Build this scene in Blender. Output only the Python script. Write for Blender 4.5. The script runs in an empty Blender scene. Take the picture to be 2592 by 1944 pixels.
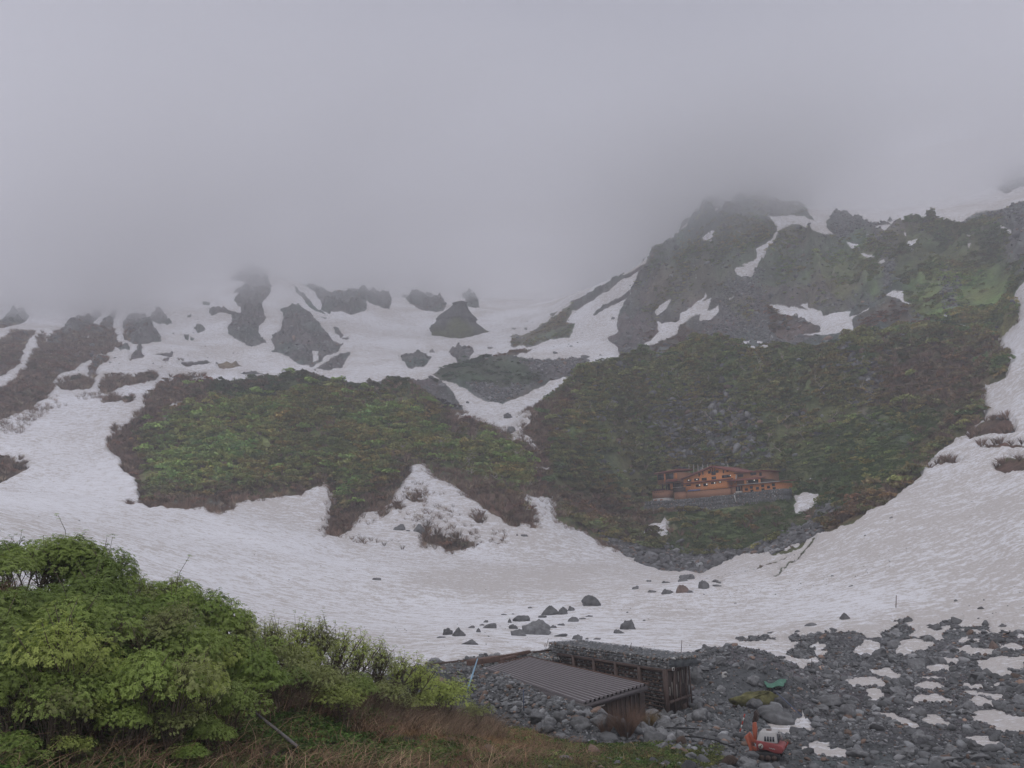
import bpy, bmesh, math, random
import numpy as np
from mathutils import Matrix, Vector
R = math.radians
random.seed(7)
RNG = np.random.default_rng(11)
scene = bpy.context.scene
COL = scene.collection

# ------------------------------------------------------------------ camera
W, H, F = 2592.0, 1944.0, 2245.0
PITCH, ROLL = 10.8, 1.5
ROT = (Matrix.Rotation(R(90 + PITCH), 3, 'X') @ Matrix.Rotation(R(-ROLL), 3, 'Z'))
camd = bpy.data.cameras.new("camera")
cam = bpy.data.objects.new("camera", camd)
COL.objects.link(cam)
cam.matrix_world = ROT.to_4x4()
camd.sensor_width = 36
camd.angle = 2 * math.atan(W / 2 / F)
camd.clip_start = 0.1
camd.clip_end = 8000
scene.camera = cam
MR = np.array(ROT)

# ------------------------------------------------------------------ world
world = bpy.data.worlds.new("World")
scene.world = world
world.use_nodes = True
SUN_EL, SUN_ROT = 58.0, 200.0
SKY_GAIN = 1.0


def build_world():
    nt = world.node_tree
    nt.nodes.clear()
    N = nt.nodes.new
    L = nt.links.new
    out = N('ShaderNodeOutputWorld')
    bg = N('ShaderNodeBackground')
    sky = N('ShaderNodeTexSky')
    sky.sky_type = 'NISHITA'
    sky.sun_disc = False
    sky.sun_elevation = R(SUN_EL)
    sky.sun_rotation = R(SUN_ROT)
    sky.air_density = 1.0
    sky.dust_density = 4.0
    tc = N('ShaderNodeTexCoord')
    sep = N('ShaderNodeSeparateXYZ')
    L(tc.outputs['Generated'], sep.inputs[0])
    ramp = N('ShaderNodeValToRGB')          # overcast layer: brighter towards the zenith
    e = ramp.color_ramp.elements
    e[0].position = 0.0
    e[0].color = (8.0, 8.0, 8.8, 1)
    e[1].position = 1.0
    e[1].color = (9.6, 9.6, 10.1, 1)
    k = e.new(0.30)
    k.color = (8.2, 8.2, 9.1, 1)
    k = e.new(0.57)
    k.color = (2.0, 2.15, 2.9, 1)
    L(sep.outputs[2], ramp.inputs[0])
    noi = N('ShaderNodeTexNoise')
    noi.inputs['Scale'].default_value = 1.7
    noi.inputs['Detail'].default_value = 3
    noi.inputs['Roughness'].default_value = 0.45
    L(tc.outputs['Generated'], noi.inputs['Vector'])
    mr = N('ShaderNodeMapRange')
    mr.inputs[1].default_value = 0.3
    mr.inputs[2].default_value = 0.7
    mr.inputs[3].default_value = 0.88
    mr.inputs[4].default_value = 1.12
    L(noi.outputs[0], mr.inputs[0])
    mul = N('ShaderNodeVectorMath')
    mul.operation = 'SCALE'
    L(ramp.outputs[0], mul.inputs[0])
    L(mr.outputs[0], mul.inputs['Scale'])
    mix = N('ShaderNodeMix')
    mix.data_type = 'RGBA'
    mix.inputs[0].default_value = 0.92
    L(sky.outputs[0], mix.inputs[6])
    L(mul.outputs[0], mix.inputs[7])
    L(mix.outputs[2], bg.inputs['Color'])
    bg.inputs['Strength'].default_value = 0.1 * SKY_GAIN
    L(bg.outputs[0], out.inputs[0])


build_world()
sund = bpy.data.lights.new("sun", 'SUN')
sund.energy = 0.6
sund.angle = R(25)
sund.color = (1.0, 0.97, 0.93)
sun = bpy.data.objects.new("sun", sund)
COL.objects.link(sun)
sun.rotation_euler = (R(90 - SUN_EL), 0, R(180 - SUN_ROT + 0))
scene.view_settings.view_transform = 'Standard'
scene.view_settings.look = 'None'
scene.view_settings.gamma = 1
scene.view_settings.use_curve_mapping = False
scene.view_settings.exposure = 0.03
scene.cycles.volume_bounces = 5
scene.cycles.transparent_max_bounces = 24
scene.cycles.max_bounces = 8
scene.cycles.diffuse_bounces = 3

# ------------------------------------------------------------------ numpy helpers
def _h(ix, iy, s):
    n = (ix.astype(np.int64) * 374761393 + iy.astype(np.int64) * 668265263 + s * 974634777) & 0xFFFFFFFF
    n = ((n ^ (n >> 13)) * 1274126177) & 0xFFFFFFFF
    n = (n ^ (n >> 16)) & 0xFFFFFFFF
    return n.astype(np.float64) / 4294967295.0


def vnoise(x, y, s=0):
    x0 = np.floor(x)
    y0 = np.floor(y)
    fx = x - x0
    fy = y - y0
    fx = fx * fx * fx * (fx * (fx * 6 - 15) + 10)
    fy = fy * fy * fy * (fy * (fy * 6 - 15) + 10)
    a = _h(x0, y0, s)
    b = _h(x0 + 1, y0, s)
    c = _h(x0, y0 + 1, s)
    d = _h(x0 + 1, y0 + 1, s)
    return (a + (b - a) * fx + (c - a) * fy + (a - b - c + d) * fx * fy) * 2 - 1


def fbm(x, y, s=0, o=4, g=0.5):
    t = 0
    a = 1.0
    for i in range(o):
        t = t + a * vnoise(x, y, s + i * 17)
        x, y = (x * 1.6 + y * 1.2) + 3.1, (-x * 1.2 + y * 1.6) + 7.7
        a *= g
    return t


def pchip(xk, yk, x):
    """monotone cubic; xk (K,...) yk (K,...) x (M,...) broadcast over trailing axes"""
    xk = np.asarray(xk, float)
    yk = np.asarray(yk, float)
    h = np.diff(xk, axis=0)
    dl = np.diff(yk, axis=0) / h
    m = np.zeros_like(yk)
    m[0] = dl[0]
    m[-1] = dl[-1]
    w1 = 2 * h[1:] + h[:-1]
    w2 = h[1:] + 2 * h[:-1]
    ok = dl[1:] * dl[:-1] > 0
    with np.errstate(divide='ignore', invalid='ignore'):
        hm = (w1 + w2) / (w1 / dl[:-1] + w2 / dl[1:])
    m[1:-1] = np.where(ok, hm, 0)
    return h, m


def pchip1(xk, yk, x):
    xk = np.array(xk, float)
    yk = np.array(yk, float)
    h, m = pchip(xk, yk, x)
    x = np.clip(x, xk[0], xk[-1])
    i = np.clip(np.searchsorted(xk, x, side='right') - 1, 0, len(xk) - 2)
    t = (x - xk[i]) / h[i]
    t2, t3 = t * t, t * t * t
    return ((2 * t3 - 3 * t2 + 1) * yk[i] + (t3 - 2 * t2 + t) * h[i] * m[i] + (-2 * t3 + 3 * t2) * yk[i + 1] + (t3 - t2) * h[i] * m[i + 1])


def ray(u, v):
    """source-pixel -> azimuth, tan(elevation), horizontal unit direction"""
    u = np.asarray(u, float)
    v = np.asarray(v, float)
    d = np.stack([(u - W / 2) / F, (H / 2 - v) / F, -np.ones_like(u + v)], -1) @ MR.T
    hz = np.hypot(d[..., 0], d[..., 1])
    return np.arctan2(d[..., 0], d[..., 1]), d[..., 2] / hz


def pt(u, v, r):
    th, te = ray(u, v)
    return np.stack([np.sin(th) * r, np.cos(th) * r, te * r], -1)


def project(P):
    c = P @ MR
    z = np.maximum(-c[..., 2], 1e-3)
    return W / 2 + F * c[..., 0] / z, H / 2 - F * c[..., 1] / z


def sdf(U, V, Q):
    Q = np.asarray(Q, float)
    d2 = np.full(U.shape, 1e12)
    ins = np.zeros(U.shape, bool)
    n = len(Q)
    for i in range(n):
        ax, ay = Q[i]
        bx, by = Q[(i + 1) % n]
        ex, ey = bx - ax, by - ay
        wx, wy = U - ax, V - ay
        t = np.clip((wx * ex + wy * ey) / (ex * ex + ey * ey + 1e-9), 0, 1)
        d2 = np.minimum(d2, (wx - ex * t) ** 2 + (wy - ey * t) ** 2)
        if by != ay:
            c = ((ay > V) != (by > V)) & (U < ex * (V - ay) / (by - ay) + ax)
            ins ^= c
    d = np.sqrt(d2)
    return np.where(ins, d, -d)


CR = {'A': (0, 600, 2.37), 'B': (850, 600, 2.37), 'C': (1692, 400, 2.37), 'D': (0, 1244, 2.37), 'E': (850, 1244, 2.37),
      'F': (1692, 1244, 2.37), 'G': (1500, 1050, 3.16), 'Hh': (1620, 1150, 5.53), 'P': (0, 0, 0.85341), 'Q': (1420, 1600, 6.144),
      'R': (1080, 1600, 6.144), 'X': (1820, 1820, 11.06)}


def px(c, x, y):
    o = CR[c]
    return o[0] + x / o[2], o[1] + y / o[2]


def poly(c, *p):
    """polygon given as flat numbers, letters switch the measuring grid"""
    out = []
    i = 0
    while i < len(p):
        if isinstance(p[i], str):
            c = p[i]
            i += 1
            continue
        out.append(px(c, p[i], p[i + 1]))
        i += 2
    return out


# ------------------------------------------------------------------ mesh helpers
def mk(name, V, Fc, mats, parent=None, matidx=None, smooth=False, pattr=None, cattr=None):
    V = np.ascontiguousarray(V, dtype=np.float32)
    me = bpy.data.meshes.new(name)
    if isinstance(Fc, np.ndarray):
        k = Fc.shape[1]
        nf = len(Fc)
        loops = Fc.ravel().astype(np.int32)
        starts = np.arange(nf, dtype=np.int32) * k
        tot = np.full(nf, k, dtype=np.int32)
    else:
        nf = len(Fc)
        tot = np.array([len(f) for f in Fc], dtype=np.int32)
        loops = np.array([i for f in Fc for i in f], dtype=np.int32)
        starts = np.concatenate([[0], np.cumsum(tot)[:-1]]).astype(np.int32)
    me.vertices.add(len(V))
    me.vertices.foreach_set('co', V.ravel())
    me.loops.add(len(loops))
    me.loops.foreach_set('vertex_index', loops)
    me.polygons.add(nf)
    me.polygons.foreach_set('loop_start', starts)
    me.polygons.foreach_set('loop_total', tot)
    if matidx is not None:
        me.polygons.foreach_set('material_index', np.asarray(matidx, dtype=np.int32))
    if smooth:
        me.polygons.foreach_set('use_smooth', np.ones(nf, dtype=bool))
    if not isinstance(mats, (list, tuple)):
        mats = [mats]
    for m in mats:
        me.materials.append(m)
    if pattr:
        for kx, a in pattr.items():
            at = me.attributes.new(kx, 'FLOAT', 'POINT')
            at.data.foreach_set('value', np.ascontiguousarray(a, dtype=np.float32))
    if cattr:
        for kx, a in cattr.items():
            at = me.attributes.new(kx, 'FLOAT_COLOR', 'POINT')
            b = np.ones((len(V), 4), np.float32)
            b[:, :3] = a
            at.data.foreach_set('color', b.ravel())
    me.update(calc_edges=True)
    me.validate()
    o = bpy.data.objects.new(name, me)
    COL.objects.link(o)
    if parent:
        o.parent = parent
    return o


def tag(o, label=None, cat=None, group=None, kind=None):
    if label:
        o['label'] = label
    if cat:
        o['category'] = cat
    if group:
        o['group'] = group
    if kind:
        o['kind'] = kind
    return o


def empty(name, loc, rz=0, label=None, cat=None, group=None):
    o = bpy.data.objects.new(name, None)
    COL.objects.link(o)
    o.location = loc
    o.rotation_euler = (0, 0, rz)
    o.empty_display_size = 0.2
    return tag(o, label, cat, group)


def copy_tree(o, parent=None):
    c = o.copy()
    COL.objects.link(c)
    c.parent = parent
    for ch in list(o.children):
        copy_tree(ch, c)
    return c


class MB:
    """collects boxes, prisms, tubes -> one mesh"""

    def __init__(s):
        s.v = []
        s.f = []

    def add(s, V, Fc):
        b = len(s.v)
        s.v += [tuple(p) for p in V]
        s.f += [tuple(i + b for i in f) for f in Fc]

    def hexa(s, a):
        """8 corners: bottom 4 ccw, top 4 ccw"""
        s.add(a, [(3, 2, 1, 0), (4, 5, 6, 7), (0, 1, 5, 4), (1, 2, 6, 5), (2, 3, 7, 6), (3, 0, 4, 7)])

    def box(s, x0, x1, y0, y1, z0, z1):
        s.hexa([(x0, y0, z0), (x1, y0, z0), (x1, y1, z0), (x0, y1, z0), (x0, y0, z1), (x1, y0, z1), (x1, y1, z1), (x0, y1, z1)])

    def prism(s, pts, y0, y1):
        """polygon in xz extruded along y"""
        n = len(pts)
        V = [(x, y0, z) for x, z in pts] + [(x, y1, z) for x, z in pts]
        Fc = [tuple(range(n)), tuple(range(2 * n - 1, n - 1, -1))] + [(i, i + n, (i + 1) % n + n, (i + 1) % n) for i in range(n)]
        s.add(V, Fc)

    def tube(s, pts, r, n=6):
        pts = [np.array(p, float) for p in pts]
        rr = r if isinstance(r, (list, tuple)) else [r] * len(pts)
        V = []
        for i, p in enumerate(pts):
            t = pts[min(i + 1, len(pts) - 1)] - pts[max(i - 1, 0)]
            t = t / (np.linalg.norm(t) + 1e-9)
            a = np.cross(t, [0, 0, 1.0] if abs(t[2]) < 0.9 else [1.0, 0, 0])
            a /= np.linalg.norm(a)
            b = np.cross(t, a)
            for k in range(n):
                an = 2 * math.pi * k / n
                V.append(p + rr[i] * (math.cos(an) * a + math.sin(an) * b))
        Fc = []
        for i in range(len(pts) - 1):
            for k in range(n):
                Fc.append((i * n + k, i * n + (k + 1) % n, (i + 1) * n + (k + 1) % n, (i + 1) * n + k))
        Fc.append(tuple(range(n - 1, -1, -1)))
        Fc.append(tuple((len(pts) - 1) * n + k for k in range(n)))
        s.add(V, Fc)

    def build(s, name, mat, parent=None, off=(0, 0, 0), bevel=0, smooth=False):
        o = mk(name, np.array(s.v) - np.array(off), s.f, mat, parent, smooth=smooth)
        if bevel:
            m = o.modifiers.new('bevel', 'BEVEL')
            m.width = bevel
            m.segments = 2
            m.limit_method = 'ANGLE'
        return o


def scatter_merge(tv, tf, pos, rot, scl, tint=None):
    """tv (n,3) tf (m,k), pos (N,3), rot (N,3,3), scl (N,) or (N,3) -> merged V,F,tint"""
    N = len(pos)
    s = np.asarray(scl, float)
    if s.ndim == 1:
        s = s[:, None].repeat(3, 1)
    V = np.einsum('nij,nkj->nki', rot, tv[None] * s[:, None, :]) + pos[:, None, :]
    Fc = tf[None] + (np.arange(N) * len(tv))[:, None, None]
    t = None if tint is None else np.repeat(tint, len(tv), axis=0)
    return V.reshape(-1, 3), Fc.reshape(-1, tf.shape[1]), t


def rotz(a):
    c, s = np.cos(a), np.sin(a)
    M = np.zeros((len(a), 3, 3))
    M[:, 0, 0] = c
    M[:, 0, 1] = -s
    M[:, 1, 0] = s
    M[:, 1, 1] = c
    M[:, 2, 2] = 1
    return M


def rot_rand(n, tilt=0.5, rng=RNG):
    A = rotz(rng.uniform(0, 2 * math.pi, n))
    ax = rng.uniform(0, 2 * math.pi, n)
    t = rng.normal(0, tilt, n)
    k = np.stack([np.cos(ax), np.sin(ax), np.zeros(n)], -1)
    K = np.zeros((n, 3, 3))
    K[:, 0, 1] = -k[:, 2]
    K[:, 0, 2] = k[:, 1]
    K[:, 1, 0] = k[:, 2]
    K[:, 1, 2] = -k[:, 0]
    K[:, 2, 0] = -k[:, 1]
    K[:, 2, 1] = k[:, 0]
    Rm = np.eye(3)[None] + np.sin(t)[:, None, None] * K + (1 - np.cos(t))[:, None, None] * (K @ K)
    return Rm @ A


# ------------------------------------------------------------------ materials
def new_mat(name):
    m = bpy.data.materials.new(name)
    m.use_nodes = True
    nt = m.node_tree
    b = nt.nodes['Principled BSDF']
    return m, nt, b


def noise_node(nt, scale, detail=4, rough=0.55, vec=None):
    n = nt.nodes.new('ShaderNodeTexNoise')
    n.inputs['Scale'].default_value = scale
    n.inputs['Detail'].default_value = detail
    n.inputs['Roughness'].default_value = rough
    if vec is not None:
        nt.links.new(vec, n.inputs['Vector'])
    return n


def simple_mat(name, col, rough=0.8, var=0.25, scale=6.0, metal=0.0, bump=0.0, spec=0.3, obj_var=0.0, coord='Object'):
    m, nt, b = new_mat(name)
    L = nt.links.new
    tc = nt.nodes.new('ShaderNodeTexCoord')
    n = noise_node(nt, scale, 5, 0.6, tc.outputs[coord])
    mr = nt.nodes.new('ShaderNodeMapRange')
    mr.inputs[1].default_value = 0.3
    mr.inputs[2].default_value = 0.7
    mr.inputs[3].default_value = 1 - var
    mr.inputs[4].default_value = 1 + var
    L(n.outputs[0], mr.inputs[0])
    val = mr.outputs[0]
    if obj_var:
        oi = nt.nodes.new('ShaderNodeObjectInfo')
        m2 = nt.nodes.new('ShaderNodeMapRange')
        m2.inputs[3].default_value = 1 - obj_var
        m2.inputs[4].default_value = 1 + obj_var
        L(oi.outputs['Random'], m2.inputs[0])
        mm = nt.nodes.new('ShaderNodeMath')
        mm.operation = 'MULTIPLY'
        L(val, mm.inputs[0])
        L(m2.outputs[0], mm.inputs[1])
        val = mm.outputs[0]
    vm = nt.nodes.new('ShaderNodeVectorMath')
    vm.operation = 'SCALE'
    vm.inputs[0].default_value = col
    L(val, vm.inputs['Scale'])
    L(vm.outputs[0], b.inputs['Base Color'])
    b.inputs['Roughness'].default_value = rough
    b.inputs['Metallic'].default_value = metal
    b.inputs['Specular IOR Level'].default_value = spec
    if bump:
        bn = nt.nodes.new('ShaderNodeBump')
        bn.inputs['Strength'].default_value = bump
        bn.inputs['Distance'].default_value = 0.05
        L(n.outputs[0], bn.inputs['Height'])
        L(bn.outputs[0], b.inputs['Normal'])
    return m


def tint_mat(name, rough=0.9, var=0.3, scale=0.8, spec=0.2, trans=0.0, bump=0.0, attr='tint'):
    """colour comes from the object's own colour attribute, broken up by noise"""
    m, nt, b = new_mat(name)
    L = nt.links.new
    at = nt.nodes.new('ShaderNodeAttribute')
    at.attribute_name = attr
    tc = nt.nodes.new('ShaderNodeTexCoord')
    n = noise_node(nt, scale, 5, 0.65, tc.outputs['Object'])
    mr = nt.nodes.new('ShaderNodeMapRange')
    mr.inputs[1].default_value = 0.3
    mr.inputs[2].default_value = 0.7
    mr.inputs[3].default_value = 1 - var
    mr.inputs[4].default_value = 1 + var
    L(n.outputs[0], mr.inputs[0])
    vm = nt.nodes.new('ShaderNodeVectorMath')
    vm.operation = 'SCALE'
    L(at.outputs['Color'], vm.inputs[0])
    L(mr.outputs[0], vm.inputs['Scale'])
    L(vm.outputs[0], b.inputs['Base Color'])
    b.inputs['Roughness'].default_value = rough
    b.inputs['Specular IOR Level'].default_value = spec
    if trans:
        tr = nt.nodes.new('ShaderNodeBsdfTranslucent')
        L(vm.outputs[0], tr.inputs[0])
        mx = nt.nodes.new('ShaderNodeMixShader')
        mx.inputs[0].default_value = trans
        L(b.outputs[0], mx.inputs[1])
        L(tr.outputs[0], mx.inputs[2])
        L(mx.outputs[0], nt.nodes['Material Output'].inputs[0])
    if bump:
        bn = nt.nodes.new('ShaderNodeBump')
        bn.inputs['Strength'].default_value = bump
        bn.inputs['Distance'].default_value = 0.08
        n2 = noise_node(nt, scale * 4, 6, 0.7, tc.outputs['Object'])
        L(n2.outputs[0], bn.inputs['Height'])
        L(bn.outputs[0], b.inputs['Normal'])
    return m


def terrain_mat():
    m, nt, b = new_mat('mountain_ground')
    L = nt.links.new
    geo = nt.nodes.new('ShaderNodeNewGeometry')
    at = nt.nodes.new('ShaderNodeAttribute')
    at.attribute_name = 'snow'
    ac = nt.nodes.new('ShaderNodeAttribute')
    ac.attribute_name = 'tint'
    ad = nt.nodes.new('ShaderNodeAttribute')
    ad.attribute_name = 'dirt'
    pos = geo.outputs['Position']
    # bare ground
    n1 = noise_node(nt, 0.9, 8, 0.7, pos)
    n1b = noise_node(nt, 0.12, 6, 0.65, pos)
    add = nt.nodes.new('ShaderNodeMath')
    add.operation = 'ADD'
    L(n1.outputs[0], add.inputs[0])
    L(n1b.outputs[0], add.inputs[1])
    mr = nt.nodes.new('ShaderNodeMapRange')
    mr.inputs[1].default_value = 0.65
    mr.inputs[2].default_value = 1.35
    mr.inputs[3].default_value = 0.3
    mr.inputs[4].default_value = 1.75
    L(add.outputs[0], mr.inputs[0])
    g = nt.nodes.new('ShaderNodeVectorMath')
    g.operation = 'SCALE'
    L(ac.outputs['Color'], g.inputs[0])
    L(mr.outputs[0], g.inputs['Scale'])
    # snow with grey-brown dirt in drawn-out streaks
    mp = nt.nodes.new('ShaderNodeMapping')
    mp.inputs['Rotation'].default_value = (0, 0, R(22))
    mp.inputs['Scale'].default_value = (0.62, 1.0, 1.0)
    L(pos, mp.inputs[0])
    n2 = noise_node(nt, 0.75, 9, 0.78, mp.outputs[0])
    n3 = noise_node(nt, 0.045, 4, 0.55, pos)
    n4 = noise_node(nt, 1.9, 8, 0.8, pos)
    ma = nt.nodes.new('ShaderNodeMath')
    ma.operation = 'MULTIPLY_ADD'
    ma.inputs[1].default_value = 0.26
    L(n3.outputs[0], ma.inputs[0])
    L(n2.outputs[0], ma.inputs[2])
    ma2 = nt.nodes.new('ShaderNodeMath')
    ma2.operation = 'MULTIPLY_ADD'
    ma2.inputs[1].default_value = 0.78
    L(n4.outputs[0], ma2.inputs[0])
    L(ma.outputs[0], ma2.inputs[2])
    ma3 = nt.nodes.new('ShaderNodeMath')
    ma3.operation = 'MULTIPLY_ADD'
    ma3.inputs[1].default_value = 0.10
    L(ad.outputs['Fac'], ma3.inputs[0])
    L(ma2.outputs[0], ma3.inputs[2])
    rs = nt.nodes.new('ShaderNodeValToRGB')
    e = rs.color_ramp.elements
    e[0].position = 0.72
    e[0].color = (0.80, 0.80, 0.83, 1)
    e[1].position = 1.22
    e[1].color = (0.50, 0.46, 0.43, 1)
    k = e.new(0.9)
    k.color = (0.72, 0.715, 0.735, 1)
    k = e.new(1.0)
    k.color = (0.65, 0.635, 0.64, 1)
    # the ramp is 0..1, so bring the sum into it
    m0 = nt.nodes.new('ShaderNodeMapRange')
    m0.inputs[1].default_value = 0.6
    m0.inputs[2].default_value = 1.6
    L(ma3.outputs[0], m0.inputs[0])
    for el, p in zip(rs.color_ramp.elements, (0.26, 0.40, 0.50, 0.70)):
        el.position = p
    L(m0.outputs[0], rs.inputs[0])
    sp = noise_node(nt, 0.85, 5, 0.75, mp.outputs[0])
    spm = nt.nodes.new('ShaderNodeMapRange')
    spm.inputs[1].default_value = 0.66
    spm.inputs[2].default_value = 0.74
    spm.inputs[3].default_value = 1.0
    spm.inputs[4].default_value = 0.62
    L(sp.outputs[0], spm.inputs[0])
    spv = nt.nodes.new('ShaderNodeVectorMath')
    spv.operation = 'SCALE'
    L(rs.outputs[0], spv.inputs[0])
    L(spm.outputs[0], spv.inputs['Scale'])
    # edge
    ne = noise_node(nt, 1.4, 3, 0.6, pos)
    sub = nt.nodes.new('ShaderNodeMath')
    sub.operation = 'MULTIPLY_ADD'
    sub.inputs[1].default_value = 3.0
    L(ne.outputs[0], sub.inputs[0])
    L(at.outputs['Fac'], sub.inputs[2])
    me_ = nt.nodes.new('ShaderNodeMapRange')
    me_.inputs[1].default_value = 0.8
    me_.inputs[2].default_value = 2.2
    L(sub.outputs[0], me_.inputs[0])
    mix = nt.nodes.new('ShaderNodeMix')
    mix.data_type = 'RGBA'
    L(me_.outputs[0], mix.inputs[0])
    L(g.outputs[0], mix.inputs[6])
    L(spv.outputs[0], mix.inputs[7])
    L(mix.outputs[2], b.inputs['Base Color'])
    b.inputs['Roughness'].default_value = 0.9
    b.inputs['Specular IOR Level'].default_value = 0.15
    # bump: ground rough, snow gently pitted
    bn = nt.nodes.new('ShaderNodeBump')
    bn.inputs['Distance'].default_value = 0.5
    bn.inputs['Strength'].default_value = 0.9
    hm = nt.nodes.new('ShaderNodeMix')
    hm.data_type = 'FLOAT'
    L(me_.outputs[0], hm.inputs[0])
    L(n1.outputs[0], hm.inputs[2])
    sc = nt.nodes.new('ShaderNodeMath')
    sc.operation = 'MULTIPLY'
    sc.inputs[1].default_value = 0.42
    L(n2.outputs[0], sc.inputs[0])
    L(sc.outputs[0], hm.inputs[3])
    L(hm.outputs[0], bn.inputs['Height'])
    L(bn.outputs[0], b.inputs['Normal'])
    return m


# ------------------------------------------------------------------ terrain profile
K_ = 1.17179   # table pixels (2212 wide) -> source pixels
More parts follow.
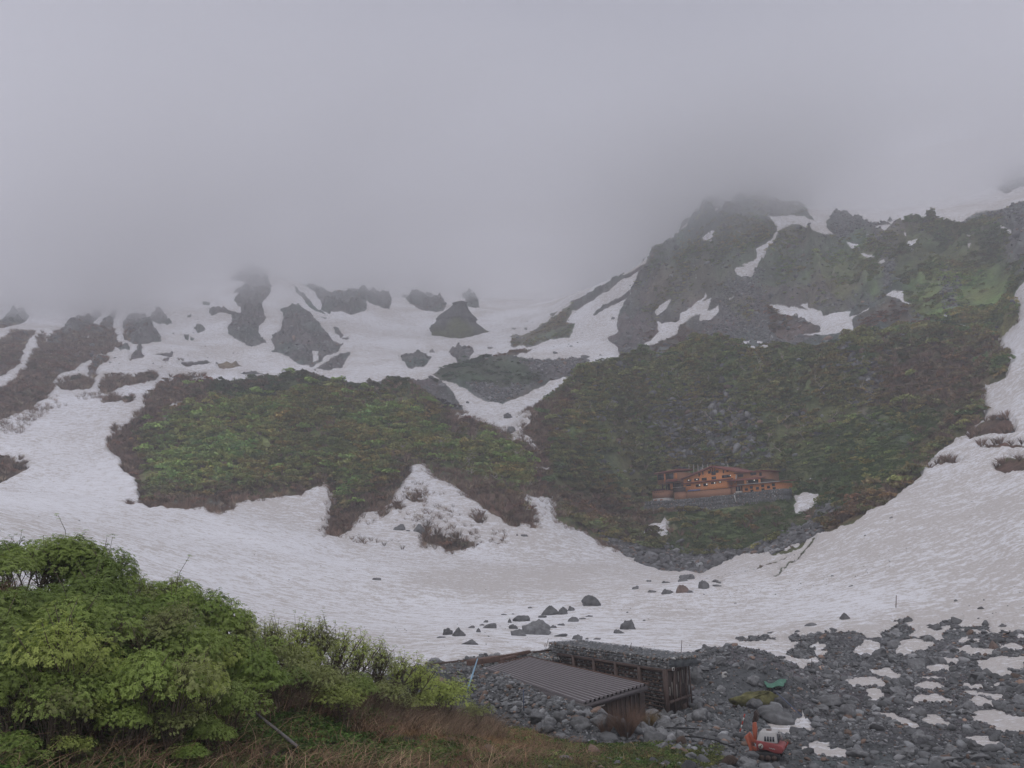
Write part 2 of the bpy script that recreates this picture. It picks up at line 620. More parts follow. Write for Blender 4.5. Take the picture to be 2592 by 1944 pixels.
# every feature line: (u, v, r); first line is given as (u, z, r)
KN = [
    'z', [(-300, -4.4, 7), (0, -4.6, 7), (700, -4.8, 7), (1300, -4.8, 7), (2500, -4.6, 6)],
    'v', [(-300, 1660, 19), (0, 1660, 19.5), (500, 1660, 21), (1000, 1660, 26), (1200, 1660, 34), (1500, 1660, 42), (1700, 1660, 47), (2212, 1660, 48), (2500, 1660, 48)],
    'v', [(-300, 1250, 28), (0, 1290, 28), (300, 1400, 28), (500, 1475, 28), (700, 1525, 30), (900, 1570, 34), (1020, 1590, 38), (1100, 1600, 43), (1300, 1615, 46), (1500, 1615, 47), (1700, 1610, 52), (2212, 1610, 53), (2500, 1600, 53)],
    'v', [(-300, 1500, 60), (0, 1480, 60), (500, 1500, 60), (900, 1520, 59), (1000, 1535, 57), (1200, 1560, 55), (1400, 1575, 54), (1500, 1565, 56), (1700, 1560, 60), (2212, 1545, 62), (2500, 1540, 62)],
    'v', [(-300, 1200, 90), (0, 1250, 90), (300, 1330, 88), (600, 1385, 86), (900, 1425, 78), (1000, 1425, 75), (1200, 1440, 76), (1400, 1445, 76), (1500, 1440, 78), (1700, 1430, 84), (2212, 1430, 84), (2500, 1410, 84)],
    'v', [(-300, 1120, 120), (0, 1165, 120), (300, 1240, 118), (600, 1305, 115), (900, 1350, 112), (1500, 1350, 112), (1900, 1335, 108), (2212, 1320, 105), (2500, 1290, 105)],
    'v', [(-300, 1070, 155), (0, 1110, 153), (300, 1160, 152), (600, 1222, 150), (900, 1262, 150), (1200, 1278, 150), (1500, 1268, 152), (1700, 1250, 150), (1900, 1225, 140), (2100, 1190, 135), (2212, 1165, 130), (2500, 1110, 128)],
    'v', [(-300, 1050, 190), (0, 1073, 190), (150, 1086, 190), (300, 1107, 190), (500, 1140, 188), (700, 1172, 187), (900, 1195, 187), (1100, 1212, 188), (1300, 1232, 190), (1400, 1245, 193), (1500, 1250, 196), (1600, 1225, 186), (1760, 1165, 180), (1900, 1115, 175), (2100, 1070, 170), (2212, 1040, 165), (2500, 960, 160)],
    'v', [(-300, 1055, 222), (0, 1073, 225), (150, 1088, 222), (300, 1100, 215), (500, 1108, 213), (700, 1128, 213), (800, 1138, 211), (1000, 1128, 213), (1150, 1133, 214), (1300, 1192, 212), (1400, 1210, 213), (1500, 1215, 214), (1600, 1190, 206), (1760, 1140, 198), (1900, 1065, 196), (2100, 1005, 190), (2212, 960, 186), (2500, 850, 180)],
    'v', [(-300, 980, 272), (0, 1000, 270), (150, 1008, 263), (300, 1010, 254), (500, 1000, 245), (700, 1000, 245), (900, 1008, 250), (1100, 1020, 254), (1250, 1085, 258), (1330, 1096, 270), (1400, 1090, 275), (1450, 1087, 271), (1550, 1079, 261), (1700, 1067, 246), (1760, 1055, 243), (1900, 985, 235), (2100, 910, 228), (2212, 860, 223), (2500, 720, 215)],
    'v', [(-300, 910, 312), (0, 930, 310), (150, 930, 305), (300, 920, 290), (400, 905, 283), (500, 920, 272), (700, 920, 272), (900, 930, 275), (1100, 958, 280), (1200, 962, 280), (1300, 1040, 281), (1400, 1084, 289), (1450, 1081, 287), (1550, 1073, 277), (1700, 1060, 262), (1780, 1015, 264), (1900, 920, 266), (2000, 870, 264), (2100, 825, 260), (2212, 760, 255), (2500, 600, 245)],
    'v', [(-300, 850, 352), (0, 860, 350), (150, 860, 345), (300, 865, 335), (370, 842, 332), (450, 826, 330), (600, 821, 330), (700, 829, 330), (800, 838, 330), (880, 845, 326), (960, 900, 318), (1080, 933, 312), (1150, 885, 318), (1250, 818, 330), (1330, 790, 334), (1400, 772, 335), (1500, 752, 337), (1600, 745, 337), (1700, 738, 336), (1850, 728, 335), (1950, 735, 330), (2050, 728, 322), (2150, 720, 316), (2212, 660, 305), (2500, 500, 290)],
    'v', [(-300, 800, 402), (0, 800, 400), (300, 815, 392), (370, 848, 376), (500, 840, 374), (700, 845, 374), (880, 862, 370), (960, 888, 355), (1080, 900, 350), (1150, 885, 356), (1250, 842, 376), (1400, 800, 378), (1500, 785, 378), (1700, 772, 376), (1850, 750, 372), (1950, 735, 366), (2050, 690, 360), (2150, 680, 355), (2212, 610, 345), (2500, 450, 330)],
    'v', [(-300, 740, 500), (0, 745, 490), (300, 775, 455), (500, 800, 440), (700, 808, 430), (900, 808, 422), (970, 800, 425), (1090, 779, 430), (1200, 780, 430), (1280, 785, 426), (1400, 765, 430), (1500, 745, 430), (1700, 715, 430), (1850, 680, 425), (1950, 640, 420), (2050, 615, 418), (2150, 625, 405), (2212, 540, 400), (2500, 400, 380)],
    'v', [(-300, 700, 620), (0, 700, 610), (300, 720, 590), (500, 725, 570), (700, 735, 560), (900, 750, 560), (1090, 748, 540), (1200, 735, 525), (1300, 712, 510), (1400, 690, 500), (1500, 665, 490), (1600, 640, 488), (1700, 625, 488), (1850, 590, 482), (1950, 555, 480), (2050, 535, 480), (2212, 480, 470), (2500, 380, 450)],
    'v', [(-300, 660, 760), (0, 650, 760), (300, 650, 740), (500, 620, 710), (700, 650, 700), (900, 670, 700), (1090, 680, 690), (1180, 668, 660), (1250, 636, 640), (1330, 600, 610), (1400, 560, 590), (1450, 515, 575), (1500, 472, 570), (1560, 430, 568), (1620, 425, 568), (1700, 455, 565), (1780, 466, 562), (1950, 476, 560), (2020, 470, 556), (2100, 462, 548), (2212, 440, 530), (2500, 380, 500)],
    'v', [(-300, 560, 880), (0, 560, 880), (500, 520, 860), (700, 560, 880), (900, 610, 880), (1090, 622, 880), (1200, 640, 850), (1300, 650, 760), (1400, 620, 700), (1500, 560, 670), (1600, 470, 670), (1700, 462, 690), (1950, 440, 710), (2100, 412, 710), (2212, 380, 700), (2500, 300, 680)],
    'v', [(-300, 430, 1100), (500, 400, 1080), (1100, 430, 1120), (1500, 420, 1050), (1700, 380, 1050), (2212, 280, 1000), (2500, 250, 1000)],
]
TH0, TH1, DTH = R(-40), R(40), R(0.056)
TH = np.arange(TH0, TH1, DTH)
NC = len(TH)
kr, kz = [], []
for i in range(0, len(KN), 2):
    mode, rows = KN[i], KN[i + 1]
    us = np.array([a[0] for a in rows], float) * K_
    vs = np.array([a[1] for a in rows], float)
    rs_ = np.array([a[2] for a in rows], float)
    if mode == 'z':
        th = np.arctan((us - W / 2) / F)
        zz = vs
    else:
        th, te = ray(us, vs * K_)
        zz = te * rs_
    o = np.argsort(th)
    kr.append(pchip1(th[o], rs_[o], TH))
    kz.append(pchip1(th[o], zz[o], TH))
KR = np.array(kr)
KZ = np.array(kz)
NK = len(KR)
# rows per band
rows_in = [60, 40, 46, 70, 50, 44, 40, 30, 50, 52, 54, 26, 46, 46, 50, 60, 26]
hh, mm = pchip(KR, KZ, None)
RR, ZZ, BAND = [], [], []
for k in range(NK - 1):
    n = rows_in[k]
    for j in range(n + (1 if k == NK - 2 else 0)):
        t = j / n
        r = KR[k] * (KR[k + 1] / KR[k]) ** t
        s = (r - KR[k]) / hh[k]
        s2, s3 = s * s, s * s * s
        z = (2 * s3 - 3 * s2 + 1) * KZ[k] + (s3 - 2 * s2 + s) * hh[k] * mm[k] + (-2 * s3 + 3 * s2) * KZ[k + 1] + (s3 - s2) * hh[k] * mm[k + 1]
        RR.append(r)
        ZZ.append(z)
        BAND.append(k + t)
RR = np.array(RR)
ZZ = np.array(ZZ)
BAND = np.array(BAND)[:, None] + np.zeros(NC)[None]
NR = len(RR)
XX = RR * np.sin(TH)[None]
YY = RR * np.cos(TH)[None]
PU, PV = project(np.stack([XX, YY, ZZ], -1))
front = BAND < 12.0
back = ~front

# ------------------------------------------------------------------ snow / ground masks (measured outlines laid on the ground)
wu = 7 * fbm(PU / 46, PV / 34, 5, 3, 0.6) + 2.6 * fbm(PU / 9, PV / 7, 9, 2, 0.6)
wv = 5 * fbm(PU / 46, PV / 34, 25, 3, 0.6) + 2.2 * fbm(PU / 9, PV / 7, 29, 2, 0.6)
DET = np.clip(RR / 60, 0.5, 1) * np.where(BAND > 12, 0.6, 1.0)
UW, VW = PU + wu * DET, PV + wv * DET
S = np.full(PU.shape, 40.0)


def region(Q, sel, margin=45):
    Q = np.array(Q)
    m = sel & (PU > Q[:, 0].min() - margin) & (PU < Q[:, 0].max() + margin) & (PV > Q[:, 1].min() - margin) & (PV < Q[:, 1].max() + margin)
    return m


def op(sign, Q, sel):
    m = region(Q, sel)
    if not m.any():
        return
    d = sdf(UW[m], VW[m], Q)
    S[m] = np.maximum(S[m], d) if sign > 0 else np.minimum(S[m], -d)


NEARR = [0, 0]
giant = poly('A', 640, 1290, 690, 1200, 690, 1160, 800, 1110, 860, 1040, 870, 985, 960, 930, 1060, 890, 1130, 860, 1240, 840, 1300, 700, 2000, 700,
             'B', 500, 700, 1100, 600, 1500, 500, 'C', 0, 800, 900, 900, 1500, 300, 2300, 200, 2300, 520, 2133, 560, 2120, 620, 2090, 680, 2100, 740, 2080, 800, 2070, 900, 2115, 960,
             2050, 1020, 1950, 1070, 2000, 1130, 2050, 1200, 2020, 1310, 1900, 1360, 1880, 1440, 1890, 1480, 1890, 1570, 1760, 1659, 'F', 1380, 30, 1260, 120,
             1120, 190, 1000, 240, 900, 270, 870, 290, 800, 345, 700, 375, 560, 390, 500, 400, 400, 425, 340, 460, 240, 495, 160, 520, 60, 495, 0, 490,
             'E', 2080, 510, 1960, 490, 1860, 460, 1780, 430, 1820, 415, 1760, 410, 1680, 370, 1600, 310, 1570, 270, 1480, 235, 1400, 210, 1330, 160, 1320, 80, 1300, 20,
             'B', 1300, 1550, 1180, 1550, 1120, 1530, 'E', 1120, 0, 1160, 80, 1195, 150, 1190, 200, 1120, 170, 1090, 195, 1010, 180, 930, 110, 850, 70, 770, 10,
             'B', 900, 1620, 820, 1560, 740, 1490, 640, 1440, 560, 1400, 520, 1350, 440, 1350, 430, 1400, 370, 1470, 340, 1590, 230, 1659,
             'E', 160, 150, 110, 210, 80, 250, 0, 250, 'D', 2050, 255, 1965, 240, 1970, 150, 1990, 80, 'A', 2010, 1620, 2000, 1550, 1960, 1475, 1870, 1520, 1790, 1580,
             1600, 1590, 1400, 1610, 1290, 1640, 1200, 1640, 1060, 1655, 960, 1650, 900, 1640, 840, 1600, 820, 1500, 760, 1420, 700, 1340)
op(-1, giant, front & (BAND > 5))
for Q in [
    poly('B', 630, 890, 700, 880, 790, 940, 870, 975, 960, 990, 1000, 1010, 1100, 1010, 1160, 1030, 1170, 1100, 1130, 1170, 1180, 1230, 1220, 1280, 1200, 1290, 1130, 1230, 1020, 1190, 930, 1165, 830, 1125, 720, 1100, 620, 1070, 780, 1050, 700, 980, 640, 930, 590, 945),
    poly('B', 1190, 1400, 1270, 1400, 1260, 1430, 1210, 1425),
    poly('B', 150, 910, 310, 915, 300, 925, 200, 925),
    poly('G', 400, 905, 440, 885, 510, 870, 560, 825, 625, 850, 630, 890, 590, 970, 560, 940, 440, 945),
    poly('G', 1600, 640, 1700, 620, 1790, 650, 1800, 690, 1740, 740, 1660, 790, 1610, 710, 1590, 660),
    poly('G', 1615, 520, 1700, 508, 1775, 496, 1775, 528, 1700, 526),
    poly('G', 1465, 1090, 1540, 1070, 1600, 1030, 1665, 1012, 1640, 1040, 1560, 1080),
    poly('G', 1600, 1095, 1680, 1050, 1720, 1010, 1775, 1003, 1740, 1045, 1690, 1085),
    poly('A', 975, 1085, 1020, 1078, 1030, 1100, 985, 1110), poly('A', 1010, 990, 1110, 975, 1090, 1005, 1030, 1015),
    poly('C', 375, 1122, 440, 1106, 590, 1098, 592, 1112, 450, 1134),
]:
    op(1, Q, front)
darks = [
    poly('G', 1300, 1255, 1420, 1198, 1550, 1150, 1560, 1168, 1430, 1218, 1330, 1258),
    poly('G', 1470, 1312, 1600, 1188, 1775, 1010, 1790, 1016, 1612, 1194, 1482, 1310),
    poly('G', 950, 1375, 1020, 1358, 1022, 1364, 960, 1382),
    poly('C', 1950, 1545, 2010, 1550, 2060, 1590, 2080, 1640, 1990, 1659, 1900, 1659, 1880, 1620, 1930, 1590, 1960, 1590),
    poly('P', 2085, 950, 2120, 915, 2150, 900, 2172, 905, 2192, 930, 2150, 942, 2120, 940), poly('P', 2000, 1016, 2060, 1000, 2085, 1003, 2010, 1018),
    poly('P', 2100, 972, 2170, 958, 2230, 962, 2170, 970), poly('P', 2150, 1010, 2180, 985, 2240, 990, 2240, 1015, 2170, 1022),
    poly('E', 515, 265, 560, 275, 640, 280, 700, 290, 830, 310, 820, 325, 700, 345, 600, 340, 530, 325),
    poly('E', 430, 40, 520, 50, 500, 75, 440, 70), poly('E', 270, 140, 310, 140, 300, 165, 265, 160), poly('E', 840, 160, 880, 165, 870, 190, 840, 185), poly('E', 1160, 180, 1205, 200, 1180, 205),
    poly('E', 1030, 178, 1110, 185, 1090, 197, 1040, 195), poly('D', 1270, 140, 1330, 105, 1385, 95, 1380, 130, 1330, 145, 1265, 155), poly('D', 750, 98, 790, 90, 785, 105),
    poly('A', -60, 1350, 60, 1345, 120, 1350, 160, 1400, 100, 1430, 40, 1460, -60, 1510),
    poly('E', 940, 300, 990, 303, 960, 310), poly('E', 90, 100, 160, 160, 120, 200),
    poly('E', 355, 100, 380, 90, 390, 130, 350, 135), poly('E', 470, 20, 520, 10, 510, 40),
]
for Q in darks:
    op(-1, Q, front & (BAND > 5))
# rubble field at the lower right and around the shelter
op(-1, poly('E', 380, 1110, 575, 1030, 800, 1000, 1150, 985, 1300, 965, 2110, 1015, 'F', 115, 1035, 200, 1020, 250, 1000, 350, 1005, 420, 1010, 520, 1025, 600, 1035,
            720, 1055, 800, 1075, 830, 1040, 870, 1020, 910, 1040, 880, 1000, 800, 1012, 680, 990, 700, 970, 790, 932, 730, 915, 740, 870, 830, 880, 960, 870, 1130, 850,
            1160, 870, 1200, 905, 1290, 895, 1270, 860, 1280, 840, 1330, 810, 1400, 790, 1500, 820, 1440, 840, 1500, 880, 1660, 885, 1650, 850, 1700, 830, 1780, 822, 1900, 800,
            1920, 830, 1970, 862, 2133, 845, 2600, 830, 2600, 2300, -2200, 2300, 'E', 380, 2300), BAND < 7)
for Q in [poly('F', 1620, 795, 1690, 795, 1760, 765, 1750, 795, 1700, 805), poly('F', 1565, 810, 1620, 800, 1640, 825, 1590, 830), poly('F', 400, 885, 440, 872, 560, 878, 640, 890, 670, 898, 560, 895, 430, 893),
          poly('F', 1320, 775, 1400, 770, 1460, 780, 1380, 783), poly('F', 380, 960, 450, 968, 400, 972), poly('F', 1985, 803, 2035, 800, 2010, 812)]:
    op(-1, Q, BAND < 7)
PATCH = []
for fl in [(855, 930, 890, 922, 925, 932, 900, 943), (870, 955, 945, 968, 930, 978, 880, 967), (1125, 960, 1180, 935, 1260, 940, 1298, 975, 1200, 996), (1165, 875, 1230, 872, 1265, 890, 1200, 912),
           (1380, 972, 1400, 900, 1480, 888, 1588, 918, 1480, 962, 1400, 978), (1715, 940, 1780, 925, 1900, 930, 1962, 960, 1850, 972, 1740, 955), (1730, 884, 1850, 877, 1895, 885, 1800, 897),
           (1755, 832, 1900, 833, 1945, 850, 1800, 853), (1830, 1012, 1930, 994, 2180, 994, 2180, 1020, 2100, 1050, 1990, 1055, 2050, 1080, 2040, 1106, 1960, 1096, 1890, 1060),
           (1620, 996, 1700, 1000, 1752, 1020, 1700, 1037, 1630, 1012), (1555, 1052, 1640, 1043, 1702, 1065, 1600, 1078), (1205, 1070, 1300, 1075, 1392, 1105, 1340, 1121, 1240, 1092),
           (1062, 1126, 1100, 1108, 1150, 1112, 1280, 1134, 1292, 1155, 1180, 1157, 1100, 1142), (1498, 1099, 1580, 1104, 1662, 1130, 1560, 1118), (1478, 1156, 1560, 1144, 1642, 1165, 1580, 1182, 1500, 1177),
           (1758, 1140, 1850, 1143, 1942, 1165, 1850, 1174), (1948, 1149, 2012, 1147, 1980, 1162), (1183, 1190, 1260, 1193, 1303, 1215, 1240, 1242), (1758, 1190, 1820, 1188, 1882, 1220, 1820, 1217),
           (1500, 1226, 1570, 1219, 1702, 1255, 1700, 1272, 1600, 1267, 1463, 1256), (1800, 1252, 1860, 1237, 1982, 1270, 1960, 1287, 1850, 1282), (1868, 1206, 2052, 1219, 2000, 1242, 1920, 1227),
           (1262, 1331, 1340, 1328, 1430, 1360, 1512, 1410, 1450, 1422, 1350, 1387, 1290, 1352), (1498, 1350, 1600, 1354, 1722, 1410, 1650, 1414, 1560, 1377),
           (1798, 1315, 1950, 1323, 2180, 1358, 2180, 1432, 2000, 1427, 1940, 1392, 1840, 1372), (1788, 1481, 1900, 1488, 2002, 1520, 1850, 1523), (1448, 1296, 1492, 1289, 1472, 1311),
           (568, 1360, 640, 1380, 720, 1410, 780, 1395, 788, 1368, 862, 1415, 780, 1430, 700, 1450, 650, 1462, 620, 1420), (840, 1552, 850, 1510, 900, 1496, 960, 1508, 960, 1540, 1020, 1545, 1122, 1555, 1060, 1592, 990, 1602, 900, 1582),
           (778, 1545, 820, 1533, 842, 1566), (2050, 870, 2200, 862, 2200, 885, 2080, 888), (1970, 920, 2060, 925, 2100, 945, 2000, 948)]:
    op(1, poly('F', *fl), BAND < 7)
    PATCH.append(poly('F', *fl))
_m = (BAND < 7) & (S > -3.5) & (S < 0) & (PV > px('F', 0, 900)[1])
S[_m] += 3.5
# the nearest slope is bare as far as a little behind its crest
crest_r = pchip1(TH, KR[2], TH)[None] + 5
S = np.where((RR < crest_r) & (PU < px('E', 430, 0)[0]), -40.0, S)
S = np.where((BAND < 3.2) & (PU < px('E', 380, 0)[0]) & (RR < crest_r + 6), np.minimum(S, -6), S)

# far side
for fl in [
    (-80, 480, 0, 490, 80, 450, 150, 440, 170, 470, 120, 520, 0, 560, -80, 570), (-80, 640, 0, 640, 80, 590, 190, 575, 190, 600, 120, 660, 80, 700, -30, 760, -80, 760),
    (360, 560, 440, 490, 520, 455, 620, 430, 600, 480, 550, 530, 600, 540, 650, 470, 700, 440, 680, 560, 690, 640, 685, 690, 610, 700, 540, 740, 470, 760, 400, 800, 340, 840, 320, 900, 260, 980, 200, 1030, 100, 1060, 0, 1110, -80, 1140, -80, 960, 60, 920, 130, 840, 180, 740, 200, 680, 280, 620),
    (-80, 720, 60, 690, 140, 690, 100, 760, 40, 800, -80, 840), (215, 610, 250, 595, 262, 630, 225, 650), (520, 815, 570, 740, 640, 710, 652, 730, 590, 780, 550, 830),
    (350, 900, 420, 850, 520, 840, 547, 860, 520, 910, 440, 922, 370, 922), (750, 490, 780, 450, 870, 445, 900, 490, 940, 560, 962, 610, 870, 627, 800, 627, 745, 600, 738, 540),
    (885, 490, 940, 408, 970, 430, 1000, 490, 1032, 518, 960, 525, 910, 507), (688, 655, 772, 643, 778, 680, 720, 687), (818, 658, 852, 668, 852, 708, 882, 715, 840, 737, 788, 752, 798, 700, 818, 690),
    (913, 700, 1037, 683, 1032, 720, 930, 714), (953, 746, 1017, 730, 1002, 757), (1083, 760, 1150, 748, 1200, 745, 1240, 733, 1272, 745, 1220, 767, 1180, 782, 1108, 780),
    (1288, 740, 1430, 753, 1470, 775, 1380, 794, 1308, 787), (1448, 832, 1530, 811, 1577, 833, 1500, 842), (588, 902, 650, 838, 700, 833, 760, 850, 900, 823, 952, 830, 940, 857, 860, 872, 760, 882, 680, 932, 608, 922),
    (1018, 841, 1110, 829, 1222, 826, 1150, 852, 1090, 854), (628, 986, 700, 976, 760, 985, 822, 983, 780, 1005, 650, 1002), (858, 1012, 870, 985, 960, 930, 1060, 890, 1130, 868, 1242, 868, 1252, 890, 1190, 930, 1110, 977, 1000, 992, 930, 1017, 870, 1027),
    (1390, 240, 1470, 150, 1600, 200, 1632, 290, 1622, 340, 1580, 380, 1570, 430, 1592, 500, 1550, 540, 1560, 590, 1602, 640, 1520, 662, 1440, 622, 1368, 577, 1370, 550, 1400, 500, 1390, 470, 1460, 450, 1440, 400, 1403, 380, 1440, 340, 1408, 335, 1480, 280),
    (1248, 430, 1300, 418, 1380, 438, 1442, 455, 1420, 472, 1330, 462, 1280, 482, 1258, 470), (1688, 430, 1740, 408, 1790, 393, 1830, 430, 1880, 480, 1920, 530, 1960, 580, 2000, 620, 2052, 630, 2020, 682, 1960, 712, 1930, 752, 1870, 782, 1800, 752, 1720, 712, 1623, 692, 1640, 660, 1628, 620, 1660, 590, 1690, 560),
    (1893, 792, 1980, 750, 2040, 690, 2102, 683, 2082, 740, 2052, 782, 1970, 807), (1748, 288, 1800, 328, 1860, 383, 1920, 428, 1962, 470, 1900, 442, 1838, 397),
    (1800, 280, 1930, 300, 2000, 330, 2190, 330, 2190, 430, 2110, 472, 2050, 452, 1990, 435, 1980, 467, 1938, 422, 1930, 370, 1870, 330), (1178, 520, 1220, 512, 1242, 545, 1200, 572, 1180, 545), (1095, 580, 1130, 575, 1125, 615, 1098, 610),
    (1135, 595, 1172, 600, 1165, 612, 1140, 610), (1998, 545, 2030, 550, 2055, 575, 2040, 592), (1898, 475, 1962, 498, 1950, 507), (2048, 588, 2102, 592, 2090, 602, 2050, 600), (1115, 475, 1145, 474, 1143, 486, 1118, 486), (1215, 395, 1250, 393, 1250, 412, 1222, 412),
]:
    op(-1, poly('A', *fl), back | (BAND > 10.2) & (PU < px('A', 1300, 0)[0]))
op(1, poly('A', 1878, 670, 1908, 678, 1912, 740, 1868, 752), back)
op(1, poly('A', 480, 590, 560, 580, 540, 610, 490, 615), back)
for fl in [
    (-20, 330, 130, 320, 330, 340, 340, 380, 330, 432, 240, 412, 180, 382, 100, 397, 100, 440, 90, 472, 40, 452, -20, 442), (400, 340, 520, 340, 640, 370, 672, 410, 650, 452, 600, 457, 520, 432, 450, 402),
    (683, 692, 740, 660, 815, 658, 827, 690, 780, 742, 740, 737), (393, 722, 430, 700, 550, 713, 562, 740, 520, 772, 430, 787, 400, 747), (553, 677, 572, 668, 588, 678, 570, 685), (916, 662, 932, 655, 950, 663, 930, 670),
    (750, 340, 830, 330, 872, 412, 800, 417), (1033, 652, 1060, 610, 1150, 570, 1260, 510, 1380, 430, 1480, 370, 1600, 300, 1720, 230, 1870, 150, 1840, 192, 1720, 267, 1600, 342, 1500, 402, 1412, 452, 1382, 500, 1440, 520, 1400, 592, 1340, 602, 1240, 642, 1160, 667, 1130, 642, 1060, 667),
    (1538, 465, 1600, 418, 1700, 358, 1765, 315, 1752, 352, 1680, 402, 1600, 452, 1560, 477), (1398, 395, 1500, 346, 1645, 265, 1645, 280, 1500, 366, 1410, 408), (1033, 602, 1080, 578, 1097, 590, 1050, 615),
    (568, 837, 620, 790, 720, 752, 880, 720, 1000, 715, 1100, 735, 1180, 742, 1290, 735, 1420, 722, 1500, 735, 1542, 770, 1500, 802, 1400, 837, 1300, 862, 1200, 902, 1100, 952, 1000, 1002, 980, 992, 920, 987, 840, 962, 780, 922, 720, 882, 640, 862),
    (968, 720, 1050, 693, 1192, 678, 1150, 702, 1080, 722, 1000, 737), (168, 892, 300, 868, 560, 858, 620, 870, 700, 922, 770, 1042, 700, 1062, 620, 1052, 560, 1002, 480, 952, 400, 922, 460, 912, 320, 927, 240, 907),
    (1860, 150, 1900, 80, 2133, -80, 2300, -200, 2300, 900, 1900, 760, 1830, 662, 1730, 682, 1670, 652, 1638, 602, 1680, 570, 1760, 500, 1728, 482, 1780, 410, 1750, 390, 1770, 300, 1830, 200),
    (1048, 545, 1080, 540, 1085, 548, 1055, 550), (1115, 545, 1135, 535, 1138, 550), (1290, 462, 1330, 450, 1310, 470),
]:
    op(-1, poly('B', *fl), back)
op(-1, poly('C', -300, 900, 0, 490, 100, 400, 200, 320, 300, 180, 500, 60, 700, 60, 800, 280, 850, 340, 960, 460, 943, 370, 1010, 346, 1150, 363, 1337, 405, 1200, 430, 1290, 450, 1330, 440, 1400, 390, 1540, 353, 1640, 363, 1620, 408, 1700, 388, 1800, 388,
            1770, 378, 1850, 343, 2000, 308, 2133, 283, 2500, 250, 2500, 1600, -300, 1600), back)
op(-1, poly('C', 1965, 195, 2000, 130, 2060, 60, 2200, 0, 2200, 150, 2120, 165, 2040, 205), back)
op(-1, poly('C', 1313, 366, 1340, 361, 1358, 370, 1335, 376), back)
for fl in [
    (590, 345, 720, 330, 820, 350, 900, 380, 960, 420, 992, 465, 900, 440, 780, 400, 730, 400, 660, 440, 620, 500, 590, 560, 590, 600, 540, 660, 500, 722, 440, 732, 398, 680, 430, 655, 460, 650, 440, 635, 520, 610, 540, 580, 520, 540, 590, 500, 650, 430, 640, 380),
    (193, 475, 240, 443, 292, 443, 260, 502), (250, 322, 332, 285, 300, 338), (1058, 503, 1130, 513, 1157, 547, 1110, 542), (1153, 568, 1237, 578, 1237, 594, 1180, 587), (1248, 622, 1292, 610, 1287, 634),
    (1408, 455, 1437, 450, 1432, 477), (1443, 500, 1492, 488, 1472, 547, 1443, 547), (1445, 575, 1472, 562, 1462, 582), (1973, 413, 2062, 438, 2052, 462, 2000, 442), (1785, 475, 1817, 475, 1812, 490), (1795, 520, 1822, 522, 1812, 547),
    (1303, 815, 1350, 793, 1412, 793, 1412, 850, 1477, 868, 1470, 880, 1400, 862), (1598, 940, 1640, 933, 1692, 965, 1640, 952), (1733, 983, 1800, 1008, 1902, 1048, 1880, 1056, 1780, 1018),
    (568, 868, 620, 878, 680, 878, 780, 900, 850, 912, 782, 885, 825, 868, 830, 890, 915, 915, 930, 940, 1000, 923, 1102, 923, 1080, 970, 1140, 955, 1197, 898, 1190, 917, 1110, 982, 1112, 1040, 1000, 1062, 900, 1052, 910, 1030, 850, 992, 740, 942, 640, 912),
    (798, 1062, 900, 1055, 1112, 1043, 1100, 1060, 950, 1077), (375, 1122, 440, 1106, 590, 1098, 592, 1112, 450, 1134),
    (-10, 1005, 60, 988, 80, 940, 160, 888, 220, 823, 228, 840, 180, 880, 252, 853, 240, 920, 302, 883, 290, 942, 240, 972, 188, 962, 190, 930, 110, 972, 60, 1012, -10, 1058), (358, 846, 397, 830, 370, 854), (735, 1040, 760, 1038, 750, 1047),
]:
    op(1, poly('C', *fl), back | (BAND > 9.5))
for fl in [(1908, 430, 1940, 400, 2022, 368, 1982, 430, 1920, 462), (1928, 510, 1960, 530, 2062, 513, 2040, 562, 1900, 642, 1798, 692, 1890, 610, 1940, 580), (2075, 500, 2150, 430, 2150, 470, 2100, 510)]:
    op(1, poly('B', *fl), back)

SNOWY = S > 0
# ground colours -------------------------------------------------
CG = {'green': (0.155, 0.21, 0.07), 'olive': (0.11, 0.13, 0.055), 'dark': (0.05, 0.075, 0.042), 'brown': (0.135, 0.094, 0.07), 'rock': (0.115, 0.118, 0.115),
      'scree': (0.145, 0.148, 0.15), 'rubble': (0.10, 0.105, 0.11), 'dry': (0.20, 0.135, 0.06), 'soil': (0.055, 0.05, 0.04)}
T = np.zeros(PU.shape + (3,))
T[:] = CG['rock']
WT = {k: np.zeros(PU.shape) for k in CG}
WT['rock'][:] = 1


def paint(cls, Q, sel=None, soft=28, amt=1.0):
    sel = np.ones(PU.shape, bool) if sel is None else sel
    m = region(Q, sel, 80)
    if not m.any():
        return
    d = sdf(UW[m] + 12 * fbm(PU[m] / 60, PV[m] / 40, 77, 2), VW[m], Q)
    a = np.clip(d / soft + 0.5 + 0.35 * fbm(PU[m] / 24, PV[m] / 18, 41, 3, 0.6), 0, 1) * amt
    for k in WT:
        WT[k][m] *= (1 - a)
    WT[cls][m] += a


allsel = None
lh = front & (BAND > 7) & (PU < px('B', 1200, 0)[0])
rh = front & (BAND > 7) & (PU >= px('B', 1150, 0)[0])
paint('brown', poly('P', -200, 700, 1400, 700, 1400, 1400, -200, 1400), front & (BAND > 6), 4)
paint('olive', poly('P', 1180, 500, 2600, 500, 2600, 1400, 1180, 1400), front & (BAND > 6), 4)
paint('green', poly('P', 380, 890, 460, 835, 700, 835, 900, 850, 960, 930, 1080, 945, 1180, 1000, 1130, 1080, 1000, 1020, 870, 990, 820, 1060, 740, 1090, 700, 1030, 620, 1050, 460, 1055, 340, 1070, 320, 1030, 310, 960), lh, 50, 0.85)
paint('dark', poly('P', 400, 855, 480, 815, 700, 820, 900, 830, 880, 850, 700, 845, 500, 850), lh, 20, 0.8)
paint('scree', poly('P', 305, 1085, 420, 1085, 620, 1090, 640, 1100, 440, 1112, 340, 1115), lh, 20, 0.7)
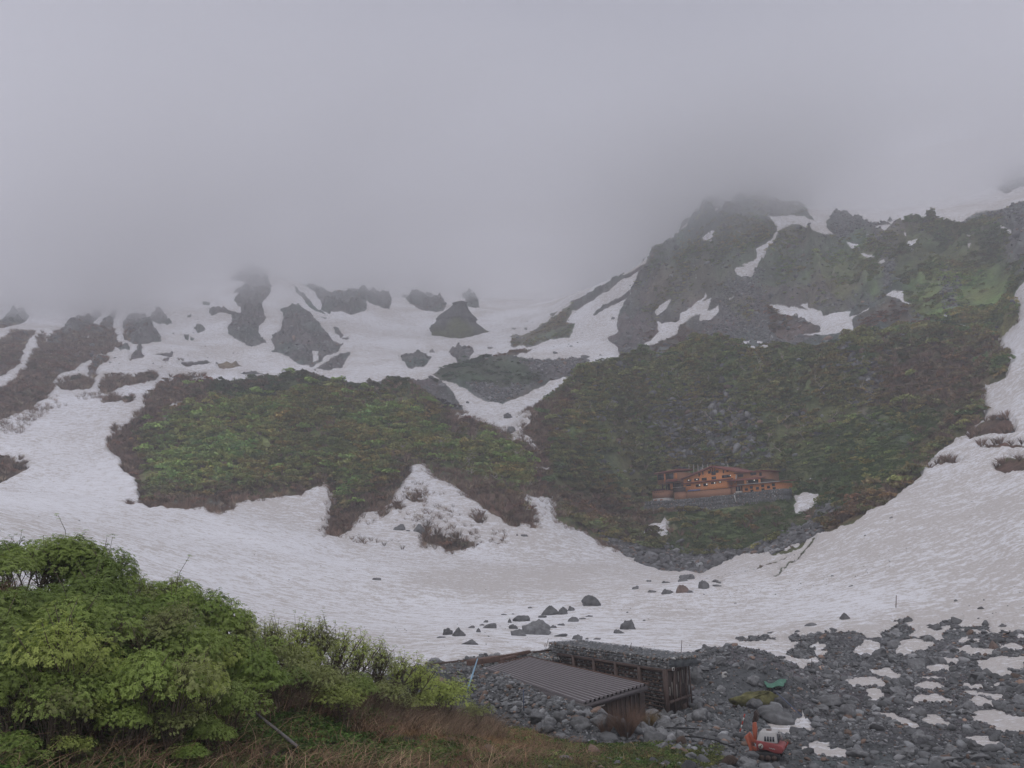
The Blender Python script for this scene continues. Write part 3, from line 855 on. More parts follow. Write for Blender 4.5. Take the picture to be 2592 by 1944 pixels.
paint('brown', poly('P', 1150, 870, 1230, 840, 1260, 850, 1180, 960, 1200, 1060, 1350, 1080, 1420, 1110, 1500, 1130, 1350, 1170, 1200, 1110, 1120, 960), rh, 40, 0.8)
paint('rock', poly('P', 1400, 880, 1480, 830, 1620, 870, 1640, 980, 1560, 1010, 1480, 1000, 1430, 960), rh, 50, 0.75)
paint('rock', poly('P', 1800, 760, 1840, 770, 1900, 810, 1900, 860, 1850, 850, 1830, 800), rh, 30, 0.8)
paint('scree', poly('P', 1280, 990, 1330, 980, 1340, 1030, 1290, 1040), rh, 40, 0.5)
paint('green', poly('P', 1700, 1000, 1850, 900, 1900, 880, 2050, 900, 2000, 1000, 1900, 1060, 1800, 1030), rh, 60, 0.75)
paint('brown', poly('P', 1900, 780, 2160, 740, 2150, 850, 2060, 950, 1980, 1020, 1900, 1100, 1800, 1150, 1750, 1120, 1900, 1050, 2000, 960, 2030, 880, 1900, 860), rh, 50, 0.7)
paint('scree', poly('P', 1850, 870, 1880, 880, 1980, 960, 1960, 970, 1880, 920), rh, 14, 0.6)
paint('scree', poly('G', 1800, 780, 1880, 690, 1960, 740, 1970, 850, 1860, 870), rh, 16, 0.7)
paint('brown', poly('P', 1380, 1095, 1750, 1075, 1770, 1150, 1500, 1200, 1400, 1170), rh, 40, 0.45)
paint('green', poly('P', 1420, 1110, 1600, 1100, 1660, 1170, 1500, 1195), rh, 60, 0.5)
paint('scree', poly('P', 1300, 1165, 1400, 1188, 1500, 1200, 1600, 1195, 1760, 1140, 1780, 1165, 1700, 1200, 1500, 1260, 1360, 1240), rh, 22, 1.0)
# far side
paint('brown', poly('A', -100, 560, 300, 600, 700, 560, 690, 700, 340, 840, 200, 1040, -100, 1140), back, 60, 0.6)
paint('brown', poly('A', -100, 560, 300, 600, 700, 560, 690, 700, 340, 840, 200, 1040, -100, 1140), front & (BAND > 9) & (PU < 350), 60, 0.6)
paint('brown', poly('A', 560, 820, 960, 800, 1200, 820, 1260, 890, 1100, 980, 860, 1030, 560, 1010), None, 40, 0.6)
paint('dry', poly('A', 1280, 730, 1480, 760, 1440, 800, 1290, 800), back, 20, 0.6)
paint('dark', poly('B', 560, 850, 620, 780, 880, 720, 1120, 730, 1200, 800, 1160, 900, 800, 900), back, 20, 0.9)
paint('scree', poly('B', 780, 900, 900, 880, 1150, 900, 1000, 1010, 840, 970), back, 14, 0.9)
paint('scree', poly('B', 1120, 760, 1180, 740, 1500, 730, 1550, 770, 1480, 800, 1300, 810, 1150, 800), back, 14, 0.9)
paint('brown', poly('B', 960, 730, 1040, 680, 1200, 670, 1150, 710, 1030, 740), back, 14, 0.9)
paint('brown', poly('B', 1000, 990, 1100, 930, 1260, 880, 1300, 900, 1180, 1000, 1150, 1060), None, 30, 0.8)
paint('olive', poly('B', 1030, 660, 1150, 560, 1400, 430, 1500, 500, 1300, 640), back, 30, 0.8)
paint('brown', poly('B', 1100, 600, 1400, 450, 1440, 500, 1250, 600, 1050, 660), back, 20, 0.5)
paint('olive', poly('C', -100, 520, 700, 300, 1100, 420, 1300, 600, 1290, 800, 900, 900, 500, 850, -100, 900), back, 80, 0.42)
paint('green', poly('C', 920, 560, 1200, 560, 1290, 640, 1260, 740, 1000, 760, 900, 680), back, 60, 0.6)
paint('scree', poly('C', 440, 730, 520, 740, 560, 880, 600, 1100, 100, 1120, 300, 930), back, 40, 0.8)
paint('olive', poly('C', 380, 850, 470, 850, 500, 960, 420, 980), back, 30, 0.6)
paint('brown', poly('C', -100, 1000, 250, 980, 100, 1120, -100, 1180), back, 30, 0.7)
paint('brown', poly('C', 560, 900, 700, 930, 900, 1040, 650, 1090), back, 40, 0.5)
paint('olive', poly('C', 1290, 480, 1500, 400, 2000, 390, 2100, 640, 2100, 960, 1950, 1080, 1500, 900, 1400, 780, 1300, 700), None, 50, 0.9)
paint('dark', poly('C', 1380, 650, 1520, 640, 1560, 720, 1420, 760), None, 30, 0.7)
paint('dark', poly('C', 1440, 420, 1900, 400, 2080, 600, 2000, 640, 1800, 560, 1600, 560), None, 60, 0.5)
paint('green', poly('C', 1500, 700, 1700, 640, 1880, 680, 2060, 760, 2080, 940, 1950, 1040, 1600, 900, 1500, 860), None, 60, 0.9)
paint('green', poly('C', 1440, 860, 1600, 850, 1700, 960, 1500, 960), None, 30, 0.9)
paint('scree', poly('C', 1660, 680, 1720, 640, 1740, 720, 1700, 800, 1740, 940, 1700, 960, 1650, 820), None, 20, 0.6)
paint('brown', poly('C', 1130, 1000, 1290, 830, 1500, 930, 1500, 1010, 1200, 1040), None, 40, 0.7)
paint('scree', poly('C', 1300, 640, 1340, 640, 1340, 790, 1290, 790), None, 14, 0.9)
paint('scree', poly('C', 1780, 370, 2200, 270, 2200, 420, 2050, 400, 1800, 400), None, 20, 0.9)
paint('scree', poly('C', 940, 350, 1340, 400, 1300, 450, 960, 440), back, 20, 0.7)
for Q in darks[:9]:
    paint('brown' if Q is not darks[3] else 'scree', Q, front, 4, 1.0)
# near
nsel = BAND < 7
paint('rubble', poly('P', -400, 1260, 2700, 1260, 2700, 3000, -400, 3000), nsel, 4)
paint('soil', poly('D', -600, 0, 1600, 600, 'E', 560, 1040, 700, 1240, 1200, 1380, 1500, 1500, 2000, 1580, 2100, 3000, 'D', -600, 3000), nsel & (RR < 52), 20)
paint('dry', poly('E', 380, 1260, 620, 1240, 900, 1290, 1150, 1360, 1280, 1440, 1250, 1560, 1000, 1600, 700, 1560, 400, 1400), nsel & (RR < 52), 60, 0.8)
paint('olive', poly('E', 1240, 1540, 1560, 1490, 2000, 1560, 'F', 300, 1560, 'F', 260, 1640, 'F', -100, 1900, 'E', 1100, 1900), nsel & (RR < 52), 30, 0.8)
for k, c in CG.items():
    pass
tot = sum(WT.values())
T = sum(WT[k][..., None] * np.array(c) for k, c in CG.items()) / tot[..., None]
for k in WT:
    WT[k] /= tot
vegw = WT['green'] + WT['olive'] + WT['dark'] + WT['brown'] + WT['dry'] * 0.3
vegw = np.where(BAND < 6, 0, vegw)
bare = WT['rock'] + WT['scree'] * 0.35 + WT['rubble'] * 0.3
T = T * (1 + 0.22 * fbm(XX / 14, YY / 14, 60, 3))[..., None]
hue = fbm(XX / 22, YY / 22, 66, 3)
T[..., 0] *= 1 + 0.15 * hue
T[..., 1] *= 1 - 0.05 * hue

# ------------------------------------------------------------------ relief
ns = np.clip(-S / 8, 0, 1)
scl = np.clip(RR / 300, 0.05, 2.2)
rid = 1 - np.abs(fbm(XX / 26, ZZ / 60 + YY / 60, 31, 4, 0.55))
rough = fbm(XX / 9, YY / 9, 35, 4, 0.55)
DZ = ns * bare * scl * (4.2 * (rid - 0.55) + 1.5 * rough + 0.7 * fbm(XX / 3.5, YY / 3.5 + ZZ / 9, 37, 3, 0.6))
DZ += ns * vegw * np.clip(RR / 300, 0, 1.4) * (0.9 * fbm(XX / 7, YY / 7, 45, 3, 0.6) + 1.0 * fbm(XX / 30, YY / 30, 46, 2))
gl = TH[None] * 300 + 0 * RR
win = np.clip((BAND - 10.15) * 3, 0, 1) * np.clip((11.75 - BAND) * 4, 0, 1) * np.clip((PU - px('B', 1200, 0)[0]) / 150, 0, 1)
gul = 1 - np.abs(fbm(gl / 17 + 0.6 * fbm(RR / 25, gl / 20, 402, 2), RR / 55, 401, 3, 0.5))
DZ += ns * win * (9.0 * (gul - 0.62) + 2.2 * (1 - np.abs(fbm(gl / 5, RR / 16, 411, 3, 0.6)) - 0.6))
winl = np.clip((BAND - 9.0) * 2, 0, 1) * np.clip((11.8 - BAND) * 4, 0, 1) * np.clip((px('B', 1200, 0)[0] - PU) / 150, 0, 1) * (PU > px('A', 700, 0)[0])
DZ += ns * winl * 2.6 * fbm(gl / 14, RR / 26, 421, 3, 0.55)
winb = np.clip((BAND - 13.1) * 2, 0, 1) * np.clip((15.6 - BAND) * 2, 0, 1) * np.clip((PU - px('B', 1600, 0)[0]) / 150, 0, 1)
gb = TH[None] * 500 + 0 * RR
DZ += ns * winb * (11.0 * (1 - np.abs(fbm(gb / 30 + 0.5 * fbm(RR / 40, gb / 40, 432, 2), RR / 110, 431, 4, 0.55)) - 0.62))
snowrel = fbm(XX / 30, YY / 30, 51, 3, 0.5) * 0.8 + fbm(XX / 5, YY / 7, 53, 3, 0.5) * 0.10
DZ += (1 - ns) * snowrel * np.clip((RR - 40) / 160, 0.05, 1.5)
DZ += np.where(BAND < 3.6, ns * 0.12 * fbm(XX / 1.6, YY / 1.6, 57, 3), 0)
# the snow lies on the ground with a little thickness
thick = np.clip(S / 10, 0, 1) * np.clip((RR - 55) / 90, 0.08, 1.6) * 0.55
flat = (BAND > 8.7) & (BAND < 10.3) & (PU > px('Hh', 60, 0)[0]) & (PU < px('Hh', 2050, 0)[0])   # terrace the hut stands on
DZ = np.where(flat, DZ * 0.1, DZ)
# rubble terrace and hollows in the lower right
ZB = ZZ.copy()
pile = sum(a * np.exp(-(((PU - px('F', x, y)[0]) / w) ** 2 + ((PV - px('F', x, y)[1]) / h) ** 2)) for x, y, w, h, a in
           [(330, 1060, 110, 22, 1.1), (560, 1080, 110, 25, 0.9), (1050, 900, 130, 20, 0.6), (150, 1130, 80, 40, 0.6), (480, 1190, 130, 16, 0.5), (680, 1320, 90, 22, 0.9)])
ZZ = ZZ + DZ + thick + np.where(BAND < 6, pile, 0)


def berm(a, b, drop, slope, wob=0.25):
    """heap whose crest runs from a to b (world points), falling away at the given slope"""
    global ZZ
    ex, ey = b[0] - a[0], b[1] - a[1]
    t = np.clip(((XX - a[0]) * ex + (YY - a[1]) * ey) / (ex * ex + ey * ey), 0, 1)
    d = np.hypot(XX - a[0] - t * ex, YY - a[1] - t * ey)
    z = a[2] + (b[2] - a[2]) * t - drop - slope * np.maximum(d - 0.5, 0) + wob * fbm(XX / 2.2, YY / 2.2, 301, 3)
    m = (z > ZZ) & (BAND < 5.5)
    ZZ = np.where(m, z, ZZ)
    S[m] = np.minimum(S[m], -6)
    for k in WT:
        WT[k][m] = 1.0 if k == 'rubble' else 0.0
    T[m] = CG['rubble']


berm(pt(*px('E', 860, 1075), 60.0), pt(*px('E', 1485, 1300), 48.6), 0.22, 0.42)
berm(pt(*px('E', 500, 1050), 61.0), pt(*px('E', 860, 1075), 60.0), 0.15, 0.40)
berm(pt(*px('F', 190, 1035), 68.0), pt(*px('F', 560, 1045), 67.0), 0.1, 0.5, 0.4)
DIRT = np.clip(fbm(XX / 40, YY / 40, 83, 3) * 0.6, -1, 1) + 0.35 * np.clip(1 - np.abs(S) / 30, 0, 1) - 0.25 * np.clip((BAND - 11) / 2, 0, 1) + 0.15 * np.clip((PU - 1500) / 700, 0, 1) * (BAND < 9)
DIRT -= 0.35 * np.clip((BAND - 4.5), 0, 1) * np.clip((7.6 - BAND) / 0.5, 0, 1) * np.clip((1500 - PU) / 900, 0, 1)
PU2, PV2 = project(np.stack([XX, YY, ZZ], -1))
TE = ZZ / RR

idx = np.arange(NR * NC).reshape(NR, NC)
FC = np.stack([idx[:-1, :-1], idx[:-1, 1:], idx[1:, 1:], idx[1:, :-1]], -1).reshape(-1, 4)
P3 = np.stack([XX, YY, ZZ], -1)
terr = mk('terrain', P3.reshape(-1, 3), FC, terrain_mat(), smooth=True, pattr={'snow': S.ravel(), 'dirt': DIRT.ravel()}, cattr={'tint': T.reshape(-1, 3)})
tag(terr, 'snow-streaked valley floor, moraine hills and cloud-capped mountain slopes', 'terrain', kind='structure')


def gz(x, y):
    """terrain height at world x, y (bilinear on the polar grid)"""
    r = math.hypot(x, y)
    c = (math.atan2(x, y) - TH0) / DTH
    ci = int(np.clip(c, 0, NC - 2))
    fc = min(max(c - ci, 0), 1)
    out = 0
    for j, w in ((ci, 1 - fc), (ci + 1, fc)):
        out += w * np.interp(r, RR[:, j], ZZ[:, j])
    return float(out)


def ground(u, v, rmin=12, rmax=1e9):
    """first ground point seen at a source pixel"""
    th, te = ray(u, v)
    c = int(np.clip(round((float(th) - TH0) / DTH), 0, NC - 1))
    ok = (TE[:, c] >= te) & (RR[:, c] >= rmin) & (RR[:, c] <= rmax)
    i = int(np.argmax(ok)) if ok.any() else NR - 1
    r = RR[i, c]
    return np.array([math.sin(th) * r, math.cos(th) * r, ZZ[i, c]])


SLOPE = np.clip(np.sqrt(1 + (np.gradient(ZZ, axis=0) / np.maximum(np.gradient(RR, axis=0), 0.01)) ** 2), 1, 6)


def pick(wgt, n, rng=RNG):
    """n random ground points by weight x ground area; returns row, col, xyz"""
    dr = np.gradient(RR, axis=0)
    w = (wgt * RR * dr * SLOPE).ravel()
    cs = np.cumsum(w)
    k = np.searchsorted(cs, rng.uniform(0, cs[-1], n))
    k = np.clip(k, 0, NR * NC - 1)
    i, j = k // NC, k % NC
    f = rng.uniform(0, 1, n)
    i2 = np.minimum(i + 1, NR - 1)
    P = P3[i, j] * (1 - f)[:, None] + P3[i2, j] * f[:, None]
    return i, j, P
#@@PART2
# ------------------------------------------------------------------ air: haze and the cloud bank
def volume_mat(name, col, dens, g=0.55):
    m = bpy.data.materials.new(name)
    m.use_nodes = True
    nt = m.node_tree
    nt.nodes.clear()
    o = nt.nodes.new('ShaderNodeOutputMaterial')
    v = nt.nodes.new('ShaderNodeVolumePrincipled')
    v.inputs['Color'].default_value = (*col, 1)
    v.inputs['Density'].default_value = dens
    v.inputs['Anisotropy'].default_value = g
    nt.links.new(v.outputs[0], o.inputs['Volume'])
    return m


hz = MB()
hz.box(-1150, 1150, -60, 1400, -30, 620)
haze = hz.build('haze', volume_mat('haze_air', (0.95, 0.95, 0.98), 0.00062, 0.2))
tag(haze, 'thin grey mountain haze filling the valley', kind='stuff')


def cloud_sheet(name, base, top, dens, seed, amp):
    """closed lumpy slab lying over the peaks"""
    nth, nr = 110, 90
    th = np.linspace(R(-48), R(48), nth)
    rr = np.linspace(0, 1, nr) ** 0.8 * 1040 + 60
    A, B = np.meshgrid(rr, th, indexing='ij')
    x, y = A * np.sin(B), A * np.cos(B)
    zb = base + amp * fbm(x / 170, y / 170, seed, 3, 0.5) + amp * 0.3 * fbm(x / 60, y / 60, seed + 5, 2)
    zb = zb - 42 * np.clip((-B - R(15)) / R(9), 0, 1)
    zb = zb + 22 * np.exp(-((B - R(-1)) / R(7)) ** 2) - 24 * np.exp(-((B - R(15.0)) / R(7.5)) ** 2) * np.clip((A - 380) / 90, 0, 1)
    e = np.clip((400 - A) / 300, 0, 1)
    zb = zb + 60 * e
    zt0 = top - 42 * np.clip((-B - R(15)) / R(9), 0, 1) + 22 * np.exp(-((B - R(-1)) / R(7)) ** 2) - 12 * np.exp(-((B - R(15.0)) / R(7.5)) ** 2) + 4 * fbm(x / 200, y / 200, seed + 9, 2) + 60 * e
    thin = (0.75 + 0.25 * np.clip((A - 330) / 260, 0, 1)) * 1.0 - 0.30 * np.exp(-((B - R(2.5)) / R(10)) ** 2) - 0.35 * np.exp(-((B - R(27)) / R(6)) ** 2)
    zt = zb + np.maximum((zt0 - zb) * thin, 3)
    n = nth * nr
    V = np.concatenate([np.stack([x, y, zb], -1).reshape(-1, 3), np.stack([x, y, zt], -1).reshape(-1, 3)])
    ix = np.arange(n).reshape(nr, nth)
    q = np.stack([ix[:-1, :-1], ix[:-1, 1:], ix[1:, 1:], ix[1:, :-1]], -1).reshape(-1, 4)
    rim = np.concatenate([ix[0, :], ix[1:, -1], ix[-1, -2::-1], ix[-2:0:-1, 0]])
    rn = np.roll(rim, -1)
    side = np.stack([rim, rim + n, rn + n, rn], -1)
    Fc = np.concatenate([q, q[:, ::-1] + n, side])
    o = mk(name, V, Fc, volume_mat(name + '_vapour', (0.97, 0.97, 0.985), dens), smooth=False)
    bm = bmesh.new()
    bm.from_mesh(o.data)
    bmesh.ops.recalc_face_normals(bm, faces=bm.faces)
    bm.to_mesh(o.data)
    bm.free()
    return o


tag(cloud_sheet('cloud', 193, 250, 0.0048, 3, 14), 'low grey cloud lying across the peaks', kind='stuff')
tag(cloud_sheet('cloud', 218, 262, 0.009, 23, 14), 'low grey cloud lying across the peaks', kind='stuff')
tag(cloud_sheet('cloud', 238, 264, 0.022, 43, 8), 'low grey cloud lying across the peaks', kind='stuff')
# ------------------------------------------------------------------ rock templates
def rock_mesh(seed, sub=2, flat=(1.0, 0.8, 0.6), cuts=9, jit=0.10):
    rg = np.random.default_rng(seed)
    bm = bmesh.new()
    bmesh.ops.create_icosphere(bm, subdivisions=sub, radius=1.0)
    V = np.array([v.co[:] for v in bm.verts])
    Fc = np.array([[v.index for v in f.verts] for f in bm.faces])
    bm.free()
    for _ in range(cuts):
        n = rg.normal(size=3)
        n /= np.linalg.norm(n)
        d = rg.uniform(0.45, 0.85)
        s = V @ n - d
        V = V - np.clip(s, 0, None)[:, None] * n[None]
    V += jit * rg.normal(size=V.shape) * 0.35
    V *= np.array(flat)
    return V, Fc


def rock_fine(seed, flat=(1, 0.8, 0.6), cuts=10, peak=0.0):
    V, Fc = rock_mesh(seed, 4, (1, 1, 1), cuts, 0)
    V = V + (V / (np.linalg.norm(V, axis=1, keepdims=True) + 1e-6)) * (0.12 * fbm(V[:, 0] * 2.2 + seed, V[:, 1] * 2.2 + V[:, 2] * 1.7, seed, 4, 0.6))[:, None]
    if peak:
        k = 1 - peak * np.clip(V[:, 2], 0, 1)
        V[:, 0] *= k
        V[:, 1] *= k
    V *= np.array(flat)
    return V, Fc


ROCKS = [rock_mesh(100 + i, 2, (1, RNG.uniform(0.65, 0.95), RNG.uniform(0.4, 0.75)), 10, 0.05) for i in range(8)]
M_rubble = tint_mat('rubble_stone', 0.85, 0.3, 2.5, 0.3, bump=0.6)
M_boulder = simple_mat('boulder_stone', (0.15, 0.152, 0.155), 0.85, 0.4, 2.2, bump=0.8, obj_var=0.28)
M_boulder_dark = simple_mat('dark_boulder_stone', (0.125, 0.127, 0.13), 0.85, 0.4, 1.5, bump=0.8, obj_var=0.25)
M_boulder_red = simple_mat('reddish_boulder_stone', (0.17, 0.125, 0.105), 0.85, 0.3, 1.6, bump=0.6)


def stone_tint(n, rng=RNG):
    v = rng.lognormal(0, 0.32, n)
    c = np.array([0.128, 0.131, 0.135])[None] * v[:, None]
    red = rng.uniform(0, 1, n) < 0.09
    c[red] = np.array([0.17, 0.12, 0.095]) * v[red, None]
    pale = rng.uniform(0, 1, n) < 0.06
    c[pale] = np.array([0.27, 0.27, 0.275])
    return c


def rock_stuff(name, label, wgt, n, smin, smax, a=2.2, sink=0.15, tilt=0.5, seed=1):
    rng = np.random.default_rng(seed)
    i, j, P = pick(wgt, n, rng)
    s = smin * (1 - rng.uniform(0, 1, n) * (1 - (smin / smax) ** a)) ** (-1 / a)
    P = P.copy()
    P[:, 2] += s * sink
    Vs, Fs, Ts = [], [], []
    b = 0
    which = rng.integers(0, len(ROCKS), n)
    tint = stone_tint(n, rng)
    Rm = rot_rand(n, tilt, rng)
    for k, (tv, tf) in enumerate(ROCKS):
        m = which == k
        if not m.any():
            continue
        V, Fc, Tt = scatter_merge(tv, tf, P[m], Rm[m], s[m], tint[m])
        Vs.append(V)
        Fs.append(Fc + b)
        Ts.append(Tt)
        b += len(V)
    o = mk(name, np.concatenate(Vs), np.concatenate(Fs), M_rubble, cattr={'tint': np.concatenate(Ts)})
    tag(o, label, kind='stuff')
    return o


def inpoly(Q):
    m = np.zeros(PU.shape, bool)
    r = region(Q, np.ones(PU.shape, bool), 2)
    m[r] = sdf(PU[r], PV[r], Q) > 0
    return m


bare_near = (S < -0.5) & (BAND > 0.6) & (BAND < 6.6) & (PU > -200) & (PU < 2800)
wr = np.where(bare_near, WT['rubble'] + 0.12 * WT['olive'] + 0.05 * WT['dry'] + 0.02 * WT['soil'], 0)
vis = (PU > px('E', 400, 0)[0])
wr = wr * vis
shelter_clear = ~inpoly(poly('E', 900, 1085, 1160, 1000, 1310, 935, 2110, 990, 2130, 1180, 2000, 1230, 1990, 1340, 1850, 1330, 1560, 1370, 1500, 1290))
dens = np.exp(1.1 * fbm(XX / 5, YY / 5, 91, 2))
rock_stuff('rubble', 'grey angular rubble and stones covering the ground at the lower right', wr * dens, 30000, 0.08, 0.6, 2.1, seed=5)
rock_stuff('gravel', 'fine grey gravel between the larger stones of the rubble field', wr, 22000, 0.045, 0.12, 2.2, seed=6)
PU3, PV3 = project(P3)


def inpoly3(Q):
    return sdf(PU3, PV3, Q) > 0


wl = np.where(inpoly3(poly('E', 540, 1035, 900, 1050, 1100, 1130, 1480, 1250, 1560, 1380, 1300, 1440, 1180, 1370, 850, 1290, 760, 1170)), 1.0, 0) * (BAND > 1.2) * (BAND < 5)
rock_stuff('rubble', 'pale grey rounded stones heaped beside the low metal roof', wl, 6500, 0.10, 0.30, 2.4, sink=0.25, seed=8)
wh = np.where((S < -1) & (BAND > 6.5) & (BAND < 9) & (PU > px('E', 1500, 0)[0]), WT['scree'], 0)
rock_stuff('scree', 'dark grey boulder scree at the foot of the hut hill', wh, 5200, 0.35, 1.5, 2.4, seed=7)
wf = np.where((S < -1) & (BAND > 12), WT['scree'] + 0.04 * WT['rock'], 0) * (RR < 560)
rock_stuff('scree', 'far grey scree fans and stones below the cloud-capped ridge', wf, 9000, 0.5, 1.5, 2.6, seed=9)

# broken crags on the cliffs: blocks and ledges standing out of the rock faces
CRAG_W = np.where((S < -2) & (BAND > 10.15) & (BAND < 11.6), WT['rock'] * 1.0 + 0.05 * WT['olive'], 0)
rock_stuff('crags', 'grey broken rock ledges of the cliff above the hut', CRAG_W, 1700, 0.7, 2.6, 1.6, sink=-0.1, tilt=1.0, seed=15)
CRAG_B = np.where((S < -4) & (BAND > 12) & (RR < 860), WT['rock'] + 0.15 * WT['brown'] + 0.02 * WT['olive'], 0)
rock_stuff('crags', 'dark fractured ledges of the far outcrops and ridges', CRAG_B * (WT['rock'] > 0.45), 5500, 0.8, 3.2, 1.8, sink=-0.15, tilt=1.0, seed=16)
w_sp = np.where((S > 3) & (BAND > 4.2) & (BAND < 9), np.clip(0.15 + fbm(XX / 18, YY / 12, 611, 3), 0, 1) * np.clip((PU - 700) / 1200, 0.12, 1), 0)
rock_stuff('debris', 'scattered small stones and dark crumbs on the old snow', w_sp, 1500, 0.05, 0.22, 2.2, sink=0.0, seed=17)
w_sp2 = np.where((S > 3) & (BAND > 11.5) & (BAND < 15), np.clip(0.1 + fbm(XX / 30, YY / 30, 612, 3), 0, 1), 0)
rock_stuff('debris', 'scattered stones fallen onto the far snow chutes', w_sp2, 420, 0.25, 0.9, 2.2, sink=0.0, seed=18)
# boulders of the rubble field one can tell apart
BM = []
for k in range(8):
    V, Fc = rock_fine(300 + k, (1, RNG.uniform(0.65, 0.95), RNG.uniform(0.45, 0.75)), 11)
    o = mk('boulder', V, Fc, M_boulder)
    BM.append(o.data)
    bpy.data.objects.remove(o)


def place_boulder(P, s, rot, tiltv, label, group=None, data=None, name='boulder', mat=None):
    o = bpy.data.objects.new(name, data or BM[random.randrange(len(BM))])
    COL.objects.link(o)
    o.location = P
    o.scale = s if isinstance(s, (tuple, list)) else (s, s, s)
    o.rotation_euler = (tiltv[0], tiltv[1], rot)
    tag(o, label, 'boulder', group)
    return o


rng = np.random.default_rng(33)
i_, j_, PB = pick(wr * shelter_clear * (PU > px('E', 1900, 0)[0]), 150, rng)
for p in PB:
    s = 0.4 * (1 - rng.uniform() * 0.9) ** (-0.40)
    place_boulder((p[0], p[1], p[2] + 0.1 * s), s, rng.uniform(0, 6.3), (rng.normal(0, .35), rng.normal(0, .35)),
                  'grey angular boulder among the loose rubble at the lower right', 'boulders of the rubble field')
i_, j_, PB = pick(wr * shelter_clear * (PU < px('E', 2000, 0)[0]) * (PU > px('E', 1150, 0)[0]) * (PV > 1800), 26, rng)
for p in PB:
    s = rng.uniform(0.35, 0.75)
    place_boulder((p[0], p[1], p[2] + 0.1 * s), s, rng.uniform(0, 6.3), (rng.normal(0, .3), rng.normal(0, .3)),
                  'grey boulder between the dry grass and the stone heap below the metal roof', 'boulders below the metal roof')
i_, j_, PB = pick(wh, 70, rng)
for p in PB:
    s = rng.uniform(0.9, 2.0)
    place_boulder((p[0], p[1], p[2] + 0.2 * s), s, rng.uniform(0, 6.3), (rng.normal(0, .3), rng.normal(0, .3)),
                  'large dark boulder in the scree at the foot of the hut hill', 'boulders of the hillfoot scree')

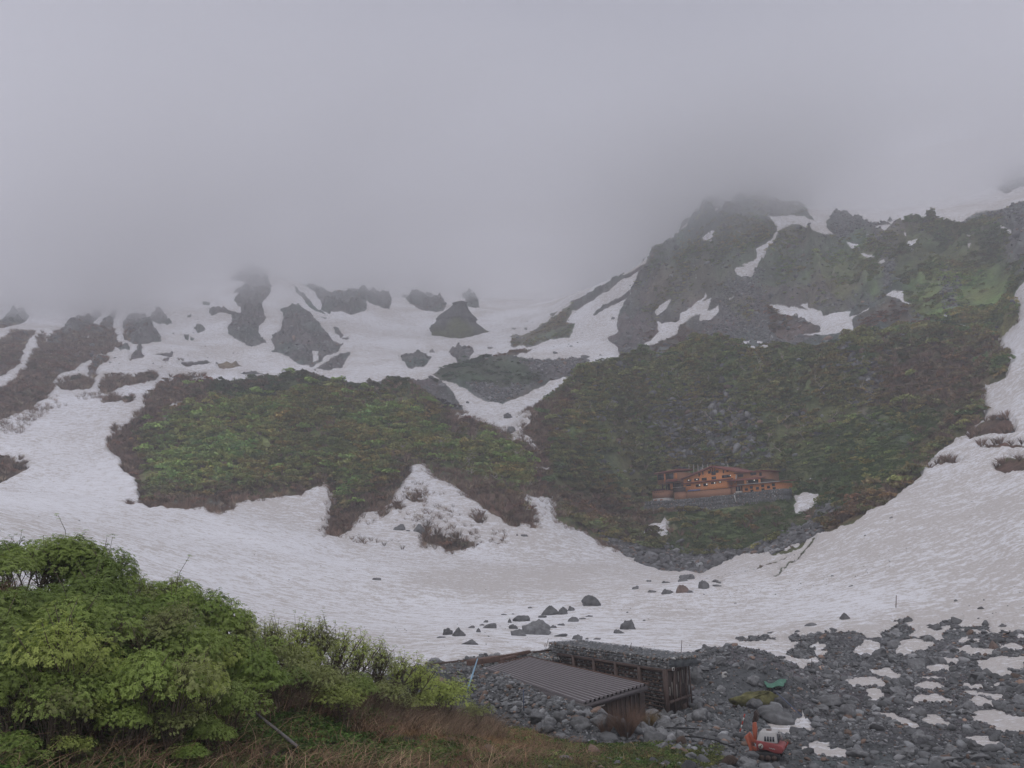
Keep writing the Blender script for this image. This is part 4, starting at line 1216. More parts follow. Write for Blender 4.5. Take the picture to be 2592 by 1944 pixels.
# boulders sticking out of the snow: grid, x centre, y base, width, height, look
ORD = ['first', 'second', 'third', 'fourth', 'fifth', 'sixth', 'seventh', 'eighth', 'ninth', 'tenth', 'eleventh', 'twelfth', 'thirteenth', 'fourteenth']
SB = [
    ('E', 1540, 688, 128, 66, 1, 'big rounded boulder standing alone on the snow above the long row of boulders'),
    ('E', 1285, 742, 130, 56, 2, 'pointed boulder in the tight cluster behind the shelter roof'),
    ('E', 1362, 738, 84, 46, 1, 'blocky boulder beside the pointed one in the cluster behind the shelter'),
    ('E', 1412, 722, 50, 30, 1, 'small square block at the right end of the cluster behind the shelter'),
    ('E', 1236, 758, 58, 16, 3, 'flat slab in front of the pointed boulder of the cluster'),
    ('E', 1118, 782, 112, 37, 1, 'long low boulder left of the tight cluster'),
    ('E', 1043, 790, 36, 27, 2, 'small pointed stone touching the left end of the long low boulder'),
    ('E', 1058, 824, 78, 26, 1, 'low wedge boulder left above the biggest rounded boulder'),
    ('E', 1205, 858, 172, 92, 4, 'biggest boulder of the row, a broad grey dome half buried in snow'),
    ('E', 1096, 868, 92, 42, 1, 'low boulder leaning on the left foot of the biggest dome'),
    ('E', 1300, 822, 50, 16, 3, 'thin slab at the right foot of the biggest dome'),
    ('E', 1350, 806, 50, 12, 3, 'flat stone trailing right of the biggest dome'),
    ('E', 673, 861, 72, 42, 1, 'egg-shaped boulder at the left end of the row'),
    ('E', 745, 870, 92, 55, 2, 'dark notched boulder next to the egg-shaped one'),
    ('E', 925, 822, 102, 28, 3, 'flat-topped long boulder in the left half of the row'),
    ('E', 855, 847, 40, 27, 1, 'small cube-like boulder below the flat-topped long boulder'),
    ('E', 815, 822, 44, 16, 3, 'low slab just right of the dark notched boulder'),
    ('E', 900, 788, 38, 15, 1, 'small stone above the flat-topped long boulder'),
    ('E', 876, 806, 32, 11, 3, 'tiny flat stone left above the flat-topped long boulder'),
    ('E', 810, 920, 118, 30, 3, 'long slanting slab alone nearest the left end of the shelter'),
    ('E', 1424, 782, 72, 30, 2, 'tent-shaped boulder right of the cluster'),
    ('E', 1480, 768, 46, 10, 3, 'thin stone right behind the tent-shaped boulder'),
    ('E', 1522, 754, 50, 9, 3, 'thin snow-lapped slab farthest right of the tent-shaped boulder'),
    ('E', 1345, 873, 96, 15, 3, 'very flat slab just above the middle of the gabion wall'),
    ('E', 1454, 891, 70, 30, 1, 'rounded boulder just above the gabion wall'),
    ('E', 1503, 891, 28, 9, 3, 'small stone touching the rounded boulder above the gabion wall'),
    ('E', 1762, 830, 112, 58, 1, 'steep-faced boulder above the right part of the gabion wall'),
    ('E', 1690, 852, 86, 24, 2, 'broken rocks piled at the left foot of the steep-faced boulder'),
    ('E', 1568, 891, 50, 9, 3, 'dark sliver of rock left below the steep-faced boulder'),
    ('E', 1850, 781, 24, 9, 3, 'small stone right above the steep-faced boulder'),
    ('E', 634, 878, 56, 9, 3, 'flat sliver of rock under the egg-shaped boulder'),
    ('E', 1165, 701, 30, 9, 1, 'tiny dark stone alone on the snow above the long row'),
    ('E', 1005, 742, 42, 8, 3, 'thin dark stone alone above the left half of the row'),
    ('E', 1063, 740, 18, 5, 3, 'very small stone beside the thin dark stone above the row'),
    ('E', 385, 236, 112, 40, 1, 'dark oval boulder below the snow tongue of the left hill'),
    ('E', 500, 252, 92, 58, 2, 'triangular boulder right of the dark oval one below the snow tongue'),
    ('E', 434, 244, 26, 8, 3, 'small stone between the oval and the triangular boulder'),
    ('E', 1135, 273, 50, 17, 1, 'dark half-round stone below the bushy spur in the middle'),
    ('E', 1088, 270, 14, 14, 2, 'small upright stone left of the dark half-round one'),
    ('E', 245, 534, 52, 15, 3, 'lone dark stone in the middle of the wide left snowfield'),
    ('E', 855, 324, 22, 8, 3, 'small stone at the right end of the bare patch'),
    ('E', 1800, 588, 46, 22, 1, 'round stone in a snow hollow, leftmost of those under the hut scree'),
    ('E', 1880, 544, 32, 12, 1, 'small round stone above left of the boulders under the hut scree'),
    ('E', 1980, 550, 50, 14, 3, 'slanting slab just below the tip of the hut scree'),
    ('E', 1895, 610, 55, 17, 3, 'split flat stone left of the pyramid boulder'),
    ('E', 1985, 620, 88, 30, 2, 'low pyramid boulder under the hut scree'),
    ('F', 82, 610, 76, 48, 5, 'reddish cracked block beside the low pyramid boulder'),
    ('F', 120, 611, 60, 14, 3, 'flat slab under the right side of the reddish cracked block'),
    ('F', 92, 540, 70, 26, 1, 'dark rocks wedged at the very tip of the hut scree'),
    ('F', 132, 527, 50, 30, 2, 'small dark block beside the rocks at the tip of the scree'),
    ('F', 205, 585, 78, 52, 6, 'dark grey egg-like boulder in its own snow hollow'),
    ('F', 288, 573, 62, 11, 3, 'thin slab right of the dark egg-like boulder'),
    ('F', 1058, 768, 88, 38, 2, 'grey pyramid boulder alone on the right snow slope above the rubble'),
    ('F', 850, 809, 74, 17, 3, 'low dark stone left below the grey pyramid boulder'),
    ('F', 775, 850, 40, 12, 3, 'small stone above the first rubble patches'),
    ('F', 612, 853, 38, 9, 3, 'tiny stone left above the first rubble patches'),
    ('F', 1440, 783, 60, 24, 1, 'dark stone at the top edge of the rubble patches'),
    ('F', 1730, 793, 62, 34, 1, 'grey boulder topping the rubble at the far right'),
    ('F', 1600, 828, 76, 32, 1, 'rounded grey boulder at the upper right rim of the rubble'),
    ('F', 1645, 808, 40, 24, 2, 'small block behind the rounded boulder at the rubble rim'),
    ('F', 1722, 828, 52, 24, 1, 'small grey boulder below the one topping the rubble'),
    ('F', 1950, 946, 56, 46, 5, 'reddish square block among the snow patches at the far right'),
    ('F', 425, 892, 62, 20, 1, 'dark boulder at the left end of the small stone row'),
    ('F', 510, 890, 60, 19, 1, 'dark boulder in the middle of the small stone row'),
    ('F', 560, 893, 46, 12, 3, 'flat stone at the right end of the small stone row'),
    ('F', 1725, 664, 28, 11, 1, 'tiny dark stone on the right snow slope'),
    ('F', 1876, 709, 42, 15, 1, 'small dark stone right of the thin snow pole'),
    ('F', 1895, 662, 12, 7, 1, 'very small stone above the small dark stone near the snow pole'),
    ('F', 2010, 812, 50, 14, 3, 'flat stone at the far right above the rubble'),
    ('F', 1180, 270, 12, 10, 1, 'tiny stone high on the right snow slope'),
    ('F', 1335, 165, 24, 10, 1, 'pair of dark crumbs high on the right snow slope'),
    ('F', 1095, 571, 30, 7, 3, 'thin twig-dark stone in the middle of the right snow slope'),
    ('F', 985, 515, 20, 7, 3, 'small dark stone below the long crack in the snow'),
    ('F', 400, 676, 20, 5, 3, 'tiny flat stone on the level snow under the crack'),
    ('B', 1033, 1090, 62, 40, 1, 'round dark boulder in the small snow basin between the two hills'),
    ('B', 1060, 1174, 76, 48, 1, 'brownish boulder at the lower edge of the small snow basin'),
    ('B', 788, 997, 32, 16, 3, 'small stone at the upper left of the small snow basin'),
    ('B', 1312, 700, 42, 20, 1, 'grey boulder on the snow above the dark scree mound'),
    ('B', 1512, 730, 84, 22, 3, 'long dark rock on the snow right above the scree mound'),
    ('B', 1205, 743, 48, 13, 3, 'small dark rock on the upper rim of the scree mound'),
    ('B', 1412, 658, 20, 8, 1, 'tiny rock high on the snow right of the ridge strip'),
    ('B', 1590, 712, 30, 9, 3, 'small rock right of the long dark rock'),
    ('B', 1665, 498, 26, 18, 1, 'dark rock on the steep snow beside the rock face'),
    ('P', 1485, 1250, 36, 10, 3, 'dark rocks where the hut scree meets the snow'),
]
LK = {1: (0, 22, 0.0), 2: (1, 9, 0.55), 3: (2, 10, 0.0), 4: (3, 26, 0.0), 5: (4, 7, 0.0), 6: (5, 8, 0.0)}
for n_, (c, x, y, w, h, look, lab) in enumerate(SB):
    sd, cuts, peak = LK[look]
    u, v = px(c, x, y)
    g = ground(u, v, 45, 640 if c == 'B' else 330)
    dist = np.linalg.norm(g)
    m = dist / F
    ww = w / CR[c][2] * m / 2
    hh_ = h / CR[c][2] * m
    V, Fc = rock_fine(500 + n_ * 3 + sd, (1, 1, 1), cuts, peak)
    # project footprint sits in the snow; height counted above it
    zmax = V[:, 2].max()
    V = V * np.array([ww / np.abs(V[:, 0]).max(), max(ww * 0.75, hh_ * 0.5) / np.abs(V[:, 1]).max(), 1])
    lowcut = -0.45
    V[:, 2] = np.where(V[:, 2] > 0, V[:, 2] / zmax * hh_ * 0.9, V[:, 2] * hh_ * 0.9)
    nx = V[:, 0] / ww
    V[:, 2] += hh_ * (0.16 if look == 3 else 0.05) * nx * ((n_ % 3) - 0.6)
    if look == 5:
        V[:, 0] += V[:, 2] * 0.12
    o = mk('boulder', V, Fc, {5: M_boulder_red, 4: M_boulder, 6: M_boulder_dark}.get(look, M_boulder_dark), smooth=False)
    th = math.atan2(g[0], g[1])
    back_ = g + np.array([math.sin(th), math.cos(th), 0]) * (ww * 0.35)
    o.location = (back_[0], back_[1], g[2] + hh_ * 0.02)
    o.rotation_euler = (0, 0, -th)
    tag(o, lab, 'boulder')

# the rock tower between the snow chutes
def rock_tower():
    u, v = px('B', 745, 600)
    g = ground(u, v, 430, 900)
    d = np.linalg.norm(g)
    m = d / F / 2.37
    out = np.array([(590, 540), (620, 500), (640, 455), (690, 410), (735, 368), (775, 378), (800, 430), (830, 500), (900, 560), (880, 605), (810, 627), (740, 607), (660, 582)], float)
    nz, na = 46, 64
    V = []
    ys = np.linspace(640, 366, nz)
    for k, yy in enumerate(ys):
        # left / right border at this height
        xl, xr = [], []
        for a in range(len(out)):
            x0, y0 = out[a]
            x1, y1 = out[(a + 1) % len(out)]
            if (y0 - yy) * (y1 - yy) <= 0 and y0 != y1:
                xx = x0 + (yy - y0) / (y1 - y0) * (x1 - x0)
                xl.append(xx)
        if xl:
            lo, hi = min(xl), max(xl)
        else:
            lo, hi = (700, 860) if yy > 600 else (745, 765)
        if yy > 545:
            lo, hi = min(lo, 600), max(hi, 895)
        cx, hw = (lo + hi) / 2 - 745, max((hi - lo) / 2 * (1.22 if yy < 480 else 1.08), 40 if yy < 385 else 46)
        zz = (612 - yy) * m
        for j in range(na):
            an = 2 * math.pi * j / na
            V.append((m * (cx + hw * math.cos(an)), m * (hw * 0.75 * math.sin(an) + (0)), zz))
    V = np.array(V)
    nn = 1 + 0.16 * (fbm(np.arctan2(V[:, 1], V[:, 0]) * 2.5, V[:, 2] / 16, 70, 4, 0.65))
    V[:, 0] *= nn
    V[:, 1] *= nn
    V = np.concatenate([V, [[V[-na:, 0].mean(), V[-na:, 1].mean(), V[-1, 2] + 1.5]]])
    Fc = [(k * na + j, k * na + (j + 1) % na, (k + 1) * na + (j + 1) % na, (k + 1) * na + j) for k in range(nz - 1) for j in range(na)]
    Fc += [((nz - 1) * na + j, (nz - 1) * na + (j + 1) % na, nz * na) for j in range(na)]
    z = V[:, 2] / V[:, 2].max()
    tn = fbm(V[:, 0] / 14, V[:, 2] / 12, 12, 3)
    gr = np.clip((0.42 - z) * 4 + tn * 1.2, 0, 1)[:, None]
    tint = np.array([0.085, 0.087, 0.088]) * (1 - gr) + np.array([0.085, 0.095, 0.045]) * gr
    o = mk('rock_tower', V, Fc, tint_mat('tower_stone', 0.9, 0.4, 0.35, bump=1.0), cattr={'tint': tint})
    th = math.atan2(g[0], g[1])
    o.location = g + np.array([math.sin(th), math.cos(th), 0]) * 10 + np.array([0, 0, -1.5])
    o.rotation_euler = (0, 0, -th)
    tag(o, 'dark pointed rock tower standing between the snow chutes below the cloud', 'rock')


rock_tower()
# ------------------------------------------------------------------ plants
M_leaf = tint_mat('hill_leaves', 0.8, 0.35, 0.6, 0.2, trans=0.3)
M_twigs = tint_mat('bare_twigs', 0.9, 0.25, 2.0, 0.1)


def hill_crown(seed, n=90, R0=1.0, leaf=0.2, flat=0.75, spread=0.35):
    """leaf sprays spread through a lumpy dome"""
    rg = np.random.default_rng(seed)
    nl = 6
    lc = rg.normal(size=(nl, 3)) * 0.45
    lc[:, 2] = np.abs(lc[:, 2]) * 0.5 + 0.35
    k = rg.integers(0, nl, n)
    d = rg.normal(size=(n, 3))
    d /= np.linalg.norm(d, axis=1, keepdims=True)
    d[:, 2] = np.abs(d[:, 2]) * 0.9 - 0.15
    c = lc[k] + d * rg.uniform(0.35, 0.6, (n, 1))
    c[:, 2] *= flat
    Rm = rot_rand(n, 0.7, rg)
    q = np.array([(-1, -0.5, 0), (0.1, -0.8, 0.12), (1, 0.2, 0), (0, 0.8, 0.1)]) * leaf
    V = np.einsum('nij,kj->nki', Rm, q) * rg.uniform(0.6, 1.4, (n, 1, 1)) + c[:, None, :]
    Fc = np.arange(n * 4).reshape(n, 4)
    sh = np.repeat(rg.uniform(0.75, 1.3, n), 4)
    return V.reshape(-1, 3) * R0, Fc, sh


def twig_spray(seed, n=46, spread=0.9, w=0.03, lean=0.0):
    rg = np.random.default_rng(seed)
    V, Fc = [], []
    for _ in range(n):
        an = rg.uniform(0, 6.28)
        e = rg.uniform(0.1, 1.0) * spread
        L = rg.uniform(0.6, 1.15)
        dx, dy = math.cos(an) * e + lean, math.sin(an) * e
        p0 = np.array([math.cos(an) * 0.12, math.sin(an) * 0.12, 0])
        p1 = p0 + np.array([dx * 0.35, dy * 0.35, 0.5]) * L
        p2 = p1 + np.array([dx * 0.5 + rg.normal(0, .12), dy * 0.5 + rg.normal(0, .12), 0.42 - 0.2 * e]) * L
        s = np.array([-math.sin(an + 1.2), math.cos(an + 1.2), 0]) * w
        b = len(V)
        V += [p0 - s, p0 + s, p1 + s * 0.7, p1 - s * 0.7, p2 + s * 0.25, p2 - s * 0.25]
        Fc += [(b, b + 1, b + 2, b + 3), (b + 3, b + 2, b + 4, b + 5)]
    return np.array(V), np.array(Fc), np.ones(len(V))


CROWNS = [hill_crown(40 + k) for k in range(6)]
SPRAYS = [twig_spray(60 + k) for k in range(5)]
FINE = [twig_spray(160 + k, 26, 1.3, 0.013) for k in range(4)]


def green_tint(n, rng, wg, wo, wd, wb, P=None):
    base = wg[:, None] * np.array([0.27, 0.34, 0.105]) + wo[:, None] * np.array([0.21, 0.235, 0.09]) + wd[:, None] * np.array([0.08, 0.125, 0.07]) + wb[:, None] * np.array([0.18, 0.125, 0.085])
    w = (wg + wo + wd + wb)[:, None] + 1e-6
    c = base / w
    if P is not None:
        q = fbm(P[:, 0] / 20, P[:, 1] / 20, 515, 3)[:, None]
        c = c * (1 + 0.30 * q) * (1 + np.array([0.18, -0.04, 0.0]) * fbm(P[:, 0] / 11, P[:, 1] / 11, 525, 2)[:, None])
    v = rng.lognormal(0, 0.15, n)[:, None]
    yel = rng.uniform(0.85, 1.3, n)
    c = c * v
    c[:, 0] *= yel
    return c


def crown_stuff(name, label, wgt, n, smin, smax, temps, mat, seed, tintfn=None, lift=0.0, rmode=0.25, cap=None):
    rng = np.random.default_rng(seed)
    i, j, P = pick(wgt, n, rng)
    P = P.copy()
    s = rng.uniform(smin, smax, n)
    P[:, 2] += lift * s
    t = tintfn(n, rng, WT['green'][i, j], WT['olive'][i, j], WT['dark'][i, j], WT['brown'][i, j], P=P) if tintfn else None
    which = rng.integers(0, len(temps), n)
    Rm = rot_rand(n, rmode, rng)
    Vs, Fs, Ts = [], [], []
    b = 0
    for k, (tv, tf, sh) in enumerate(temps):
        m = which == k
        V, Fc, Tt = scatter_merge(tv, tf, P[m], Rm[m], s[m], t[m])
        Tt = Tt * np.tile(sh, m.sum())[:, None]
        Vs.append(V)
        Fs.append(Fc + b)
        Ts.append(Tt)
        b += len(V)
    o = mk(name, np.concatenate(Vs), np.concatenate(Fs), mat, cattr={'tint': np.concatenate(Ts)})
    return tag(o, label, kind='stuff')


inhill = (S < -3) & (BAND > 7.2) & (BAND < 12.2) & (PU > -150) & (PU < 2750) & ~((BAND > 8.9) & (BAND < 10.1) & (PU > px('Hh', 100, 0)[0]) & (PU < px('Hh', 2010, 0)[0]))
front_hut = inpoly(poly('Hh', -40, 600, 60, 560, 2040, 440, 2080, 640, 2060, 760, -40, 850)) & (BAND < 9)
crack = np.zeros(PU.shape, bool)
for Q in darks[:8]:
    crack |= inpoly(Q)
crack |= (PV > 1080) & (PU > px('F', 700, 0)[0]) & (PU < px('F', 900, 0)[0]) & inpoly(poly('G', 1440, 1330, 1500, 1140, 1660, 1020, 1830, 1000, 1700, 1200, 1500, 1340)) & (S > -9)
inhill = inhill & ~front_hut & ~crack
left = PU < px('B', 1180, 0)[0]
clump = np.clip(0.75 + 0.6 * fbm(XX / 12, YY / 12, 201, 3), 0.22, 1.5)
grassy = inpoly(poly('P', 1690, 1010, 1850, 900, 1880, 880, 2060, 880, 2000, 1000, 1900, 1080, 1760, 1150, 1600, 1200, 1450, 1195, 1400, 1120, 1600, 1100))
w_shrub = np.where(inhill, (WT['green'] + 0.75 * WT['olive'] + 0.5 * WT['dark'] + 0.1 * WT['brown'] + 0.30 * WT['rock']) * clump, 0) * np.where(grassy, 0.10, 1)
crown_stuff('thicket', 'unbroken green birch scrub covering the two moraine hills', w_shrub, 15500, 0.7, 1.9, CROWNS, M_leaf, 71, green_tint, 0.35)


def brown_tint(n, rng, *a, P=None):
    v = rng.lognormal(0, 0.3, n)[:, None]
    c = np.array([0.185, 0.125, 0.095]) * v
    g = rng.uniform(0, 1, n) < 0.2
    c[g] = np.array([0.25, 0.195, 0.14]) * v[g]
    return c


w_twig = np.where(inhill | ((S < 3) & (S > -6) & (BAND > 7.5) & (BAND < 12)), WT['brown'] + 0.06 * WT['olive'] + 0.05 * WT['green'], 0) * np.where(grassy, 0.15, 1)
crown_stuff('thicket', 'leafless brown scrub along the lower rims of the hills', w_twig, 7500, 1.0, 2.3, SPRAYS, M_twigs, 72, brown_tint)
# low plants on the slopes further back
w_far = np.where((S < -3) & (BAND > 10.5) & (RR < 620) & (PU > -100), (WT['green'] + WT['olive'] + WT['dark'] + 0.5 * WT['brown']) * np.clip(0.35 + fbm(XX / 22, YY / 22, 205, 3), 0.02, 1.5), 0) * (BAND > 12)
crown_stuff('thicket', 'low green creeping pine and scrub on the upper slopes', w_far * np.where(WT['green'] > 0.5, 0.35, 1), 6500, 0.6, 1.7, CROWNS, M_leaf, 73, green_tint, 0.05)
w_fb = np.where((S < 2) & (BAND > 12.2) & (RR < 600) & (PU > -150) & (PU < 1000), WT['brown'], 0)
crown_stuff('thicket', 'leafless brown scrub on the dark ribs at the far left', w_fb, 2200, 1.2, 2.6, SPRAYS, M_twigs, 74, brown_tint)
# twigs poking through the snow edges
edge = np.exp(-((S - 5) / 7.0) ** 2) * (S > 0) * (BAND > 7) * (BAND < 12.0)
tong = inpoly(poly('E', 60, 160, 400, -80, 560, -80, 1000, 180, 700, 330, 400, 330, 60, 330)) * 0.10 + inpoly(poly('E', 1120, -60, 1330, -60, 1400, 170, 1200, 160)) * 0.06 + inpoly(poly('B', 1080, 1050, 1250, 1050, 1250, 1300, 1100, 1240)) * 0.25
w_e = np.where((PU > px('A', 1000, 0)[0]) & (PU < px('E', 1700, 0)[0]), edge * 0.35, 0) + np.where((S > 1) & (BAND > 7) & (BAND < 12), tong * np.clip(fbm(XX / 9, YY / 9, 207, 2) + 0.15, 0, 1), 0)
crown_stuff('thicket', 'thin bare twigs poking through the snow at the hill edges', w_e, 1500, 0.6, 1.6, FINE, M_twigs, 75, brown_tint)
ledge = inpoly(poly('A', -60, 1100, 60, 1080, 300, 1000, 560, 900, 700, 850, 800, 860, 700, 1000, 300, 1060, 60, 1260, -60, 1300))
w_l = np.where((S > 1) & (BAND > 8) & (PU < 420), ledge * np.clip(fbm(XX / 12, YY / 12, 209, 2), 0, 1), 0)
crown_stuff('thicket', 'sparse bare twigs in the left snow gully', w_l, 260, 0.9, 1.9, FINE, M_twigs, 76, brown_tint)

# countable green bushes on the hills (the largest, one object each)
M_bush = {}
for nm, c in (('fresh', (0.29, 0.40, 0.11)), ('olive', (0.29, 0.31, 0.11)), ('deep', (0.14, 0.21, 0.08))):
    M_bush[nm] = simple_mat(nm + '_bush_leaves', c, 0.8, 0.35, 1.2, obj_var=0.25, spec=0.2)
BUSHD = {}
for nm in M_bush:
    L_ = []
    for k in range(4):
        V, Fc, sh = hill_crown(140 + k + 10 * len(BUSHD), 240, 1.0, 0.14)
        o = mk('hill_bush', V, Fc, M_bush[nm])
        L_.append(o.data)
        bpy.data.objects.remove(o)
    BUSHD[nm] = L_
rng = np.random.default_rng(88)
for nm, side, n, lab in (('fresh', left, 85, 'fresh green rounded bush in the birch scrub of the left moraine hill'),
                         ('olive', left, 25, 'yellow-green bush in the birch scrub of the left moraine hill'),
                         ('olive', ~left, 80, 'yellow-green bush on the cliffy hill behind the mountain hut'),
                         ('deep', ~left, 45, 'deep green bush on the cliffy hill behind the mountain hut')):
    i, j, P = pick(w_shrub * side, n, rng)
    for p in P:
        o = bpy.data.objects.new('hill_bush', BUSHD[nm][rng.integers(0, 4)])
        COL.objects.link(o)
        s = rng.uniform(1.8, 2.9)
        o.location = (p[0], p[1], p[2] + 0.35 * s)
        o.scale = (s, s, s * rng.uniform(0.8, 1.05))
        o.rotation_euler = (rng.normal(0, .1), rng.normal(0, .1), rng.uniform(0, 6.3))
        tag(o, lab, 'bush', nm + (' bushes on the left hill' if side is left else ' bushes on the hut hill'))

# pale crooked birches on the cliff above the hut
M_birch = simple_mat('birch_bark', (0.45, 0.39, 0.33), 0.8, 0.2, 4.0)
def birch_meshes(seed):
    rg = np.random.default_rng(seed)
    mb = MB()
    tips = []

    def grow(p, d, L, r, lev):
        pts = [p]
        for s in range(4):
            d = d + rg.normal(0, 0.28, 3) + np.array([0, 0, 0.14])
            d /= np.linalg.norm(d)
            p = p + d * L / 4
            pts.append(p)
        mb.tube(pts, [r * (1 - 0.14 * q) for q in range(5)], 4)
        if lev < 2:
            for _ in range(3):
                nd = d * 0.6 + rg.normal(0, 0.65, 3)
                nd[2] = abs(nd[2]) * 0.5 + 0.05
                grow(pts[rg.integers(2, 5)], nd / np.linalg.norm(nd), L * 0.62, r * 0.55, lev + 1)
        else:
            tips.append(p)
    grow(np.array([0, 0, -0.2]), np.array([rg.normal(0, .6), -0.3, 0.75]), 2.4, 0.13, 0)
    n = len(tips) * 9
    c = np.repeat(np.array(tips), 9, 0) + rg.normal(0, 0.32, (n, 3))
    q = np.array([(-1, -0.5, 0), (0.1, -0.8, 0.12), (1, 0.2, 0), (0, 0.8, 0.1)]) * 0.15
    V = np.einsum('nij,kj->nki', rot_rand(n, 0.8, rg), q) + c[:, None, :]
    return mb, V.reshape(-1, 3), np.arange(n * 4).reshape(n, 4)


BT = []
for k in range(4):
    mb, V, Fc = birch_meshes(400 + k)
    e = empty('birch_tree', (0, 0, 0))
    mb.build('trunk', M_birch, e)
    mk('crown', V, Fc, M_bush['olive'], e)
    BT.append(e)
w_b = np.where(inhill & ~left & inpoly(poly('P', 1220, 900, 1400, 790, 1560, 790, 1780, 780, 1900, 850, 1800, 950, 1640, 1000, 1400, 1000, 1250, 960)), 1.0, 0)
w_b2 = np.where(inhill & left & inpoly(poly('P', 860, 930, 1080, 940, 1160, 1000, 1150, 1120, 1060, 1100, 950, 1010, 860, 1010)), 1.0, 0)
first = {0: 1, 1: 1, 2: 1, 3: 1}
for w_, n, lab, grp in ((w_b, 80, 'crooked pale-barked birch on the cliff above the mountain hut', 'birches on the cliff'), (w_b2, 22, 'crooked pale-barked birch between the snow tongues of the left hill', 'birches between the snow tongues')):
    i, j, P = pick(w_, n, rng)
    for p in P:
        k = int(rng.integers(0, 4))
        if first[k]:
            e = BT[k]
            first[k] = 0
        else:
            e = copy_tree(BT[k])
        s = rng.uniform(0.75, 1.35)
        e.location = p
        e.scale = (s, s, s)
        e.rotation_euler = (0, 0, rng.uniform(0, 6.3))
        tag(e, lab, 'tree', grp)

# ------------------------------------------------------------------ bushes of the near slope
def leaf_tips_shrub(seed, Rd=1.5, Hh_=2.0, nst=12, lean=(0.0, 0.0), ncl=1500, leaf=0.037, shell=0.8, wide=1.0):
    rg = np.random.default_rng(seed)
    mb = MB()
    lobes = []
    for k in range(7):
        a = rg.uniform(0, 6.28)
        q = rg.uniform(0.15, 0.62)
        lobes.append((math.cos(a) * q * Rd, math.sin(a) * q * Rd, Hh_ * rg.uniform(0.55, 0.80), Rd * rg.uniform(0.32, 0.5)))
    tips = []
    for s in range(nst):
        lb = lobes[s % len(lobes)]
        base = np.array([rg.normal(0, 0.15), rg.normal(0, 0.15), -0.1])
        d = rg.normal(size=3)
        d[2] = abs(d[2])
        d /= np.linalg.norm(d)
        end = np.array(lb[:3]) + d * lb[3] * 0.7 + np.array([lean[0], lean[1], 0]) * 0.6
        mid = (base + end) / 2 + np.array([(end[0] - base[0]) * -0.12 + lean[0] * 0.25, (end[1] - base[1]) * -0.12, 0.12 * Hh_])
        pts = [base * (1 - t) ** 2 + 2 * t * (1 - t) * mid + t * t * end + rg.normal(0, 0.02, 3) for t in np.linspace(0, 1, 7)]
        mb.tube(pts, [0.028 * (1 - 0.12 * q) for q in range(7)], 4)
        for b in range(5):
            q = rg.integers(2, 6)
            dd = rg.normal(0, 1, 3) * 0.5
            dd[2] = abs(dd[2]) + 0.25
            e2 = pts[q] + dd * Rd * 0.34
            mb.tube([pts[q], (pts[q] + e2) / 2 + rg.normal(0, .04, 3), e2], [0.013, 0.010, 0.006], 3)
            tips.append(e2)
        tips.append(end)
    # leaf rosettes over the lobes
    k = rg.integers(0, len(lobes), ncl)
    lb = np.array(lobes)[k]
    d = rg.normal(size=(ncl, 3))
    d /= np.linalg.norm(d, axis=1, keepdims=True)
    d[:, 2] = np.abs(d[:, 2]) * 1.0 - 0.25
    c = lb[:, :3] + d * (lb[:, 3] * rg.uniform(shell, 1.08, ncl))[:, None] * np.array([wide, 1, 0.85])
    c[:, 0] += lean[0] * 0.5
    c[:, 1] += lean[1] * 0.5
    nt_ = len(tips)
    c = np.concatenate([c, np.repeat(np.array(tips), 3, 0) + rg.normal(0, 0.05, (nt_ * 3, 3))])
    up = np.concatenate([d, np.tile([[0, 0, 1.0]], (nt_ * 3, 1))]) + np.array([0, 0, 0.9])
    up += rg.normal(0, 0.25, up.shape)
    up /= np.linalg.norm(up, axis=1, keepdims=True)
    n = len(c)
    a = np.cross(up, rg.normal(size=(n, 3)))
    a /= np.linalg.norm(a, axis=1, keepdims=True)
    b = np.cross(up, a)
    NLF = 6
    Vs = []
    for q in range(NLF):
        an = 2 * math.pi * q / NLF + rg.uniform(-0.3, 0.3, n)
        dr = a * np.cos(an)[:, None] + b * np.sin(an)[:, None]
        sd = -a * np.sin(an)[:, None] + b * np.cos(an)[:, None]
        L_ = (leaf * rg.uniform(0.75, 1.35, n))[:, None]
        dn = rg.uniform(-0.25, 0.45, n)[:, None]
        p0 = c + dr * L_ * 0.15
        p1 = c + dr * L_ * 0.9 + sd * L_ * 0.42 + up * L_ * dn * 0.5
        p2 = c + dr * L_ * 1.7 - up * L_ * 0.35 + up * L_ * dn
        p3 = c + dr * L_ * 0.9 - sd * L_ * 0.42 + up * L_ * dn * 0.5
        Vs.append(np.stack([p0, p1, p2, p3], 1))
    V = np.concatenate(Vs).reshape(-1, 3)
    Fc = np.arange(len(V)).reshape(-1, 4)
    tt = np.tile(np.repeat(rg.lognormal(0, 0.16, n), 4), NLF)
    return mb, V, Fc, tt


def leaf_mat(name, col, tr=0.35):
    m = simple_mat(name, col, 0.55, 0.3, 1.4, obj_var=0.2, spec=0.35)
    nt = m.node_tree
    b = nt.nodes['Principled BSDF']
    t = nt.nodes.new('ShaderNodeBsdfTranslucent')
    src = b.inputs['Base Color'].links[0].from_socket
    nt.links.new(src, t.inputs[0])
    mx = nt.nodes.new('ShaderNodeMixShader')
    mx.inputs[0].default_value = tr
    nt.links.new(b.outputs[0], mx.inputs[1])
    nt.links.new(t.outputs[0], mx.inputs[2])
    nt.links.new(mx.outputs[0], nt.nodes['Material Output'].inputs[0])
    return m


